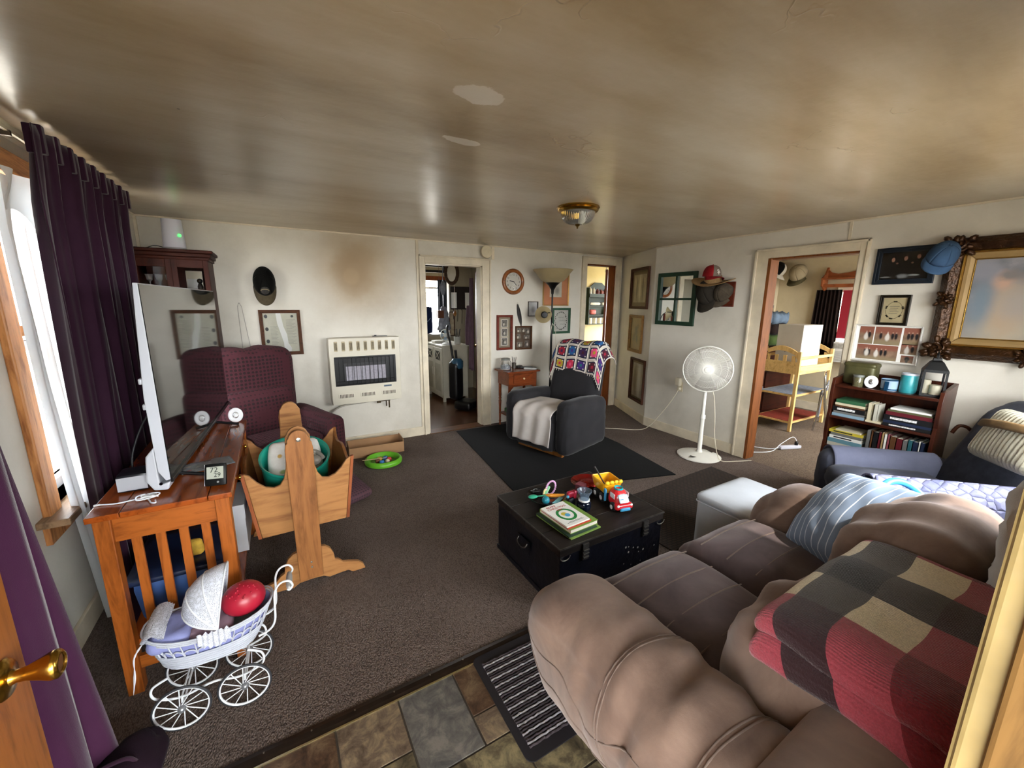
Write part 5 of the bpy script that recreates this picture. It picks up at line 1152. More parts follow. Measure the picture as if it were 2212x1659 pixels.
# the large ornate frame
ORN = M('dark_antique_gilt', '#3a2310', .3, .45, var=.5, scale=26, bump=.8, bscale=45); GOLD = M('bright_gilt', '#b08a44', .25, .95, var=.2, scale=20); TANG = M('tan_linen_liner', '#8f7448', .55, .2, var=.1)
og = thing('ornate_portrait', 'large ornate gilt frame with a misty portrait of a pale figure', 'painting', (4.044, .52, 1.60), rot=(PI/2+.02, 0, -PI/2))
Wg, Hg = .92, .80
def ring(w0, h0, w1, h1, z0, z1, z2, name, mat, n_=1):
    for (sx, sy) in (((-1, -1), (1, -1)), ((1, -1), (1, 1)), ((1, 1), (-1, 1)), ((-1, 1), (-1, -1))):
        a = (sx[0]*w0/2, sx[1]*h0/2); b = (sy[0]*w0/2, sy[1]*h0/2); c = (sy[0]*w1/2, sy[1]*h1/2); d = (sx[0]*w1/2, sx[1]*h1/2)
        m_ = lambda p, q: ((p[0]+q[0])/2, (p[1]+q[1])/2)
        bc, ad = m_(b, c), m_(a, d)
        vs = [(a[0], a[1], 0), (b[0], b[1], 0), (c[0], c[1], 0), (d[0], d[1], 0), (a[0], a[1], z0), (b[0], b[1], z0), (bc[0], bc[1], z1), (ad[0], ad[1], z1), (c[0], c[1], z2), (d[0], d[1], z2)]
        MB()._add(vs, [(0, 1, 2, 3), (0, 4, 5, 1), (4, 7, 6, 5), (7, 9, 8, 6), (9, 3, 2, 8), (1, 5, 6, 8, 2), (0, 3, 9, 7, 4)]).build(name, mat, og, bevel=.004)
ring(Wg, Hg, Wg-.17, Hg-.17, .03, .075, .045, 'carved_side', ORN)
ring(Wg-.17, Hg-.17, Wg-.20, Hg-.20, .045, .055, .04, 'gold_bead', GOLD)
ring(Wg-.20, Hg-.20, Wg-.28, Hg-.28, .036, .034, .024, 'liner', TANG)
ring(Wg-.28, Hg-.28, Wg-.295, Hg-.295, .024, .026, .02, 'inner_gold_line', GOLD)
rr = random.Random(3)
def carve(cx, cy, R_, n_, nm):
    mb = MB()
    for k in range(n_):
        a = 2*PI*k/n_+rr.random()*.5; r = R_*(.35+.55*rr.random()); x, y = cx+r*math.cos(a), cy+r*math.sin(a)
        mb.sphere((x, y, .055+.02*rr.random()), (R_*.34, R_*.22, .022), 8, 6, M_=TR(x, y, 0) @ RZ(a) @ TR(-x, -y, 0))
    for k in range(5):
        a = 2*PI*k/5+.3; mb.tube([(cx+R_*.2*math.cos(a+i*.5)*(1+i*.5), cy+R_*.2*math.sin(a+i*.5)*(1+i*.5), .085-.004*i) for i in range(6)], [.012, .011, .009, .008, .006, .004], 6)
    mb.build(nm, ORN, og, smooth=60)
for sx in (-1, 1):
    for sy in (-1, 1): carve(sx*(Wg/2-.055), sy*(Hg/2-.055), .085, 12, 'corner_carving')
for sx in (-1, 1): carve(sx*(Wg/2-.045), 0, .06, 9, 'side_carving')
for sy in (-1, 1): carve(0, sy*(Hg/2-.045), .06, 9, 'side_carving')
MB().box(-Wg/2+.14, -Hg/2+.14, .015, Wg/2-.14, Hg/2-.14, .019).build('portrait_canvas', picture('misty_portrait', '#5d6068', '#8d8a8e', [(-.12, -.20, .16, .12, '#a39a8a', .8), (-.14, -.06, .08, .17, '#a8937c', .6), (-.08, -.02, .10, .10, '#9a9088', .8), (-.185, .115, .045, .055, '#b3927e', .5), (-.155, .15, .045, .03, '#77706e', .6), (-.26, -.02, .05, .14, '#6f7c88', .8), (-.27, .18, .06, .06, '#80808a', .8)], 9., .5, .7), og)
cap('faded blue baseball cap hooked on the left top corner of the gilt frame', (3.935, .985, 1.875), RW @ RY(math.radians(35)) @ RX(math.radians(38)) @ RZ(PI+.4), cloth('denim_blue_cap', '#3a5270', .15, 12), cloth('denim_blue_cap', '#33557d'), None, .95)

# ------------------------------------------------------------------ black trunk
TRK = M('worn_black_trunk', '#0b0c14', .32, var=.6, scale=14, bump=.25, bscale=30); TRKT = wood('worn_black_boards', '#0d0b0b', '#241f1d', .8, 'x', .5, .1, .3)
EDGE = M('worn_tin_edge', '#4a4846', .4, .7, var=.5, scale=40)
tk = thing('storage_chest', 'low black wooden trunk used as a coffee table', 'trunk', (1.11, 1.41, 0))
TWx, TWy, TH = .755, .655, .36
MB().box(.006, .006, .012, TWx-.006, TWy-.006, TH-.045).build('body', TRK, tk, bevel=.004)
for k in range(4): MB().box(0, TWy*k/4+.001, TH-.045, TWx, TWy*(k+1)/4-.001, TH).build('lid_board', TRKT, tk, bevel=.002)
for a in ((-.002, -.003, TH-.006, TWx+.002, .004, TH+.001), (-.002, TWy-.004, TH-.006, TWx+.002, TWy+.003, TH+.001), (-.003, .004, TH-.006, .004, TWy-.004, TH+.001), (TWx-.004, .004, TH-.006, TWx+.003, TWy-.004, TH+.001)): MB().box(*a).build('lid_edge', EDGE, tk)
for a in ((0, 0, 0, TWx, .012, .03), (0, TWy-.012, 0, TWx, TWy, .03), (0, .012, 0, .012, TWy-.012, .03), (TWx-.012, .012, 0, TWx, TWy-.012, .03)): MB().box(*a).build('bottom_rail', TRK, tk, bevel=.003)
for x in (.16, .60):
    l_ = MB().box(x-.02, -.010, TH-.10, x+.02, .0, TH-.01).build('latch', EDGE, tk, bevel=.002)
    for z in (.275, .295, .315): MB().cyl((x-.018, -.012, z), (x+.018, -.012, z), .004, seg=8).build('latch_rib', EDGE, l_)
for x in (.03, TWx-.03): MB().tube([(x+.03*math.cos(PI*k/10), -.006, TH-.045-.02*math.sin(PI*k/10)) for k in range(11)], .0025, 6).build('corner_band', M('bright_wear', '#8f8a80', .35, .8), tk)
MB().box(-.006, .27, .17, .0, .39, .25).build('handle_plate', TRK, tk, bevel=.002)
MB().tube(smooth_path([(-.008, .285, .235), (-.022, .29, .215), (-.024, .33, .20), (-.022, .37, .215), (-.008, .375, .235)]), .005, 8).build('handle', EDGE, tk, smooth=70)
mb = MB()
for k in range(18): q = random.Random(k+40); mb.lathe([(0, 0), (.002+.005*q.random(), 0), (0, .0006)], 6, M_=TR(.45+.28*q.random(), .0055, .06+.22*q.random()) @ RX(PI/2))
o = mb.build('paint_specks', M('pale_specks', '#8a8880', .8), tk); o['kind'] = 'stuff'
ZT = TH+.002
# bowl of beads and bangles
DKB = M('dark_glaze', '#1c1a1a', .25, var=.1)
bw_ = thing('trinket_bowl', 'shallow dark bowl full of colourful trinkets on the trunk', 'bowl', (1.345, 1.86, ZT))
MB().lathe([(0, 0), (.06, 0), (.085, .010), (.118, .030), (.122, .036), (.114, .034), (.08, .016), (0, .009)], 36).build('dish', DKB, bw_, smooth=50)
def trinket(label, mb, col, loc, cat='trinket', rz=0, name='trinket'): return tag(mb.build(name, M('tk_'+label.split()[0]+label.split()[1], col, .35, var=.08), smooth=60), label, cat, 'trinkets in the dark bowl', loc=loc, rz=rz)
X0, Y0, Z0 = 1.345, 1.86, ZT+.015
mb = MB()
for k in range(24): mb.sphere((.042*math.cos(2*PI*k/24), 0, .045+.042*math.sin(2*PI*k/24)), .0065, 8, 6)
trinket('pearly pink bead bracelet standing upright in the dark bowl', mb, '#d3a3cc', (X0+.045, Y0+.02, Z0+.004), 'bracelet', .2, 'bead_bracelet')
trinket('aqua ball trinket at the front of the dark bowl', MB().sphere((0, 0, .024), .024, 14, 10), '#1f7f92', (X0-.045, Y0-.055, Z0-.002), 'ball', name='small_ball')
trinket('mint green spoon toy on the left rim of the dark bowl', MB().sphere((0, 0, .012), (.030, .020, .010), 14, 8).cyl((.02, 0, .012), (.08, -.01, .016), .004, seg=6), '#2f9c7c', (X0-.095, Y0+.01, Z0+.016), 'toy', -.3, 'toy_spoon')
trinket('orange yellow banana toy across the dark bowl', MB().tube(smooth_path([(-.06, .01, .012), (-.02, -.004, .016), (.03, -.004, .014), (.065, .006, .012)]), [.004, .006, .008, .010, .011, .011, .012, .012, .012, .012, .011, .011, .010, .009, .008, .007, .006, .005, .004], 8), '#e0922c', (X0+.03, Y0-.035, Z0+.012), 'toy', -.4, 'toy_banana')
trinket('pale aqua plastic strip at the front of the dark bowl', MB().box(-.045, -.012, 0, .045, .012, .010), '#7cc6d2', (X0+.02, Y0-.085, Z0+.008), 'toy', .45, 'plastic_strip')
trinket('light green plastic stick standing in the dark bowl', MB().box(-.035, -.006, 0, .035, .006, .012, M_=RY(-.5)), '#8fd0a0', (X0+.01, Y0+.01, Z0+.035), 'toy', .5, 'plastic_stick')
trinket('cream horseshoe shaped charm in the middle of the dark bowl', MB().tube([(.018*math.cos(PI*k/10), 0, .02+.026*math.sin(PI*k/10)) for k in range(11)], .006, 8), '#ddd49a', (X0-.005, Y0+.01, Z0+.006), 'charm', .4, 'charm')
trinket('maroon pom-pom trinket in the middle of the dark bowl', MB().sphere((0, 0, .016), .017, 10, 8), '#5a1224', (X0-.025, Y0-.01, Z0), 'pom-pom', name='pom_pom')
trinket('black bead necklace heap at the back of the dark bowl', MB().tube([(.05*math.cos(k*.9)*(.5+.5*math.sin(k*.37)), .028*math.sin(k*.9), .012+.02*(k % 7)/7) for k in range(40)], .006, 6), '#0d0d0f', (X0-.02, Y0+.065, Z0+.008), 'necklace', name='bead_necklace')
trinket('rust coloured leaf charm at the front of the dark bowl', MB().prism([(-.02, 0), (-.005, .012), (.02, .004), (.018, -.01), (0, -.012)], 0, .006, 'xy'), '#7c3a20', (X0+.0, Y0-.05, Z0+.004), 'charm', name='leaf_charm')
# books
PAGES = M('book_pages', '#d9d4c6', .8, var=.05, scale=80)
def book(label, loc, w, d, h, cover, rz=0., spine='-y', group=None, name='book', tilt=None):
    """w along x, d along y, h thick (z). spine on side -y"""
    t = thing(name, label, 'book', loc, rot=tilt if tilt else (0, 0, rz)); 
    if group: t['group'] = group
    c_ = .0022
    MB().box(-w/2, -d/2, 0, w/2, d/2, c_).box(-w/2, -d/2, h-c_, w/2, d/2, h).box(-w/2, -d/2, c_, w/2, -d/2+c_, h-c_).build('cover', cover, t)
    MB().box(-w/2+.003, -d/2+c_, c_, w/2-.003, d/2-.003, h-c_).build('page_block', PAGES, t)
    return t
BK = lambda nm, c: M('cover_'+nm, c, .45, var=.06)
book('thin green picture book, bottommost of the stack on the trunk', (1.305, 1.60, ZT), .215, .29, .007, BK('sage', '#7d9a4a'), PI/2*0+.07)
book('thin dark green book second from the bottom of the stack on the trunk', (1.295, 1.605, ZT+.0075), .20, .285, .006, BK('forest', '#1c3a2c'), .05)
book('thick white-paged storybook with green cover in the stack on the trunk', (1.315, 1.61, ZT+.014), .195, .265, .024, BK('meadow', '#6f8f3c'), PI+.05)
book('thin red-edged storybook under the topmost book on the trunk', (1.29, 1.605, ZT+.0385), .165, .235, .008, BK('red', '#b8402c'), .05)
bk = book('white picture book with a green wreath cover, topmost on the trunk', (1.283, 1.602, ZT+.047), .160, .225, .008, BK('white', '#e3e2dc'), .05)
GRN = M('wreath_green', '#1f7a3a', .5, var=.1)
MB().lathe([(.040, .0082), (.041, .0092), (.054, .0092), (.055, .0082)], 28, M_=TR(.002, -.012, 0) @ Matrix.Diagonal((1., 1.15, 1, 1)), caps=False).build('wreath_print', GRN, bk)
MB().box(-.018, .040, .0093, .018, .048, .0097).build('red_bow_print', M('print_red', '#a43a34'), bk)
MB().lathe([(0, .0083), (.018, .0083), (.018, .0088), (0, .0088)], 12, M_=TR(-.008, -.005, 0)).build('yellow_print', M('print_yellow', '#c9b23c', .5), bk); MB().lathe([(0, .0083), (.016, .0083), (.016, .0091), (0, .0091)], 12, M_=TR(.002, -.022, 0)).build('blue_print', M('print_sky', '#4a9ac4', .5), bk)
REDI = M('print_red', '#a43a34')
text_obj('BEARS\'', .022, REDI, bk, 'title', TR(-.022, .092, .0083)); text_obj('CHRISTMAS', .024, REDI, bk, 'title', TR(.0, .068, .0083))
MB().box(-.055, -.092, .0083, .055, -.089, .0086).box(-.04, -.085, .0083, .05, -.0825, .0086).build('author_print', INK, bk)
# plate, candle cube, glass, toys
rp = thing('red_glass_plate', 'translucent red pressed glass plate on the far side of the trunk', 'plate', (1.70, 1.885, ZT))
MB().lathe([(0, .004), (.05, .003), (.08, .012), (.115, .030), (.117, .034), (.08, .018), (.05, .008), (0, .008)], 36).build('dish', M('ruby_glass', '#6a0f0c', .08, var=.15, scale=30, trans=.35), rp, smooth=50)
MB().sphere((.0, .0, .02), (.07, .06, .022), 14, 8).build('foil_wrapper', M('red_foil', '#a3241a', .15, .7, var=.4, scale=30, bump=1., bscale=35), rp, smooth=25)
tag(MB().rbox((0, 0, .0275), (.055, .055, .055), .007, (6, 6, 6)).build('wax_cube', M('mauve_wax', '#7a3f48', .5, var=.06), smooth=50), 'mauve wax cube beside the red glass plate', 'candle', loc=(1.575, 1.815, ZT+.022), rz=.3)
sb_ = thing('woven_coaster', 'small dark woven tray under the mauve wax cube', 'tray', (1.565, 1.815, ZT)); MB().lathe([(0, 0), (.06, 0), (.068, .016), (.06, .016), (.055, .008), (0, .008)], 20).build('dish', M('dark_wicker', '#4a3d2e', .8, var=.3, scale=60), sb_, smooth=50)
gl = thing('glass_goblet', 'clear glass goblet with dark base standing behind the storybooks', 'goblet', (1.475, 1.665, ZT))
MB().lathe([(0, 0), (.036, 0), (.042, .02), (.040, .045), (.030, .055), (0, .055)], 24).build('base', M('navy_glass', '#0c1626', .08, var=.1, trans=.3), gl, smooth=50)
MB().lathe([(.028, .055), (.029, .09), (.040, .105), (.044, .118), (.042, .119), (.036, .108), (.025, .09), (.024, .058)], 28, caps=False).build('cup', M('pale_blue_glass', '#c4d8ea', .04, var=0, trans=.9, ior=1.3), gl, smooth=60)
MB().lathe([(0, .056), (.033, .055), (.033, .064), (0, .066)], 20).build('white_collar', M('white_abs', '#dfe3e3'), gl)
rt = thing('toy_figure', 'little red and navy toy beside the glass goblet', 'toy', (1.43, 1.735, ZT))
MB().rbox((0, 0, .03), (.055, .05, .06), .018, (6, 6, 6)).build('toy_body', M('toy_navy', '#12131c', .35), rt, smooth=60); MB().rbox((.0, -.005, .078), (.06, .03, .038), .012, (6, 5, 5), M_=None).rbox((.018, -.012, .076), (.02, .03, .05), .008, (4, 4, 5)).build('toy_wings', M('toy_crimson', '#a32038', .3), rt, smooth=60); MB().sphere((-.03, -.012, .07), .010, 8, 6).build('toy_knob', M('toy_sky', '#4aa6d0', .3), rt, smooth=60)
# toy dump truck
TRd = M('truck_red', '#c8252c', .25, var=.03, coat=.3); TYl = M('truck_yellow', '#e6a81c', .3, var=.03); TBl = M('truck_blue', '#3f93c0', .3, var=.03); TWh = M('truck_white', '#e4e8ea', .3, var=0); TTy = M('truck_tyre', '#111114', .6, var=0)
tt = thing('toy_dump_truck', 'red and yellow toy dump truck with blue bumper on the trunk', 'toy truck', (1.685, 1.66, ZT), math.radians(-12)); tt.scale = (1.08, 1.08, 1.08)
def cabfn(u, v, w, p):
    k = (w+1)/2; p.x *= 1-.28*k; p.y = p.y*(1-.25*k)+.012*k; return p
MB().rbox((0, -.075, .062), (.105, .105, .095), .035, (12, 12, 12), cabfn).build('cab', TRd, tt, smooth=70)
MB().rbox((0, -.118, .030), (.11, .045, .034), .015, (10, 6, 6)).build('bonnet', TRd, tt, smooth=70)
MB().rbox((0, -.1195, .072), (.058, .010, .036), .004, (8, 3, 6), lambda u, v, w, p: p+Vector((0, .012*w, 0))).build('windscreen', M('truck_glass', '#b9d6e2', .15, var=0), tt, smooth=60)
MB().box(-.022, -.1265, .062, -.004, -.1255, .074).build('face_print', TBl, tt)
MB().rbox((0, -.142, .020), (.062, .012, .018), .005, (6, 3, 4)).build('bumper', TBl, tt, smooth=60)
for s in (-1, 1):
    MB().sphere((s*.040, -.137, .040), (.008, .005, .008), 10, 6).build('headlamp', TWh, tt, smooth=60); MB().box(s*.0445-.001, -.10, .065, s*.0445+.001, -.06, .092).build('side_window', TWh, tt)
MB().lathe([(.018, .105), (.026, .107), (.024, .116), (.017, .114), (.014, .104)], 20, c=(0, -.068, 0), caps=False).build('roof_ring', M('truck_teal', '#1f9aa6', .3), tt, smooth=60)
MB().box(-.035, -.05, .018, .035, .115, .035).build('chassis', TTy, tt)
def bed(u, v, w, p):
    k = (w+1)/2; p.x *= .80+.28*k; p.y *= .85+.2*k; return p
b0 = MB().rbox((0, .055, .085), (.115, .135, .07), .012, (10, 10, 6), bed)
b0.f = [q for q in b0.f if not all(b0.v[i].z > .112 for i in q)]; b0.mi = [0]*len(b0.f)
b0.build('dump_bed', TYl, tt, smooth=60, solid=.004)
for k in range(4): MB().sphere((-.042+k*.028, -.022, .122), (.014, .009, .012), 10, 6).build('bed_lip', M('truck_lemon', '#f0c22a', .3), tt, smooth=60)
for x in (-.050, .050):
    for y, r in ((-.10, .024), (.01, .026), (.075, .026)):
        w_ = MB().lathe([(0, -.010), (r*.8, -.010), (r, -.006), (r, .006), (r*.8, .010), (0, .010)], 20, M_=TR(x, y, r) @ RY(PI/2)).build('wheel', TTy, tt, smooth=50)
        MB().lathe([(0, -.0115), (r*.5, -.0115), (r*.5, .0115), (0, .0115)], 14, M_=TR(x, y, r) @ RY(PI/2)).build('hubcap', TWh, w_)
MB().sphere((-.062, -.035, .085), (.006, .014, .018), 10, 8).cyl((-.060, -.035, .03), (-.060, -.035, .075), .007, seg=8).build('mirror_arm', TBl, tt, smooth=60)
tag(MB().cyl((0, 0, 0), (-.055, .05, .125), .0035, .006, 8).sphere((0, 0, .004), (.012, .012, .006), 8, 6).build('toy_shovel', M('grey_black', '#23221f', .5), smooth=60), 'thin dark stick standing in the bed of the toy dump truck', 'stick', loc=(1.705, 1.73, ZT+.062))
# ------------------------------------------------------------------ ceiling light
cl = thing('ceiling_light', 'brass flush ceiling light with ribbed glass bowl', 'ceiling light', (1.94, 2.40, H))
MB().lathe([(.10, 0), (.150, 0), (.152, -.008), (.140, -.016), (.146, -.022), (.138, -.032), (.124, -.036), (.118, -.030)], 40, caps=False).build('brass_ring', BRASS, cl, smooth=40)
def ribbed(u, v):
    a = 2*PI*u; r = .118*math.cos(v*PI/2)**.55; rib = 1+.018*math.sin(a*44)*(1-v)
    return Vector((r*rib*math.cos(a), r*rib*math.sin(a), -.030-.085*math.sin(v*PI/2)))
MB().grid(176, 14, ribbed, cu=True).build('glass_bowl', M('ribbed_glass', '#f4f6f2', .05, var=0, trans=.85, ior=1.35), cl, smooth=60)
MB().lathe([(.0, -.112), (.016, -.113), (.019, -.120), (.012, -.128), (.005, -.132), (.007, -.140), (0, -.146)], 16).build('finial', BRASS, cl, smooth=50)
MB().sphere((.03, 0, -.05), (.022, .022, .03), 12, 8).build('bulb', M('frosted_bulb', '#e8e6de', .4, var=0), cl, smooth=60)

# ------------------------------------------------------------------ microsuede sofa
def mat_suede(name, c1, c2):
    n = NT(name); v = n.coord(); f = n.noise(v, 5., 6, .65, .6); n.color(n.ramp(f, [(.3, c1), (.7, c2)]))
    n.set(Roughness=.85, Sheen_Weight=.35, Sheen_Roughness=.45); n.b.inputs['Specular IOR Level'].default_value = .15; n.b.inputs['Sheen Tint'].default_value = (.75, .68, .66, 1)
    n.bump(n.math('ADD', n.math('MULTIPLY', n.noise(v, 4., 5), .8), n.math('MULTIPLY', n.noise(v, 400., 2), .04)), .35, .012); return n.m
SUEDE = mat_suede('taupe_microsuede', '#5a483f', '#7d685b'); SUEDE_SKY = mat_suede('seat_suede_sky_sheen', '#41373a', '#5a4d4d')  # seat copy has the grey-purple sky sheen mixed into its colour
so = thing('sofa', 'brown microsuede sofa with two seat cushions in the right foreground', 'sofa', (1.49, .10, 0))
# local: x -.90...93, y 0 (back)...95 (front)
def wr(a, p, f=9.): return a*nz((p.x*f, p.y*f, p.z*f*.6))
def arm_fn(s):
    def fn(u, v, w, p):
        k = (w+1)/2
        out = (u*s+1)/2            # 1 on the outer side
        p.x += s*(-.24*(1-k)**1.1*out+.035*math.sin(PI*min(1, k*1.1))*out)
        p.z += -.05*max(0, v-.2)**2*(w > 0)+.03*(1-u*u)*(w > .3)
        p.y += .02*math.sin(PI*k)*(v > 0)
        fold = (.012*math.sin(p.y*46+1.6*u*s+p.z*7+2*math.sin(p.x*9))+.006*math.sin(p.y*83+3*u*s))*max(0, 1-abs(v+.25)*1.25)*(w > -.2)
        p.z += fold*(w > .4); p.x += s*out*(fold*.8+.010*math.sin(p.z*16+p.y*9))
        return p+Vector((wr(.008, p), wr(.008, p+Vector((3, 0, 0))), wr(.006, p+Vector((0, 5, 0)))))
    return fn
for s, x in ((-1, -.715), (1, .70)):
    a_ = MB().rbox((x, .48, .345), (.40, .92, .60), .17, (26, 44, 26), arm_fn(s)).build('arm', SUEDE, so, smooth=85)
def seat_fn(u, v, w, p):
    p.z += .035*(1-u*u)*(1-v*v)*(w > 0)-.05*max(0, v-.55)**2*4*(w > 0)*.35; p.y += .02*(1-w*w)*(v > 0)
    return p+Vector((0, 0, wr(.008, p)))
for x in (-.265, .262):
    c_ = MB().rbox((x, .645, .40), (.522, .63, .20), .085, (26, 30, 10), seat_fn).build('seat_cushion', SUEDE_SKY, so, smooth=85)
    for k in range(4):
        y = .50+k*.12; MB().tube([(x-.215+.43*i/20, y, .5045+.032*(1-(.215/.235*(i-10)/10)**2)*(1-((y-.645)/.315)**2)-.0*i) for i in range(21)], .0028, 6).build('seam', mat_suede('seam_suede', '#5f5048', '#6b5c53') if 'seam_s' not in MATS else MATS['seam_s'], c_, smooth=80)
        MATS.setdefault('seam_s', bpy.data.materials['seam_suede'])
MB().rbox((0, .50, .19), (1.10, .88, .28), .04, (10, 10, 6)).build('base', SUEDE, so, smooth=75)
def frame_fn(u, v, w, p):
    p.z += .03*math.cos(u*PI/2)*(w > .5); return p+Vector((wr(.006, p), 0, wr(.008, p)))
MB().rbox((-.02, .085, .38), (1.72, .22, .70), .09, (40, 10, 18), frame_fn).build('back_frame', SUEDE, so, smooth=85)
def back_fn(u, v, w, p):
    p.y += .07*(1-u*u)*(1-w*w)*(v > 0); p.z += .03*(1-u*u)*(w > .4); p.y -= .05*(w+1)/2
    f = .010*math.sin(p.x*30+p.z*8)*(w > .2)
    return p+Vector((wr(.010, p, 7), f*.5, f+wr(.010, p, 7)))
for x, wd in ((-.29, .60), (.31, .60)):
    MB().rbox((x, .265, .645-(.05 if x < 0 else 0)), (wd, .30, .48-(.10 if x < 0 else 0)), .14, (26, 16, 22), back_fn).build('back_cushion', SUEDE, so, smooth=85)
for x in (-.8, .78):
    for y in (.06, .88): MB().cyl((x*.68, y*.8+.1, 0), (x*.68, y*.8+.1, .06), .025, seg=10).build('foot', M('black_foot', '#121212'), so)
# stitched seams that follow the near arm
from mathutils.bvhtree import BVHTree
SEAM = MATS['seam_s']
arm0 = [c for c in so.children if c.name.startswith('arm')][0]
bv = BVHTree.FromPolygons([v.co.copy() for v in arm0.data.vertices], [tuple(p.vertices) for p in arm0.data.polygons])
def seam(origins_dirs, r=.0026, name='seam'):
    pts = []
    for o_, d_ in origins_dirs:
        hit = bv.ray_cast(Vector(o_)+Vector(d_)*1.0, -Vector(d_))
        if hit[0] is not None: pts.append(hit[0]+hit[1]*.0006)
    if len(pts) > 3: MB().tube(pts, r, 6).build(name, SEAM, arm0, smooth=80)
for y0_, dy_ in ((.44, .06), (.452, .06), (.20, .05), (.212, .05)):
    seam([((-.72, y0_+dy_*math.sin(k/24*PI), .40), (math.cos(math.radians(20+200*k/24)), 0, math.sin(math.radians(20+200*k/24)))) for k in range(25)])
for a_ in (150, 186): seam([((-.72, .02+.90*k/40, .40+.03*math.sin(k*.5)), (math.cos(math.radians(a_+6*math.sin(k*.3))), 0, math.sin(math.radians(a_+6*math.sin(k*.3))))) for k in range(41)])
# plaid blanket folded over the near back cushion
def mat_plaid():
    n = NT('plaid_fleece'); v = n.coord(); xyz = n.sep(v)
    def seq(c, cell, off):
        k = n.math('MODULO', n.math('ADD', n.math('DIVIDE', n.math('ADD', c, off), cell), 40.), 4.)
        return n.ramp(n.math('DIVIDE', k, 4.), [(0., '#d6c8aa'), (.25, '#0c0a0b'), (.5, '#d6c8aa'), (.75, '#6a0a18')], 'CONSTANT')
    c = n.mix(1., seq(xyz[0], .15, .17), seq(n.math('ADD', xyz[1], n.math('MULTIPLY', n.math('SUBTRACT', xyz[2], .05), -.6)), .105, .055), 'MULTIPLY'); gm = n.add('ShaderNodeGamma'); gm.inputs[1].default_value = .5; n.link(c, gm.inputs[0]); c = gm.outputs[0]
    n.color(n.mix(n.rng(n.noise(v, 260., 2), .35, .65, 0., .25), c, '#1a1214')); n.set(Roughness=.95, Sheen_Weight=.25)
    wv = n.add('ShaderNodeTexWave'); wv.inputs['Scale'].default_value = 55.; wv.inputs['Distortion'].default_value = 1.5; n.link(v, wv.inputs['Vector'])
    n.bump(n.math('ADD', n.noise(v, 220., 3), n.math('MULTIPLY', wv.outputs['Fac'], .35)), .6, .006); return n.m
PLAID = mat_plaid()
bl = thing('plaid_blanket', 'folded red, black and cream plaid fleece blanket over the near back cushion', 'blanket', (1.225, .245, .80))
def bl_fn(dz, sh):
    def fn(u, v, w, p):
        x, y = p.x, p.y
        dx = max(0, -x-.22); dy = max(0, y-.11); db = max(0, -y-.10)
        p.z += dz-1.6*dx*dx*2.2-2.6*dy*dy*1.2-1.4*db*db+.012*nz((x*7+sh, y*7, 0))+.01*math.sin(y*24+x*6+sh)*min(1, dx*8)
        p.x += .5*dx*dx*3; return p
    return fn
MB().rbox((0, -.0, 0), (.62, .37, .045), .022, (44, 30, 4), bl_fn(.032, 0)).build('top_fold', PLAID, bl, smooth=85)
MB().rbox((-.012, -.01, -.012), (.64, .38, .045), .022, (44, 30, 4), bl_fn(.0, 4)).build('lower_fold', PLAID, bl, smooth=85)
# striped pillow
def mat_stripe():
    n = NT('blue_striped_ticking'); v = n.coord(); xyz = n.sep(v)
    k = n.math('MODULO', n.math('ADD', xyz[2], 10.), .034); f = n.rng(k, .0295, .0305)
    n.color(n.mix(f, '#6f7f95', '#c3cbd6')); n.set(Roughness=.9); n.bump(n.noise(v, 500., 2), .2, .003); return n.m
pw = thing('striped_pillow', 'light blue pillow with white stripes on the far end of the sofa', 'pillow'); pw.matrix_world = TR(2.0, .585, .66) @ RZ(math.radians(-18)) @ RY(math.radians(-44)) @ RX(math.radians(76))
def pil(u, v, w, p):
    e = (1-u*u)*(1-w*w); p.y = math.copysign(.012+.125*max(0, e)**.42, v) if abs(v) > .01 else 0
    p.x *= 1-.10*(1-abs(w))*abs(u)*0-.06*(1-w*w)*0; p.x *= 1+.06*abs(w)**3; p.z *= 1+.08*abs(u)**3
    return p+Vector((0, .010*nz((u*3, v, w*3)), 0))
MB().rbox((0, 0, 0), (.42, .10, .38), .01, (26, 2, 26), pil).build('pillow_case', mat_stripe(), pw, smooth=85)
# blue toy ring beside the pillow, white cloth on the sofa back
rg = thing('toy_hoop', 'sky blue plastic hoop toy between the striped pillow and the back cushion', 'toy'); rg.matrix_world = TR(2.20, .50, .74) @ RZ(-.2) @ RX(math.radians(50))
MB().tube([(.125*math.cos(2*PI*k/36), .10*math.sin(2*PI*k/36), 0) for k in range(36)], .014, 10, closed=True).build('hoop', M('sky_blue_plastic', '#3f97cf', .3, var=.04), rg, smooth=70)
MB().tube([(-.12, 0, 0), (0, .02, .0), (.12, 0, 0)], .008, 8).sphere((0, .02, 0), .02, 10, 8).build('crossbar', M('sky_blue_plastic', '#3f97cf'), rg, smooth=60)
MB().sphere((0, -.03, -.012), (.07, .05, .012), 14, 8).build('dark_panel', M('toy_navy', '#12131c'), rg, smooth=60)
tag(MB().rbox((0, 0, 0), (.42, .10, .34), .045, (16, 6, 12), lambda u, v, w, p: p+Vector((.02*nz((u*2, v, w*2)), .012*nz((u*4, v, w*4)), .02*nz((u*2, 5, w*2))))).build('white_cushion', cloth('white_cotton', '#b9b8b4', .08, 9, 500, .3), smooth=80), 'white cotton cushion tucked behind the sofa back beside the door frame', 'cushion', loc=(1.72, .125, .97))
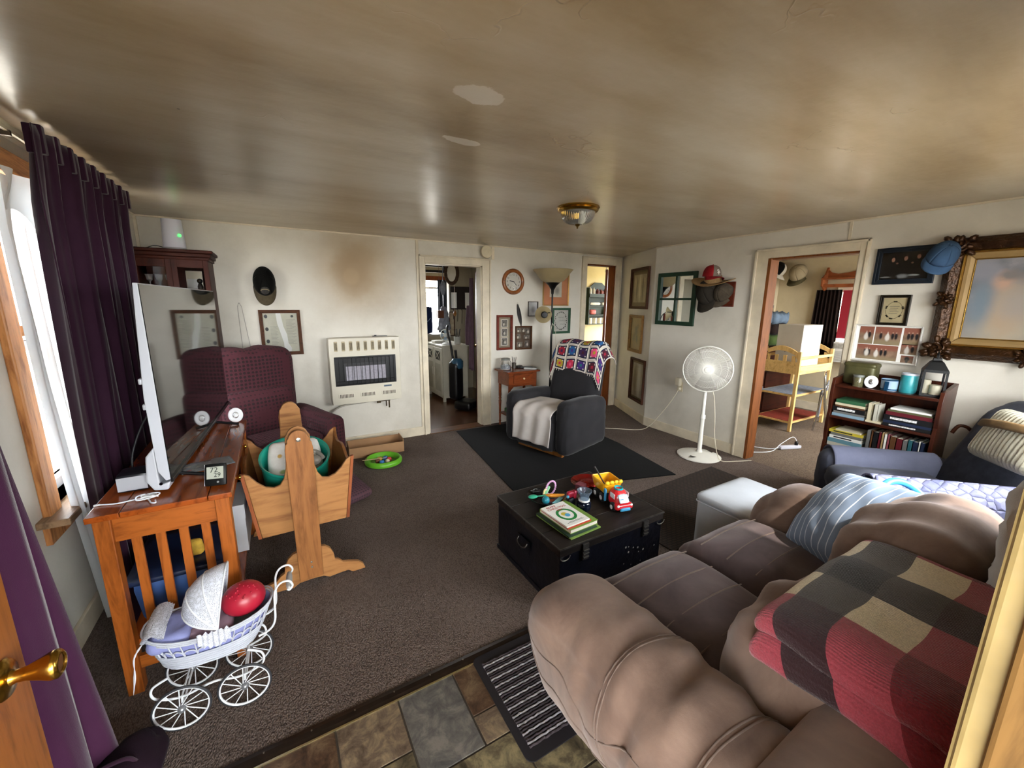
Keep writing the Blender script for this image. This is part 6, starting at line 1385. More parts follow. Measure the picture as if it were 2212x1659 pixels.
# ottoman
ot = thing('ottoman', 'pale grey-white square ottoman beyond the sofa', 'ottoman', (2.41, 1.24, 0))
PALE = M('pale_vinyl', '#b5bac0', .5, var=.05, bump=.1, bscale=30)
MB().rbox((0, 0, .20), (.49, .35, .38), .03, (10, 10, 10)).build('body', PALE, ot, smooth=60)
MB().rbox((0, 0, .385), (.50, .36, .06), .028, (12, 10, 5), lambda u, v, w, p: p+Vector((0, 0, .015*(1-u*u)*(1-v*v)*(w > 0)))).build('top_pad', PALE, ot, smooth=70)
MB().tube([(x, y, .358) for x, y in rrect(.50, .36, .03)], .004, 6, closed=True, M_=TR(-.25, -.18, 0)).build('piping', PALE, ot, smooth=70)

# ------------------------------------------------------------------ blue recliner in the right corner
def mat_quilt():
    n = NT('lavender_quilt'); v = n.coord((1, 1, 1), (0, 0, PI/4)); n.color(n.ramp(n.noise(n.coord(), 8., 4), [(.3, '#666a8c'), (.7, '#787c9e')])); n.set(Roughness=.75)
    vo = n.add('ShaderNodeTexVoronoi'); vo.feature = 'DISTANCE_TO_EDGE'; vo.inputs['Scale'].default_value = 19.; vo.inputs['Randomness'].default_value = .35; n.link(v, vo.inputs['Vector'])
    n.bump(n.math('POWER', n.rng(vo.outputs['Distance'], 0., .35), .5), .8, .016); return n.m
QUILT = mat_quilt(); SLATE = cloth('slate_blue_cloth', '#414450', .12, 6., 500., .3, .9, .1, .5)
SLATED = cloth('slate_back_cloth', '#363944', .3, 14., 500., .3, .9, .1, .5)
br_ = thing('blue_recliner', 'blue slipcovered recliner angled in the right front corner', 'armchair', (3.30, .69, 0), math.radians(-135))
MB().rbox((0, 0, .20), (.64, .66, .32), .05, (10, 10, 8), soft()).build('base', SLATE, br_, smooth=75)
MB().rbox((0, -.12, .42), (.52, .60, .16), .06, (12, 12, 6), soft()).build('seat_cushion', SLATE, br_, smooth=75)
for s in (-1, 1):
    MB().rbox((s*.34, -.03-.06*(s > 0), .31+.03*(s > 0)), (.18, .76+.12*(s > 0), .52+.06*(s > 0)), .085, (10, 16, 12), soft(.01)).build('arm', SLATE, br_, smooth=75)
    def cov(u, v, s=s):
        a = PI*(1-u) if s > 0 else PI*u
        if .25 < u < .75: q = (u-.25)/.5; a = PI*(1-q); x = .095*math.cos(a); z = .475+.108*math.sin(a)
        elif u <= .25: x = -.098; z = .475-(.25-u)/.25*(.10 if s > 0 else .17)
        else: x = .098; z = .475-(u-.75)/.25*(.17 if s > 0 else .10)
        return Vector((s*.34+x, -.36-.11*(s > 0)+(.60+.12*(s > 0))*v, z+.004+.06*(s > 0)))
    MB().grid(32, 40, cov).build('arm_cover', QUILT if s > 0 else cloth('lavender_slate_cover', '#5f6274', .1, 7., 400., .3), br_, smooth=75, solid=.010)
def bback(u, v, w, p):
    k = (w+1)/2; p.y += .26*k; p.x *= 1-.08*k; return p+Vector((.01*nz((u*3, v*3, w*3)), -.03*(1-u*u)*(1-w*w)*(v < 0), .02*(1-u*u)*(w > .5)))
MB().rbox((0, .28, .68), (.68, .22, .62), .10, (16, 8, 16), bback).build('backrest', SLATED, br_, smooth=75)
KNIT = cloth('cream_cable_knit', '#a9a594', .08, 30, 90., .5)
kp = thing('knit_cushion', 'cream cable-knit cushion with a tan strap on the back of the blue recliner', 'cushion'); kp.matrix_world = TR(3.30, .69, 0) @ RZ(math.radians(-135)) @ TR(.20, .215, .86) @ RX(math.radians(-24))
MB().rbox((0, 0, 0), (.36, .09, .30), .044, (50, 6, 16), lambda u, v, w, p: p+Vector((0, (-.025*(1-u*u)*(1-w*w)-.004*math.sin(u*50))*(v < 0), 0))).build('pad', KNIT, kp, smooth=80)
MB().rbox((0, -.082, .05), (.42, .03, .045), .012, (20, 3, 4), lambda u, v, w, p: p+Vector((0, .05*u*u, .02*u))).build('strap', M('tan_strap', '#6d5638', .7, var=.2, scale=20), kp, smooth=70)

# ------------------------------------------------------------------ bookcase and books
BCW = wood('bookcase_wood', '#1c0b06', '#3f1c10', 1.2, 'y', .35, .25); BCZ = wood('bookcase_wood_z', '#1c0b06', '#3f1c10', 1.2, 'z', .35, .25)
BX, BY0, BY1 = 3.77, .79, 1.42
bc = thing('bookcase', 'low dark wooden bookcase with scalloped sides against the right wall', 'bookcase', (BX, BY0, 0))
Lb = BY1-BY0; Db = .27
def side(y):
    n_ = 40; front = []
    for k in range(n_+1):
        z = .0+.99*k/n_; front.append((.018*abs(math.sin(z*PI/.245))**.5*-1+.016, z))
    poly = [(Db, 0)]+front+[(Db*.35, 1.0), (Db, 1.03)]
    return MB().prism(poly, y, y+.022, 'xz').build('side', BCZ, bc, bevel=.002)
side(0); side(Lb-.022)
SH = (.09, .43, .675, .925)
for z in SH: MB().box(.0, .022, z, Db, Lb-.022, z+.02).build('shelf', BCW, bc, bevel=.003)
MB().box(Db-.008, .022, .09, Db, Lb-.022, 1.03).build('back_panel', BCZ, bc)
MB().box(.02, .022, 0, .035, Lb-.022, .09).build('plinth', BCW, bc)
pal = {'green': '#2f5a3c', 'tan': '#a58a62', 'black': '#121214', 'slate': '#7d97a8', 'cream': '#c9bfa2', 'brown': '#5a3a22', 'maroon': '#5c1720', 'white': '#cfcac0', 'yellow': '#c4b23a', 'teal': '#2a5e66', 'navy': '#1c2740', 'grey': '#6a6a68', 'rose': '#8d4a52', 'pale': '#b9b6a8', 'bluegrey': '#5d8593', 'olive': '#56563a'}
def stack(y_hi, y_lo, z, items, where, shelf):
    n_ = len(items); zz = z
    for k, (col, h, inset) in enumerate(items):
        pos = 'bottommost' if k == 0 else 'topmost' if k == n_-1 else ('second', 'third', 'fourth', 'fifth', 'sixth', 'seventh')[k-1]+' from the bottom'
        w = y_hi-y_lo-inset
        b_ = book('%s book lying flat, %s in the %s' % (col, pos, where), (BX+.012+.09, (y_hi+y_lo)/2-inset*.2, zz), .17, w, h, BK(col, pal[col]), rz=0, group='books in the bookcase')
        b_.rotation_euler = (0, 0, -PI/2); 
        # spine faces the room (-x): rebuild extents turned
        for ch in b_.children:
            for v in ch.data.vertices: v.co.x, v.co.y = v.co.x*(w/.17), v.co.y*(.17/w)
        if col in ('black', 'yellow', 'white') and h > .02:
            MB().box(-w*.36, -.0858, h*.3, w*.2, -.0853, h*.7).build('spine_print', M('spine_ink_'+col, {'black': '#d8d6d0', 'yellow': '#2c2a1c', 'white': '#2a2a2c'}[col], .6, var=.6, scale=90), b_)
        if col == 'black' and shelf == 1 and k == 2: text_obj("KOVELS'", .026, M('spine_white', '#dcdad4', .6, var=0), b_, 'spine_title', TR(-w*.12, -.0862, h*.5) @ RX(PI/2))
        zz += h+.0006
    return zz
s1 = SH[2]+.0205
stack(1.39, 1.185, s1, [('slate', .022, .0), ('grey', .016, .01), ('black', .036, .0), ('brown', .012, .02), ('cream', .018, .015), ('green', .026, .02)], 'left stack on the upper shelf', 1)
stack(1.075, .82, s1, [('black', .024, .0), ('navy', .018, .0), ('black', .040, .0), ('maroon', .026, .01), ('olive', .014, .02), ('white', .012, .04)], 'right stack on the upper shelf', 2)
s2 = SH[1]+.0205
stack(1.39, 1.17, s2, [('pale', .028, .0), ('bluegrey', .032, .0), ('white', .024, .01), ('grey', .022, .02), ('yellow', .022, .0), ('cream', .010, .06)], 'left stack on the middle shelf', 3)
s3 = SH[0]+.0205
stack(1.39, 1.18, s3, [('slate', .036, .0), ('bluegrey', .03, .0), ('white', .02, .01), ('black', .04, .0), ('yellow', .02, .02), ('black', .03, .03)], 'left stack on the lower shelf', 4)
def upright(y, th_, h, col, z, label, d=.15, tilt=0.):
    t = thing('book', label, 'book', (BX+.015+d/2, y, z), rot=(tilt, 0, 0), group='books in the bookcase')
    MB().box(-d/2, -th_/2, 0, d/2, -th_/2+.002, h).box(-d/2, th_/2-.002, 0, d/2, th_/2, h).box(-d/2, -th_/2, 0, -d/2+.002, th_/2, h).build('cover', BK(col, pal[col]), t)
    MB().box(-d/2+.002, -th_/2+.002, .002, d/2-.003, th_/2-.002, h-.003).build('page_block', PAGES, t); return t
ups = [('grey', .024, .185), ('brown', .012, .19), ('black', .03, .18), ('maroon', .016, .185), ('tan', .014, .19), ('white', .016, .18), ('rose', .014, .185), ('brown', .034, .175), ('maroon', .034, .17), ('grey', .026, .165), ('teal', .024, .175), ('navy', .028, .17), ('white', .010, .18), ('navy', .022, .175)]
yy = 1.150; ordn = ('first', 'second', 'third', 'fourth', 'fifth', 'sixth', 'seventh', 'eighth', 'ninth', 'tenth', 'eleventh', 'twelfth', 'thirteenth', 'fourteenth')
for k, (c_, t_, h_) in enumerate(ups):
    upright(yy-t_/2, t_, h_, c_, s2, '%s book standing %s from the left on the middle shelf' % (c_, ordn[k])); yy -= t_+.0012
tag(MB().box(-.08, -.045, 0, .08, .045, .014).build('paperback_book', BK('cream', pal['cream'])), 'cream paperback lying flat between the two upper-shelf stacks', 'book', 'books in the bookcase', loc=(BX+.095, 1.130, s1))
upright(1.160, .024, .13, 'cream', s1+.0145, 'thin cream paperback standing at the left of the gap on the upper shelf', .12)
upright(1.124, .024, .125, 'pale', s1+.0145, 'pale paperback standing at the right of the gap on the upper shelf', .12)
# things on top of the bookcase
ZB = SH[3]+.0203
tn = thing('tin_box', 'olive green dented tin box at the left end of the bookcase top', 'tin', (BX+.165, 1.30, ZB))
OLT = M('olive_tin', '#4d4a2c', .45, .3, var=.25, scale=14)
MB().rbox((0, 0, .085), (.12, .20, .17), .03, (8, 10, 8)).build('tin_body', OLT, tn, smooth=60); MB().rbox((0, 0, .155), (.124, .204, .04), .018, (8, 10, 4)).build('tin_lid', OLT, tn, smooth=60)
jb = thing('small_jar', 'small glass jar with pewter lid in front of the olive tin', 'jar', (BX+.06, 1.275, ZB))
MB().lathe([(0, 0), (.032, 0), (.034, .06), (.030, .072), (.028, .072), (.030, .058), (.028, .004), (0, .004)], 20).build('glass', M('olive_glass', '#8a8460', .1, var=0, trans=.7), jb, smooth=50); MB().lathe([(.032, .070), (.034, .074), (.034, .088), (0, .090)], 20).build('lid', M('pewter_lid', '#8c8f88'), jb, smooth=40)
plaque('white round plaque with a silver relief on the bookcase top', (BX+.055, 1.195, ZB), -PI/2+.1)
BLG = M('blue_foil_glass', '#1d4a6c', .12, .5, var=.2); BLW = M('pale_candle_wax', '#8fa4b4', .4, var=.05)
cdl = thing('candle_box', 'short round blue glass candle holder on the bookcase top', 'candle holder', (BX+.085, 1.098, ZB))
MB().lathe([(0, 0), (.046, 0), (.048, .01), (.048, .075), (.050, .08), (.044, .08), (.044, .07), (0, .066)], 28).build('vessel', BLW, cdl, smooth=45)
for z in (.004, .072): MB().lathe([(.0475, z), (.0505, z+.001), (.0505, z+.009), (.0475, z+.010)], 28, caps=False).build('blue_band', BLG, cdl, smooth=60)
MB().box(-.058, -.012, .002, -.047, .012, .068).build('blue_strap', BLG, cdl, bevel=.003)
tcj = thing('candle_jar', 'tall teal jar candle on the bookcase top beside the lantern', 'candle', (BX+.10, 1.0, ZB))
MB().lathe([(0, 0), (.044, 0), (.047, .008), (.047, .12), (.043, .128), (.040, .124), (0, .118)], 28).build('jar', M('teal_jar', '#2c8288', .3, var=.2, scale=30), tcj, smooth=45); MB().lathe([(.044, .124), (.047, .128), (.046, .138), (.042, .138)], 28, caps=False).build('rim', M('silver_plastic', '#b9bcc4'), tcj, smooth=50)
LB = M('lantern_black', '#0d0e0f', .45, .5, var=.1)
ln = thing('candle_lantern', 'black metal candle lantern with cream pillar candles on the bookcase top', 'lantern', (BX+.115, .885, ZB), math.radians(20))
MB().box(-.062, -.062, 0, .062, .062, .012).build('base', LB, ln, bevel=.002); MB().box(-.062, -.062, .165, .062, .062, .177).build('top_plate', LB, ln, bevel=.002)
for x in (-.055, .055):
    for y in (-.055, .055): MB().box(x-.006, y-.006, .012, x+.006, y+.006, .165).build('post', LB, ln)
for k in range(4): MB().box(-.049, .0545, .013, .049, .0565, .164, M_=RZ(k*PI/2)).build('pane', M('lantern_glass', '#ffffff', .04, var=0, trans=1., ior=1.08), ln)
MB().lathe([(.086, .177), (.084, .182), (.045, .235), (.030, .245), (.028, .26), (0, .262)], 4, M_=RZ(PI/4)).build('roof', LB, ln)
MB().tube([(.03*math.cos(PI*k/12), 0, .258+.045*math.sin(PI*k/12)) for k in range(13)], .004, 6).build('bail', LB, ln)
WAX = M('cream_wax', '#d8d2ba', .5, var=.04)
MB().lathe([(0, .012), (.030, .012), (.030, .075), (.024, .078), (0, .074)], 20, c=(-.012, -.018, 0)).build('pillar_candle', WAX, ln, smooth=45); MB().lathe([(0, .012), (.024, .012), (.024, .10), (.02, .104), (0, .10)], 20, c=(.026, .026, 0)).build('pillar_candle', WAX, ln, smooth=45)
cn = tag(MB().tube(smooth_path([(0, 0, 0), (.02, -.02, .35), (.05, -.03, .66), (.045, .0, .74), (.02, .045, .755), (.01, .07, .70)]), .011, 10).build('walking_cane', wood('cane_wood', '#2a140c', '#4c2818', 1., 'z', .3, .3), smooth=70), 'dark wooden walking cane leaning beside the bookcase', 'cane', loc=(3.945, .685, .0))
tag(MB().rbox((0, 0, .20), (.14, .16, .40), .05, (8, 8, 10), soft(.02)).build('navy_bag', cloth('navy_cloth', '#121a40', .15, 10), smooth=75), 'navy blue bag on the floor between the bookcase and the blue recliner', 'bag', loc=(3.90, .56, .0))
# ------------------------------------------------------------------ bedroom beyond the right doorway
bd = thing('door_2', 'x', 'door', (4.185, 2.170, 0), math.radians(25.5)); del bd['label']; del bd['category']; struct(bd)
MB().box(0, 0, .012, .64, .036, 1.96).build('door_leaf', WOODJ, bd, bevel=.003)
mr = MB().box(.03, -.012, .12, .50, 0, 1.55).build('mirror_frame', M('heater_black', '#0a0a0b'), bd); MB().box(.05, -.013, .15, .48, -.0121, 1.52).build('mirror', MIRR, mr)
cap('black and white baseball cap hanging high in the bedroom corner', (6.62, 3.42, 2.06), RX(math.radians(48)) @ RZ(PI), BLKC, cloth('white_cap_cloth', '#b9b3a6', .1, 20), cloth('white_cap_cloth', '#b9b3a6'), 1.15)
cap('tan and olive baseball cap on the bedroom wall', (6.82, 3.20, 2.0), RW @ RX(math.radians(50)) @ RZ(PI-.2), cloth('tan_cap_cloth', '#94866c', .12, 20), cloth('olive_brim_cloth', '#4a432f', .12, 20), None, 1.35)
ws = thing('wall_shelf', 'red-brown wooden wall shelf with scrolled top above the red blind', 'shelf', (6.89, 2.36, 1.76))
SHW = wood('shelf_redwood', '#5a2c16', '#8a4c2a', 1.2, 'y', .4, .1)
MB().prism([(-.50, .17), (.50, .17), (.50, .31), (.44, .25), (.36, .23), (.25, .24), (.1, .275), (-.1, .275), (-.25, .24), (-.36, .23), (-.44, .25), (-.50, .31)], -.02, 0, 'yz').build('scrolled_top', SHW, ws, bevel=.002)
MB().box(-.16, -.50, .15, 0, .50, .17).build('upper_board', SHW, ws); MB().box(-.12, -.50, .04, -.10, .50, .085).build('front_rail', SHW, ws)
for y in (-.50, .48): MB().prism([(0, 0), (-.05, 0), (-.15, .06), (-.16, .17), (-.08, .22), (-.03, .32), (0, .32)], y, y+.02, 'xz').build('end_bracket', SHW, ws)
def bcurt(u, v): return Vector((6.86+.018*math.sin(u*42), 2.64+.30*u+.05*(u-.5)*v, 1.77-1.0*v))
tag(MB().grid(50, 12, bcurt).build('bedroom_curtain', cloth('dark_brown_curtain', '#1e1512', .2, 6), smooth=80, solid=.004), 'dark brown curtain beside the red blind in the bedroom', 'curtain')
rdl = NT('red_blind_cloth'); rdl.color('#8e0f22'); rdl.set(Roughness=.8)
tag(MB().box(6.852, 1.96, 1.10, 6.858, 2.62, 1.76).build('red_blind', rdl.m), 'bright red cloth blind covering the bedroom window', 'blind')
ac = thing('window_air_conditioner', 'white window air conditioner under the red blind', 'air conditioner', (6.78, 2.30, .78))
MB().rbox((0, 0, .14), (.18, .56, .28), .012, (4, 6, 4)).build('case', M('ac_white', '#d3d0c8', .45, var=.04), ac, smooth=45)
for k in range(10): MB().box(-.094, -.12, .02+k*.014, -.0895, .26, .027+k*.014).build('grille_slat', M('ac_slat', '#a8a49a', .5), ac)
MB().box(-.094, -.26, .19, -.0895, .26, .26).build('control_panel', M('ac_panel', '#9a968c', .5, var=.3, scale=40), ac)
MB().tube(smooth_path([(-.10, -.12, .02), (-.11, -.15, -.18), (-.10, -.1, -.48), (-.08, -.2, -.77)]), .006, 6).build('power_cord', WCORD, ac, smooth=70)
# changing table
PINE = wood('pale_pine', '#b98a48', '#dcb878', .8, 'z', .4, .15); PINEX = wood('pale_pine_x', '#b98a48', '#dcb878', .8, 'x', .4, .15)
cg = thing('changing_table', 'pale pine changing table with arched slatted ends in the bedroom', 'changing table', (5.42, 2.39, 0))
CLx, CLy = .86, .46
for x in (0, CLx-.035):
    for y in (0, CLy-.035): MB().box(x, y, 0, x+.035, y+.035, 1.0).build('leg', PINE, cg, bevel=.003)
    top = [(.035, .90)]+[(.035+(CLy-.07)*k/12, .985+.075*math.sin(PI*k/12)) for k in range(13)]+[(CLy-.035, .90)]+[(.035+(CLy-.07)*k/12, .935+.065*math.sin(PI*k/12)) for k in range(12, -1, -1)][1:-1]
    MB().prism(top, x+.006, x+.028, 'yz').build('arched_rail', PINE, cg)
    MB().box(x+.006, .035, .72, x+.028, CLy-.035, .87).build('end_rail', PINEX, cg, bevel=.002)
    for k in range(4):
        yc = .035+(CLy-.07)*(k+.5)/4; MB().box(x+.009, yc-.018, .87, x+.025, yc+.018, .945).build('slat', PINE, cg)
for y in (0, CLy-.022):
    MB().box(.035, y, .72, CLx-.035, y+.018, .82).build('side_rail', PINEX, cg, bevel=.002); MB().box(.035, y, .90, CLx-.035, y+.018, .935).build('guard_rail', PINEX, cg, bevel=.002)
MB().box(.02, .02, .80, CLx-.02, CLy-.02, .815).build('changing_board', PINEX, cg)
for z, m in ((.44, M('blue_grey_paper', '#7f8794', .6, var=.3, scale=30)), (.10, M('red_mat', '#7a2616', .8, var=.3, scale=20))):
    s_ = MB().box(.01, .01, z, CLx-.01, CLy-.01, z+.022).build('shelf', PINEX, cg, bevel=.003); MB().box(.03, .03, z+.022, CLx-.03, CLy-.03, z+.026).build('shelf_liner', m, s_)
cb_ = thing('carton', 'white cardboard carton with a drawn heart on the changing table', 'box', (5.70, 2.565, .816), math.radians(-2))
MB().box(-.22, -.145, 0, .22, .145, .50).build('carton_body', M('white_carton', '#c6c0b4', .65, var=.05), cb_, bevel=.003)
mb = MB().tube([(-.2215, .03+(.0022*16*math.sin(t)**3)*1.0, .20+.0022*(13*math.cos(t)-5*math.cos(2*t)-2*math.cos(3*t)-math.cos(4*t))) for t in [2*PI*k/28 for k in range(28)]], .0022, 6, closed=True)
mb.build('heart_mark', M('marker_brown', '#5a4236', .7), cb_)
MB().box(-.20, -.1462, .30, -.198, -.1452, .48, M_=RY(0)).box(-.15, -.1462, .10, .12, -.1452, .102).build('seam_lines', M('carton_seam', '#8f8b84', .7), cb_)
for k, (x, y, z, r) in enumerate(((-.17, -.1458, .0, 0),)): pass
tb_ = thing('dresser', 'dark dresser behind the changing table piled with clothes', 'dresser', (6.25, 3.22, 0))
MB().box(-.40, -.22, 0, .40, .24, .98).build('carcass', MAHOX, tb_, bevel=.004)
for k in range(3): MB().box(-.38, -.236, .08+k*.29, .38, -.22, .34+k*.29).build('drawer', MAHOX, tb_, bevel=.003)
for k, (c_, lb) in enumerate((('#3c4a26', 'folded olive blanket, bottom of the pile on the dresser'), ('#231a18', 'folded dark cloth in the middle of the pile on the dresser'), ('#5d6c7c', 'crumpled blue-grey shirt on top of the pile on the dresser'))):
    tag(MB().rbox((0, 0, .075), (.52-.06*k, .34, .15), .05, (12, 10, 6), lambda u, v, w, p, k=k: p+Vector((.02*nz((u*3, v*3, k)), 0, (.015+.03*(k == 2))*nz((u*4, v*4, w+k))))).build('folded_cloth', cloth('pile_cloth_%d' % k, c_, .2, 10), smooth=80), lb, 'clothes', loc=(6.20, 3.20, .985+.155*k))
fc = thing('folding_chair', 'folded chrome and grey chair leaning beside the changing table', 'folding chair', (5.86, 2.24, 0), math.radians(20))
CHR = M('chrome_tube', '#c4c8cc', .12, 1., var=.05)
for s in (-1, 1): MB().tube(smooth_path([(s*.10, -.06, .0), (s*.10, .0, .35), (s*.10, .03, .62), (s*.085, .04, .72), (0, .04, .74)]), .011, 8).build('frame_tube', CHR, fc, smooth=70); MB().tube([(s*.085, .08, .0), (s*.085, .04, .45), (s*.085, .0, .6)], .010, 8).build('rear_leg', CHR, fc, smooth=70)
MB().rbox((0, .05, .34), (.15, .03, .34), .012, (5, 3, 6)).build('seat', GREY, fc, smooth=60); MB().rbox((0, .0, .58), (.15, .02, .12), .008, (5, 3, 5)).build('back_pad', GREY, fc, smooth=60)
psn = thing('power_strip', 'white power strip with a black plug on the bedroom carpet', 'power strip', (4.78, 2.085, 0), math.radians(-20))
MB().rbox((0, 0, .019), (.26, .05, .036), .008, (8, 4, 4)).build('strip', M('white_router', '#c9c9d4'), psn, smooth=50); MB().rbox((.08, 0, .055), (.03, .03, .05), .008, (4, 4, 4)).build('plug', M('black_cord', '#16161a'), psn, smooth=60)
MB().tube(smooth_path([(-.13, 0, .018), (-.25, .02, .006), (-.45, .16, .006), (-.62, .13, .006)]), .005, 6).tube(smooth_path([(.08, 0, .085), (.05, .03, .12), (-.10, .02, .05), (-.30, -.06, .006), (-.60, -.02, .006)]), .004, 6).build('cord', WCORD, psn, smooth=70)

# ------------------------------------------------------------------ kitchen beyond the left doorway
kd = thing('door_3', 'x', 'door', (2.205, 4.625, 0), math.radians(67)); del kd['label']; del kd['category']; struct(kd)
MB().box(0, -.036, .012, .66, 0, 1.95).build('door_leaf', wood('kitchen_door_wood', '#3a1a12', '#6b3424', 1., 'z', .4, .1), kd, bevel=.003)
MB().lathe([(0, 0), (.03, 0), (.012, .01), (.01, .03), (.026, .045), (.02, .06), (0, .062)], 16, M_=TR(.60, 0, .95) @ RX(-PI/2)).build('knob', BRASS, kd, smooth=50)
def robe(u, v):
    return Vector((.36+.30*(u-.5)*(.35+.75*v), .045+.035*math.sin(u*PI)+.02*math.sin(u*16)*v, 1.86-1.20*v))
rbz = thing('bathrobe', 'mauve bathrobe hanging on the open kitchen door', 'bathrobe', (2.205, 4.625, 0), math.radians(67))
MB().grid(40, 24, robe).build('robe_body', cloth('mauve_terry', '#5a4652', .15, 12, 200., .6), rbz, smooth=80, solid=.02)
MB().tube(smooth_path([(.42, .08, 1.50), (.47, .10, 1.25), (.49, .10, .98)]), .05, 10).build('sleeve', cloth('mauve_terry', '#5a4652'), rbz, smooth=80)
KW = M('white_cabinet_paint', '#b8b4a4', .45, var=.06)
kc = thing('kitchen_cabinet', 'white painted kitchen cabinet with crossed lattice panes', 'cabinet', (2.20, 5.87, 0))
MB().box(0, 0, .06, .42, .72, .87).build('carcass', KW, kc, bevel=.003); MB().box(-.02, -.02, .87, .44, .74, .895).build('top', KW, kc, bevel=.003)
for x in (0, .38):
    for y in (0, .68): MB().box(x, y, 0, x+.04, y+.04, .06).build('foot', KW, kc)
for y in (.02, .37):
    d_ = MB().box(-.018, y, .10, 0, y+.33, .85).build('door', KW, kc, bevel=.003); MB().box(-.021, y+.05, .16, -.017, y+.28, .60).build('panel', M('cabinet_panel', '#9d998a', .5), d_)
    MB().box(-.0205, y+.06, .66, -.0175, y+.27, .80).build('lattice_pane', M('dark_pane', '#3b3a36', .3), d_)
    for a in (-1, 1): MB().cbox((0, 0, 0), (.006, .25, .010), M_=TR(-.022, y+.165, .73) @ RX(a*math.atan2(.14, .21))).build('lattice_bar', KW, d_)
    MB().cyl((-.028, y+(.30 if y < .1 else .03), .40), (-.028, y+(.30 if y < .1 else .03), .52), .005, seg=8).build('handle', BOLT, d_)
kf = thing('desk_fan', 'small white desk fan on the kitchen cabinet', 'fan', (2.32, 6.02, .896), math.radians(-50))
MB().lathe([(0, 0), (.06, 0), (.055, .02), (.02, .03), (.014, .08)], 20).build('base', M('white_abs', '#dfe3e3'), kf, smooth=50)
MB().tube([(.085*math.cos(2*PI*k/28), -.03, .15+.085*math.sin(2*PI*k/28)) for k in range(28)], .007, 6, closed=True).lathe([(0, 0), (.03, 0), (.03, .06), (0, .07)], 16, M_=TR(0, -.04, .15) @ RX(-PI/2)).build('cage', M('white_abs', '#dfe3e3'), kf, smooth=60)
for k in range(4): MB().grid(4, 4, lambda u, v: Vector(((.015+.06*v)*math.cos(k*PI/2+u-.5), -.03+.01*u, .15+(.015+.06*v)*math.sin(k*PI/2+u-.5)))).build('blade', M('fan_blue_blade', '#9fb4c8', .4, var=0), kf, smooth=70, solid=.002)
mg = thing('utensil_crock', 'white crock of utensils beside the desk fan in the kitchen', 'crock', (2.50, 6.0, .896))
MB().lathe([(0, 0), (.05, 0), (.055, .12), (.05, .12), (.045, .01), (0, .01)], 20).build('crock', M('crock_white', '#a9a9a2', .3), mg, smooth=50)
for k in range(5): MB().cyl((.01*math.cos(k), .01*math.sin(k), .02), (.05*math.cos(k*1.3), .05*math.sin(k*1.3), .24), .006, seg=6).build('utensil', M('utensil_dark', '#3a322a', .5), mg)
tag(MB().rbox((0, 0, .02), (.20, .16, .04), .008, (5, 5, 3)).build('paper_stack', M('paper_stack_white', '#bdbab0', .7, var=.15)), 'untidy stack of papers on the near corner of the kitchen cabinet', 'papers', loc=(2.32, 6.36, .896))
vc = thing('vacuum_cleaner', 'black upright vacuum cleaner standing in the kitchen', 'vacuum cleaner', (2.30, 5.42, 0), math.radians(35))
VB = M('vacuum_black', '#101114', .3, var=.1)
MB().rbox((0, -.10, .07), (.30, .28, .13), .04, (8, 8, 6)).build('floor_head', VB, vc, smooth=60)
MB().rbox((0, .08, .42), (.20, .17, .58), .06, (8, 8, 12)).build('dust_canister', VB, vc, smooth=60); MB().lathe([(.085, .60), (.092, .62), (.092, .70), (.06, .74)], 20, c=(0, .06, 0)).build('blue_ring', M('vac_blue', '#28506c', .3), vc, smooth=50)
MB().tube(smooth_path([(.0, .12, .70), (.02, .18, .95), (.03, .24, 1.16), (.03, .22, 1.22)]), .016, 8).build('handle', VB, vc, smooth=70); MB().tube(smooth_path([(.09, .1, .25), (.14, .16, .3), (.15, .16, .6), (.09, .14, .85)]), .02, 8).build('hose', M('hose_grey', '#2c2d30', .5), vc, smooth=70)
hb_ = thing('cork_board', 'dark board with white papers and hooks on the kitchen wall', 'notice board', (2.88, 6.716, 1.60), rot=BACKW)
MB().box(-.20, -.17, 0, .20, .22, .02).build('board', M('dark_board', '#1c1210', .6), hb_, bevel=.003)
for x in (-.14, .12): MB().box(x-.05, -.15, .021, x+.05, .12, .024).build('note', M('paper_and_glare_white', '#eeeeea'), hb_)
for k in range(5): MB().tube([(-.16+k*.08, -.17, .02), (-.16+k*.08, -.19, .05), (-.165+k*.08, -.34-.04*(k % 3), .04)], .006, 6).build('hanging_keys', M('key_metal', '#4a443a', .4, .5), hb_)
pf = framed('narrow_picture', 'narrow framed picture on the kitchen wall below the dark board', (2.70, 6.716, 1.18), BACKW, .10, .42, .012, F1, picture('narrow_print', '#8a7a62', '#b5a68c', [], 14.), glass=False)
wck = thing('kitchen_clock', 'wooden oval wreath clock hanging in the kitchen doorway view', 'clock', (2.47, 6.10, 2.0), rot=(PI/2, 0, math.radians(-45)))
MB().tube([(.10*math.cos(2*PI*k/28), .16*math.sin(2*PI*k/28), .01+.006*math.sin(k*3)) for k in range(28)], .028, 8, closed=True).build('wreath_rim', M('wicker_brown', '#3d2a1a', .8, var=.4, scale=40), wck, smooth=60); MB().lathe([(0, .0), (.085, .0), (.085, .015), (0, .015)], 24, M_=Matrix.Diagonal((1, 1.5, 1, 1))).build('dial', M('dial_white', '#d9d6cc'), wck)
MB().cyl((0, .18, .01), (0, .225, .01), .003, seg=6).build('hanger', M('wicker_brown', '#3d2a1a'), wck)
pd = tag(MB().cyl((0, 0, .10), (0, 0, .52), .0025, seg=6).lathe([(0, 0), (.03, .05), (.012, .10), (0, .11)], 10).build('clock_pendulum', M('amber_wood', '#8a5a24', .4)), 'amber leaf-shaped pendulum hanging below the wreath clock', 'pendulum', loc=(2.50, 6.08, 1.32))
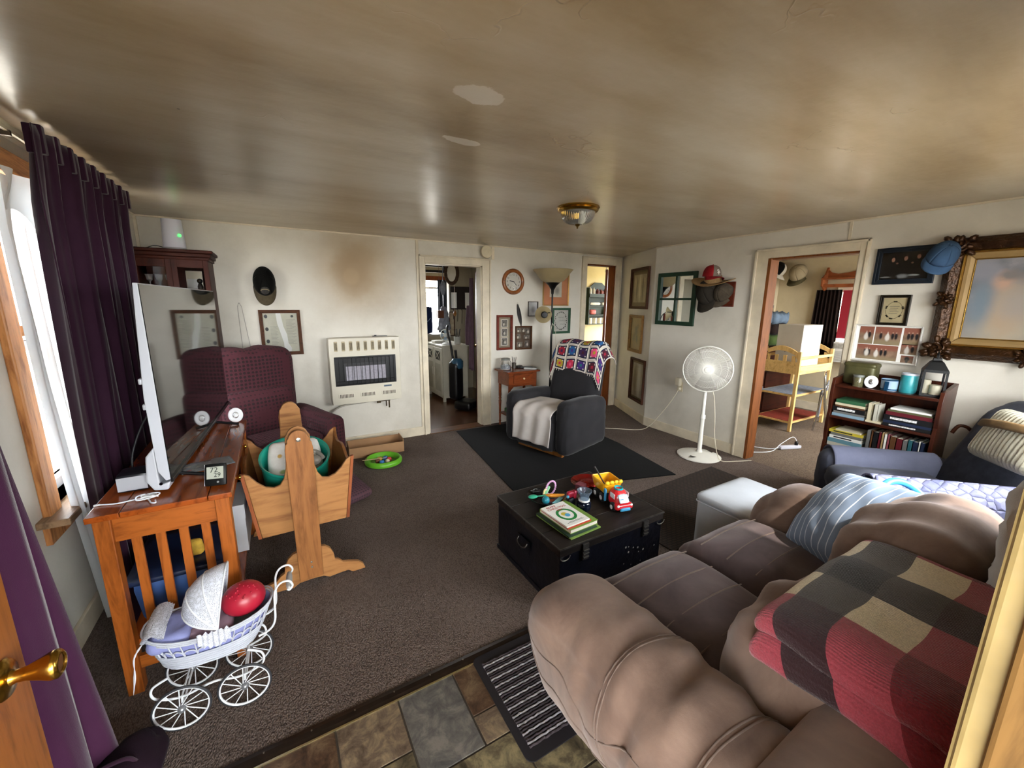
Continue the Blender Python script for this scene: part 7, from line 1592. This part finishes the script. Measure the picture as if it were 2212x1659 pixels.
tag(MB().box(-.05, -.05, 0, .05, .05, .12).cyl((0, 0, .12), (0, 0, .92), .002, seg=6).build('wooden_box_ornament', M('amber_brown', '#5a3018', .5)), 'small brown wooden box hanging in the kitchen', 'ornament', loc=(2.33, 6.30, 1.30))
bg2 = thing('hanging_bags', 'clear plastic bags hanging from a hook in the kitchen', 'bag', (2.47, 6.5, 1.0))
MB().rbox((0, 0, .28), (.16, .10, .40), .04, (8, 6, 10), lambda u, v, w, p: Vector((p.x*(1.1-.5*w), p.y*(1-.4*w), p.z))+Vector((.02*nz((u*3, v, w*4)), .02*nz((u, v*3, w*4)), 0))).build('bag_film', M('grey_film', '#7c8290', .2, var=.3, scale=20), bg2, smooth=50); MB().cyl((0, 0, .46), (0, 0, 1.22), .006, seg=6).sphere((0, 0, .78), (.05, .04, .12), 10, 8).build('bag_knot', M('grey_film', '#7c8290'), bg2)
nb = thing('shopping_bag', 'navy shopping bag with pale script on the counter under the kitchen window', 'bag', (2.30, 7.20, .99))
MB().rbox((0, 0, .24), (.38, .20, .48), .03, (8, 5, 8), soft(.01)).build('bag_body', cloth('navy_bag_cloth', '#141e3c', .15, 10), nb, smooth=70)
MB().tube(smooth_path([(-.12, -.11, .22), (-.06, -.112, .30), (-.02, -.112, .20), (.04, -.112, .32), (.08, -.112, .22), (.14, -.112, .28)]), .005, 5).build('script_print', M('pale_print', '#7d8aa8', .7), nb)
MB().tube(smooth_path([(-.1, 0, .47), (-.06, 0, .56), (.06, 0, .56), (.1, 0, .47)]), .01, 6).build('bag_handle', M('black_cord', '#16161a'), nb, smooth=70)
ct = thing('kitchen_counter', 'pale counter unit under the kitchen window', 'counter', (1.75, 7.22, 0))
MB().box(-.9, -.26, 0, .95, .26, .95).build('unit', WALLK, ct); MB().box(-.92, -.28, .95, .97, .27, .985).build('worktop', M('counter_grey', '#8f8a7e', .4), ct, bevel=.004)
def kcur(u, v): return Vector((2.72+.20*u, 7.44+.02*math.sin(u*30), 1.96-1.0*v))
tag(MB().grid(30, 8, kcur).build('kitchen_curtain', cloth('slate_curtain', '#2e343c', .15, 6), smooth=80, solid=.004), 'slate grey curtain at the right of the kitchen window', 'curtain')
tag(MB().box(-.7, -.02, 0, .7, .02, .05).box(-.7, -.02, -.09, .7, .02, -.05).box(-.6, -.015, -.09, -.57, .015, .10).box(.57, -.015, -.09, .6, .015, .10).build('rod_rack', M('dark_rack', '#17110c', .5)), 'dark wooden double rack under the kitchen ceiling', 'rack', loc=(1.95, 6.6, 2.12))

# ------------------------------------------------------------------ bathroom beyond the second doorway
hd_ = thing('door_4', 'x', 'door', (4.355, 4.63, 0), math.radians(44)); del hd_['label']; del hd_['category']; struct(hd_)
MB().box(0, 0, .012, .52, .034, 2.05).build('door_leaf', WOODD, hd_, bevel=.003)
GRS = M('shelf_green', '#0f2a20', .5, var=.15)
gs = thing('green_wall_shelf', 'dark green wall shelf with toiletries in the bathroom', 'shelf', (5.12, 5.69, 1.18))
for x in (-.31, .29): MB().box(x, -.14, 0, x+.02, 0, .64).build('side', GRS, gs, bevel=.003)
for z in (0, .16, .32, .48): MB().box(-.29, -.13, z, .29, 0, z+.016).build('shelf_board', GRS, gs)
MB().box(-.29, -.012, .016, .29, 0, .62).build('back_panel', GRS, gs); MB().prism([(-.31, .60), (.31, .60), (.31, .64), (.2, .66), (.08, .74), (-.08, .74), (-.2, .66), (-.31, .64)], -.015, 0, 'xz').build('crest', GRS, gs)
MB().box(-.31, -.16, .48, .31, -.14, .54).build('towel_board', GRS, gs)
def item(nm, label, x, z, mb, col, cat, grp='toiletries on the green shelf'): return tag(mb.build(nm, M('bi_'+col, col, .5, var=.1), smooth=50), label, cat, grp, loc=(5.12+x, 5.69-.075, 1.18+z))
names = ('first', 'second', 'third', 'fourth', 'fifth')
for k in range(5): item('toilet_roll', 'white paper roll, %s from the left on the bottom green shelf' % names[k], -.235+k*.115, .0165, MB().lathe([(.02, 0), (.052, 0), (.052, .10), (.02, .10)], 18, caps=False), '#d9d6cc', 'paper roll')
for k in range(2): item('folded_towel', 'white folded towel, %s one on the third green shelf' % ('left', 'right')[k], -.14+k*.28, .3365, MB().rbox((0, 0, .03), (.24, .10, .055), .02, (8, 4, 4)), '#c9c9c6', 'towel')
item('pink_bottle_bag', 'pink soap bag on the second green shelf', -.17, .1765, MB().rbox((0, 0, .045), (.15, .08, .09), .03, (6, 5, 5)), '#c8605c', 'soap bag'); item('brown_jar', 'brown jar at the right of the second green shelf', .22, .1765, MB().lathe([(0, 0), (.035, 0), (.035, .09), (.02, .11), (0, .11)], 14), '#7a4a2c', 'jar')
for k, (c_, w_, h_) in enumerate((('#d4d0c4', .03, .17), ('#dcd8cc', .028, .15), ('#6a2a26', .035, .13), ('#8a4a40', .04, .12), ('#7a2420', .035, .13), ('#d9d2b8', .03, .12))): item('bottle', '%s bottle, %s from the left on the top green shelf' % (('tall ivory', 'ivory', 'dark red', 'brick red', 'crimson', 'cream')[k], ('first', 'second', 'third', 'fourth', 'fifth', 'sixth')[k]), -.24+k*.088, .4965, MB().lathe([(0, 0), (w_, 0), (w_, h_*.75), (w_*.4, h_*.85), (w_*.4, h_), (0, h_)], 14), c_, 'bottle')
bb_ = thing('bare_bulb', 'bare light bulb in a ceiling socket in the bathroom', 'light bulb', (5.05, 5.40, H))
MB().lathe([(0, 0), (.05, 0), (.05, -.012), (.022, -.02), (.02, -.055), (0, -.055)], 18).build('socket', M('socket_bronze', '#5a4a34', .4, .5), bb_, smooth=45); MB().lathe([(.012, -.055), (.016, -.075), (.032, -.11), (.028, -.135), (0, -.148)], 16, caps=False).build('bulb', M('frosted_bulb', '#e8e6de'), bb_, smooth=60)
wr_ = thing('white_radiator', 'white slatted radiator cover low on the bathroom wall', 'radiator cover', (4.72, 5.55, 0))
MB().box(-.26, -.12, .80, .26, .14, .83).build('top', KW, wr_, bevel=.003)
for x in (-.25, .22): MB().box(x, -.11, 0, x+.03, .13, .80).build('side', KW, wr_)
for k in range(9): MB().box(-.22, -.11, .12+k*.075, .22, -.095, .165+k*.075).build('slat', KW, wr_)
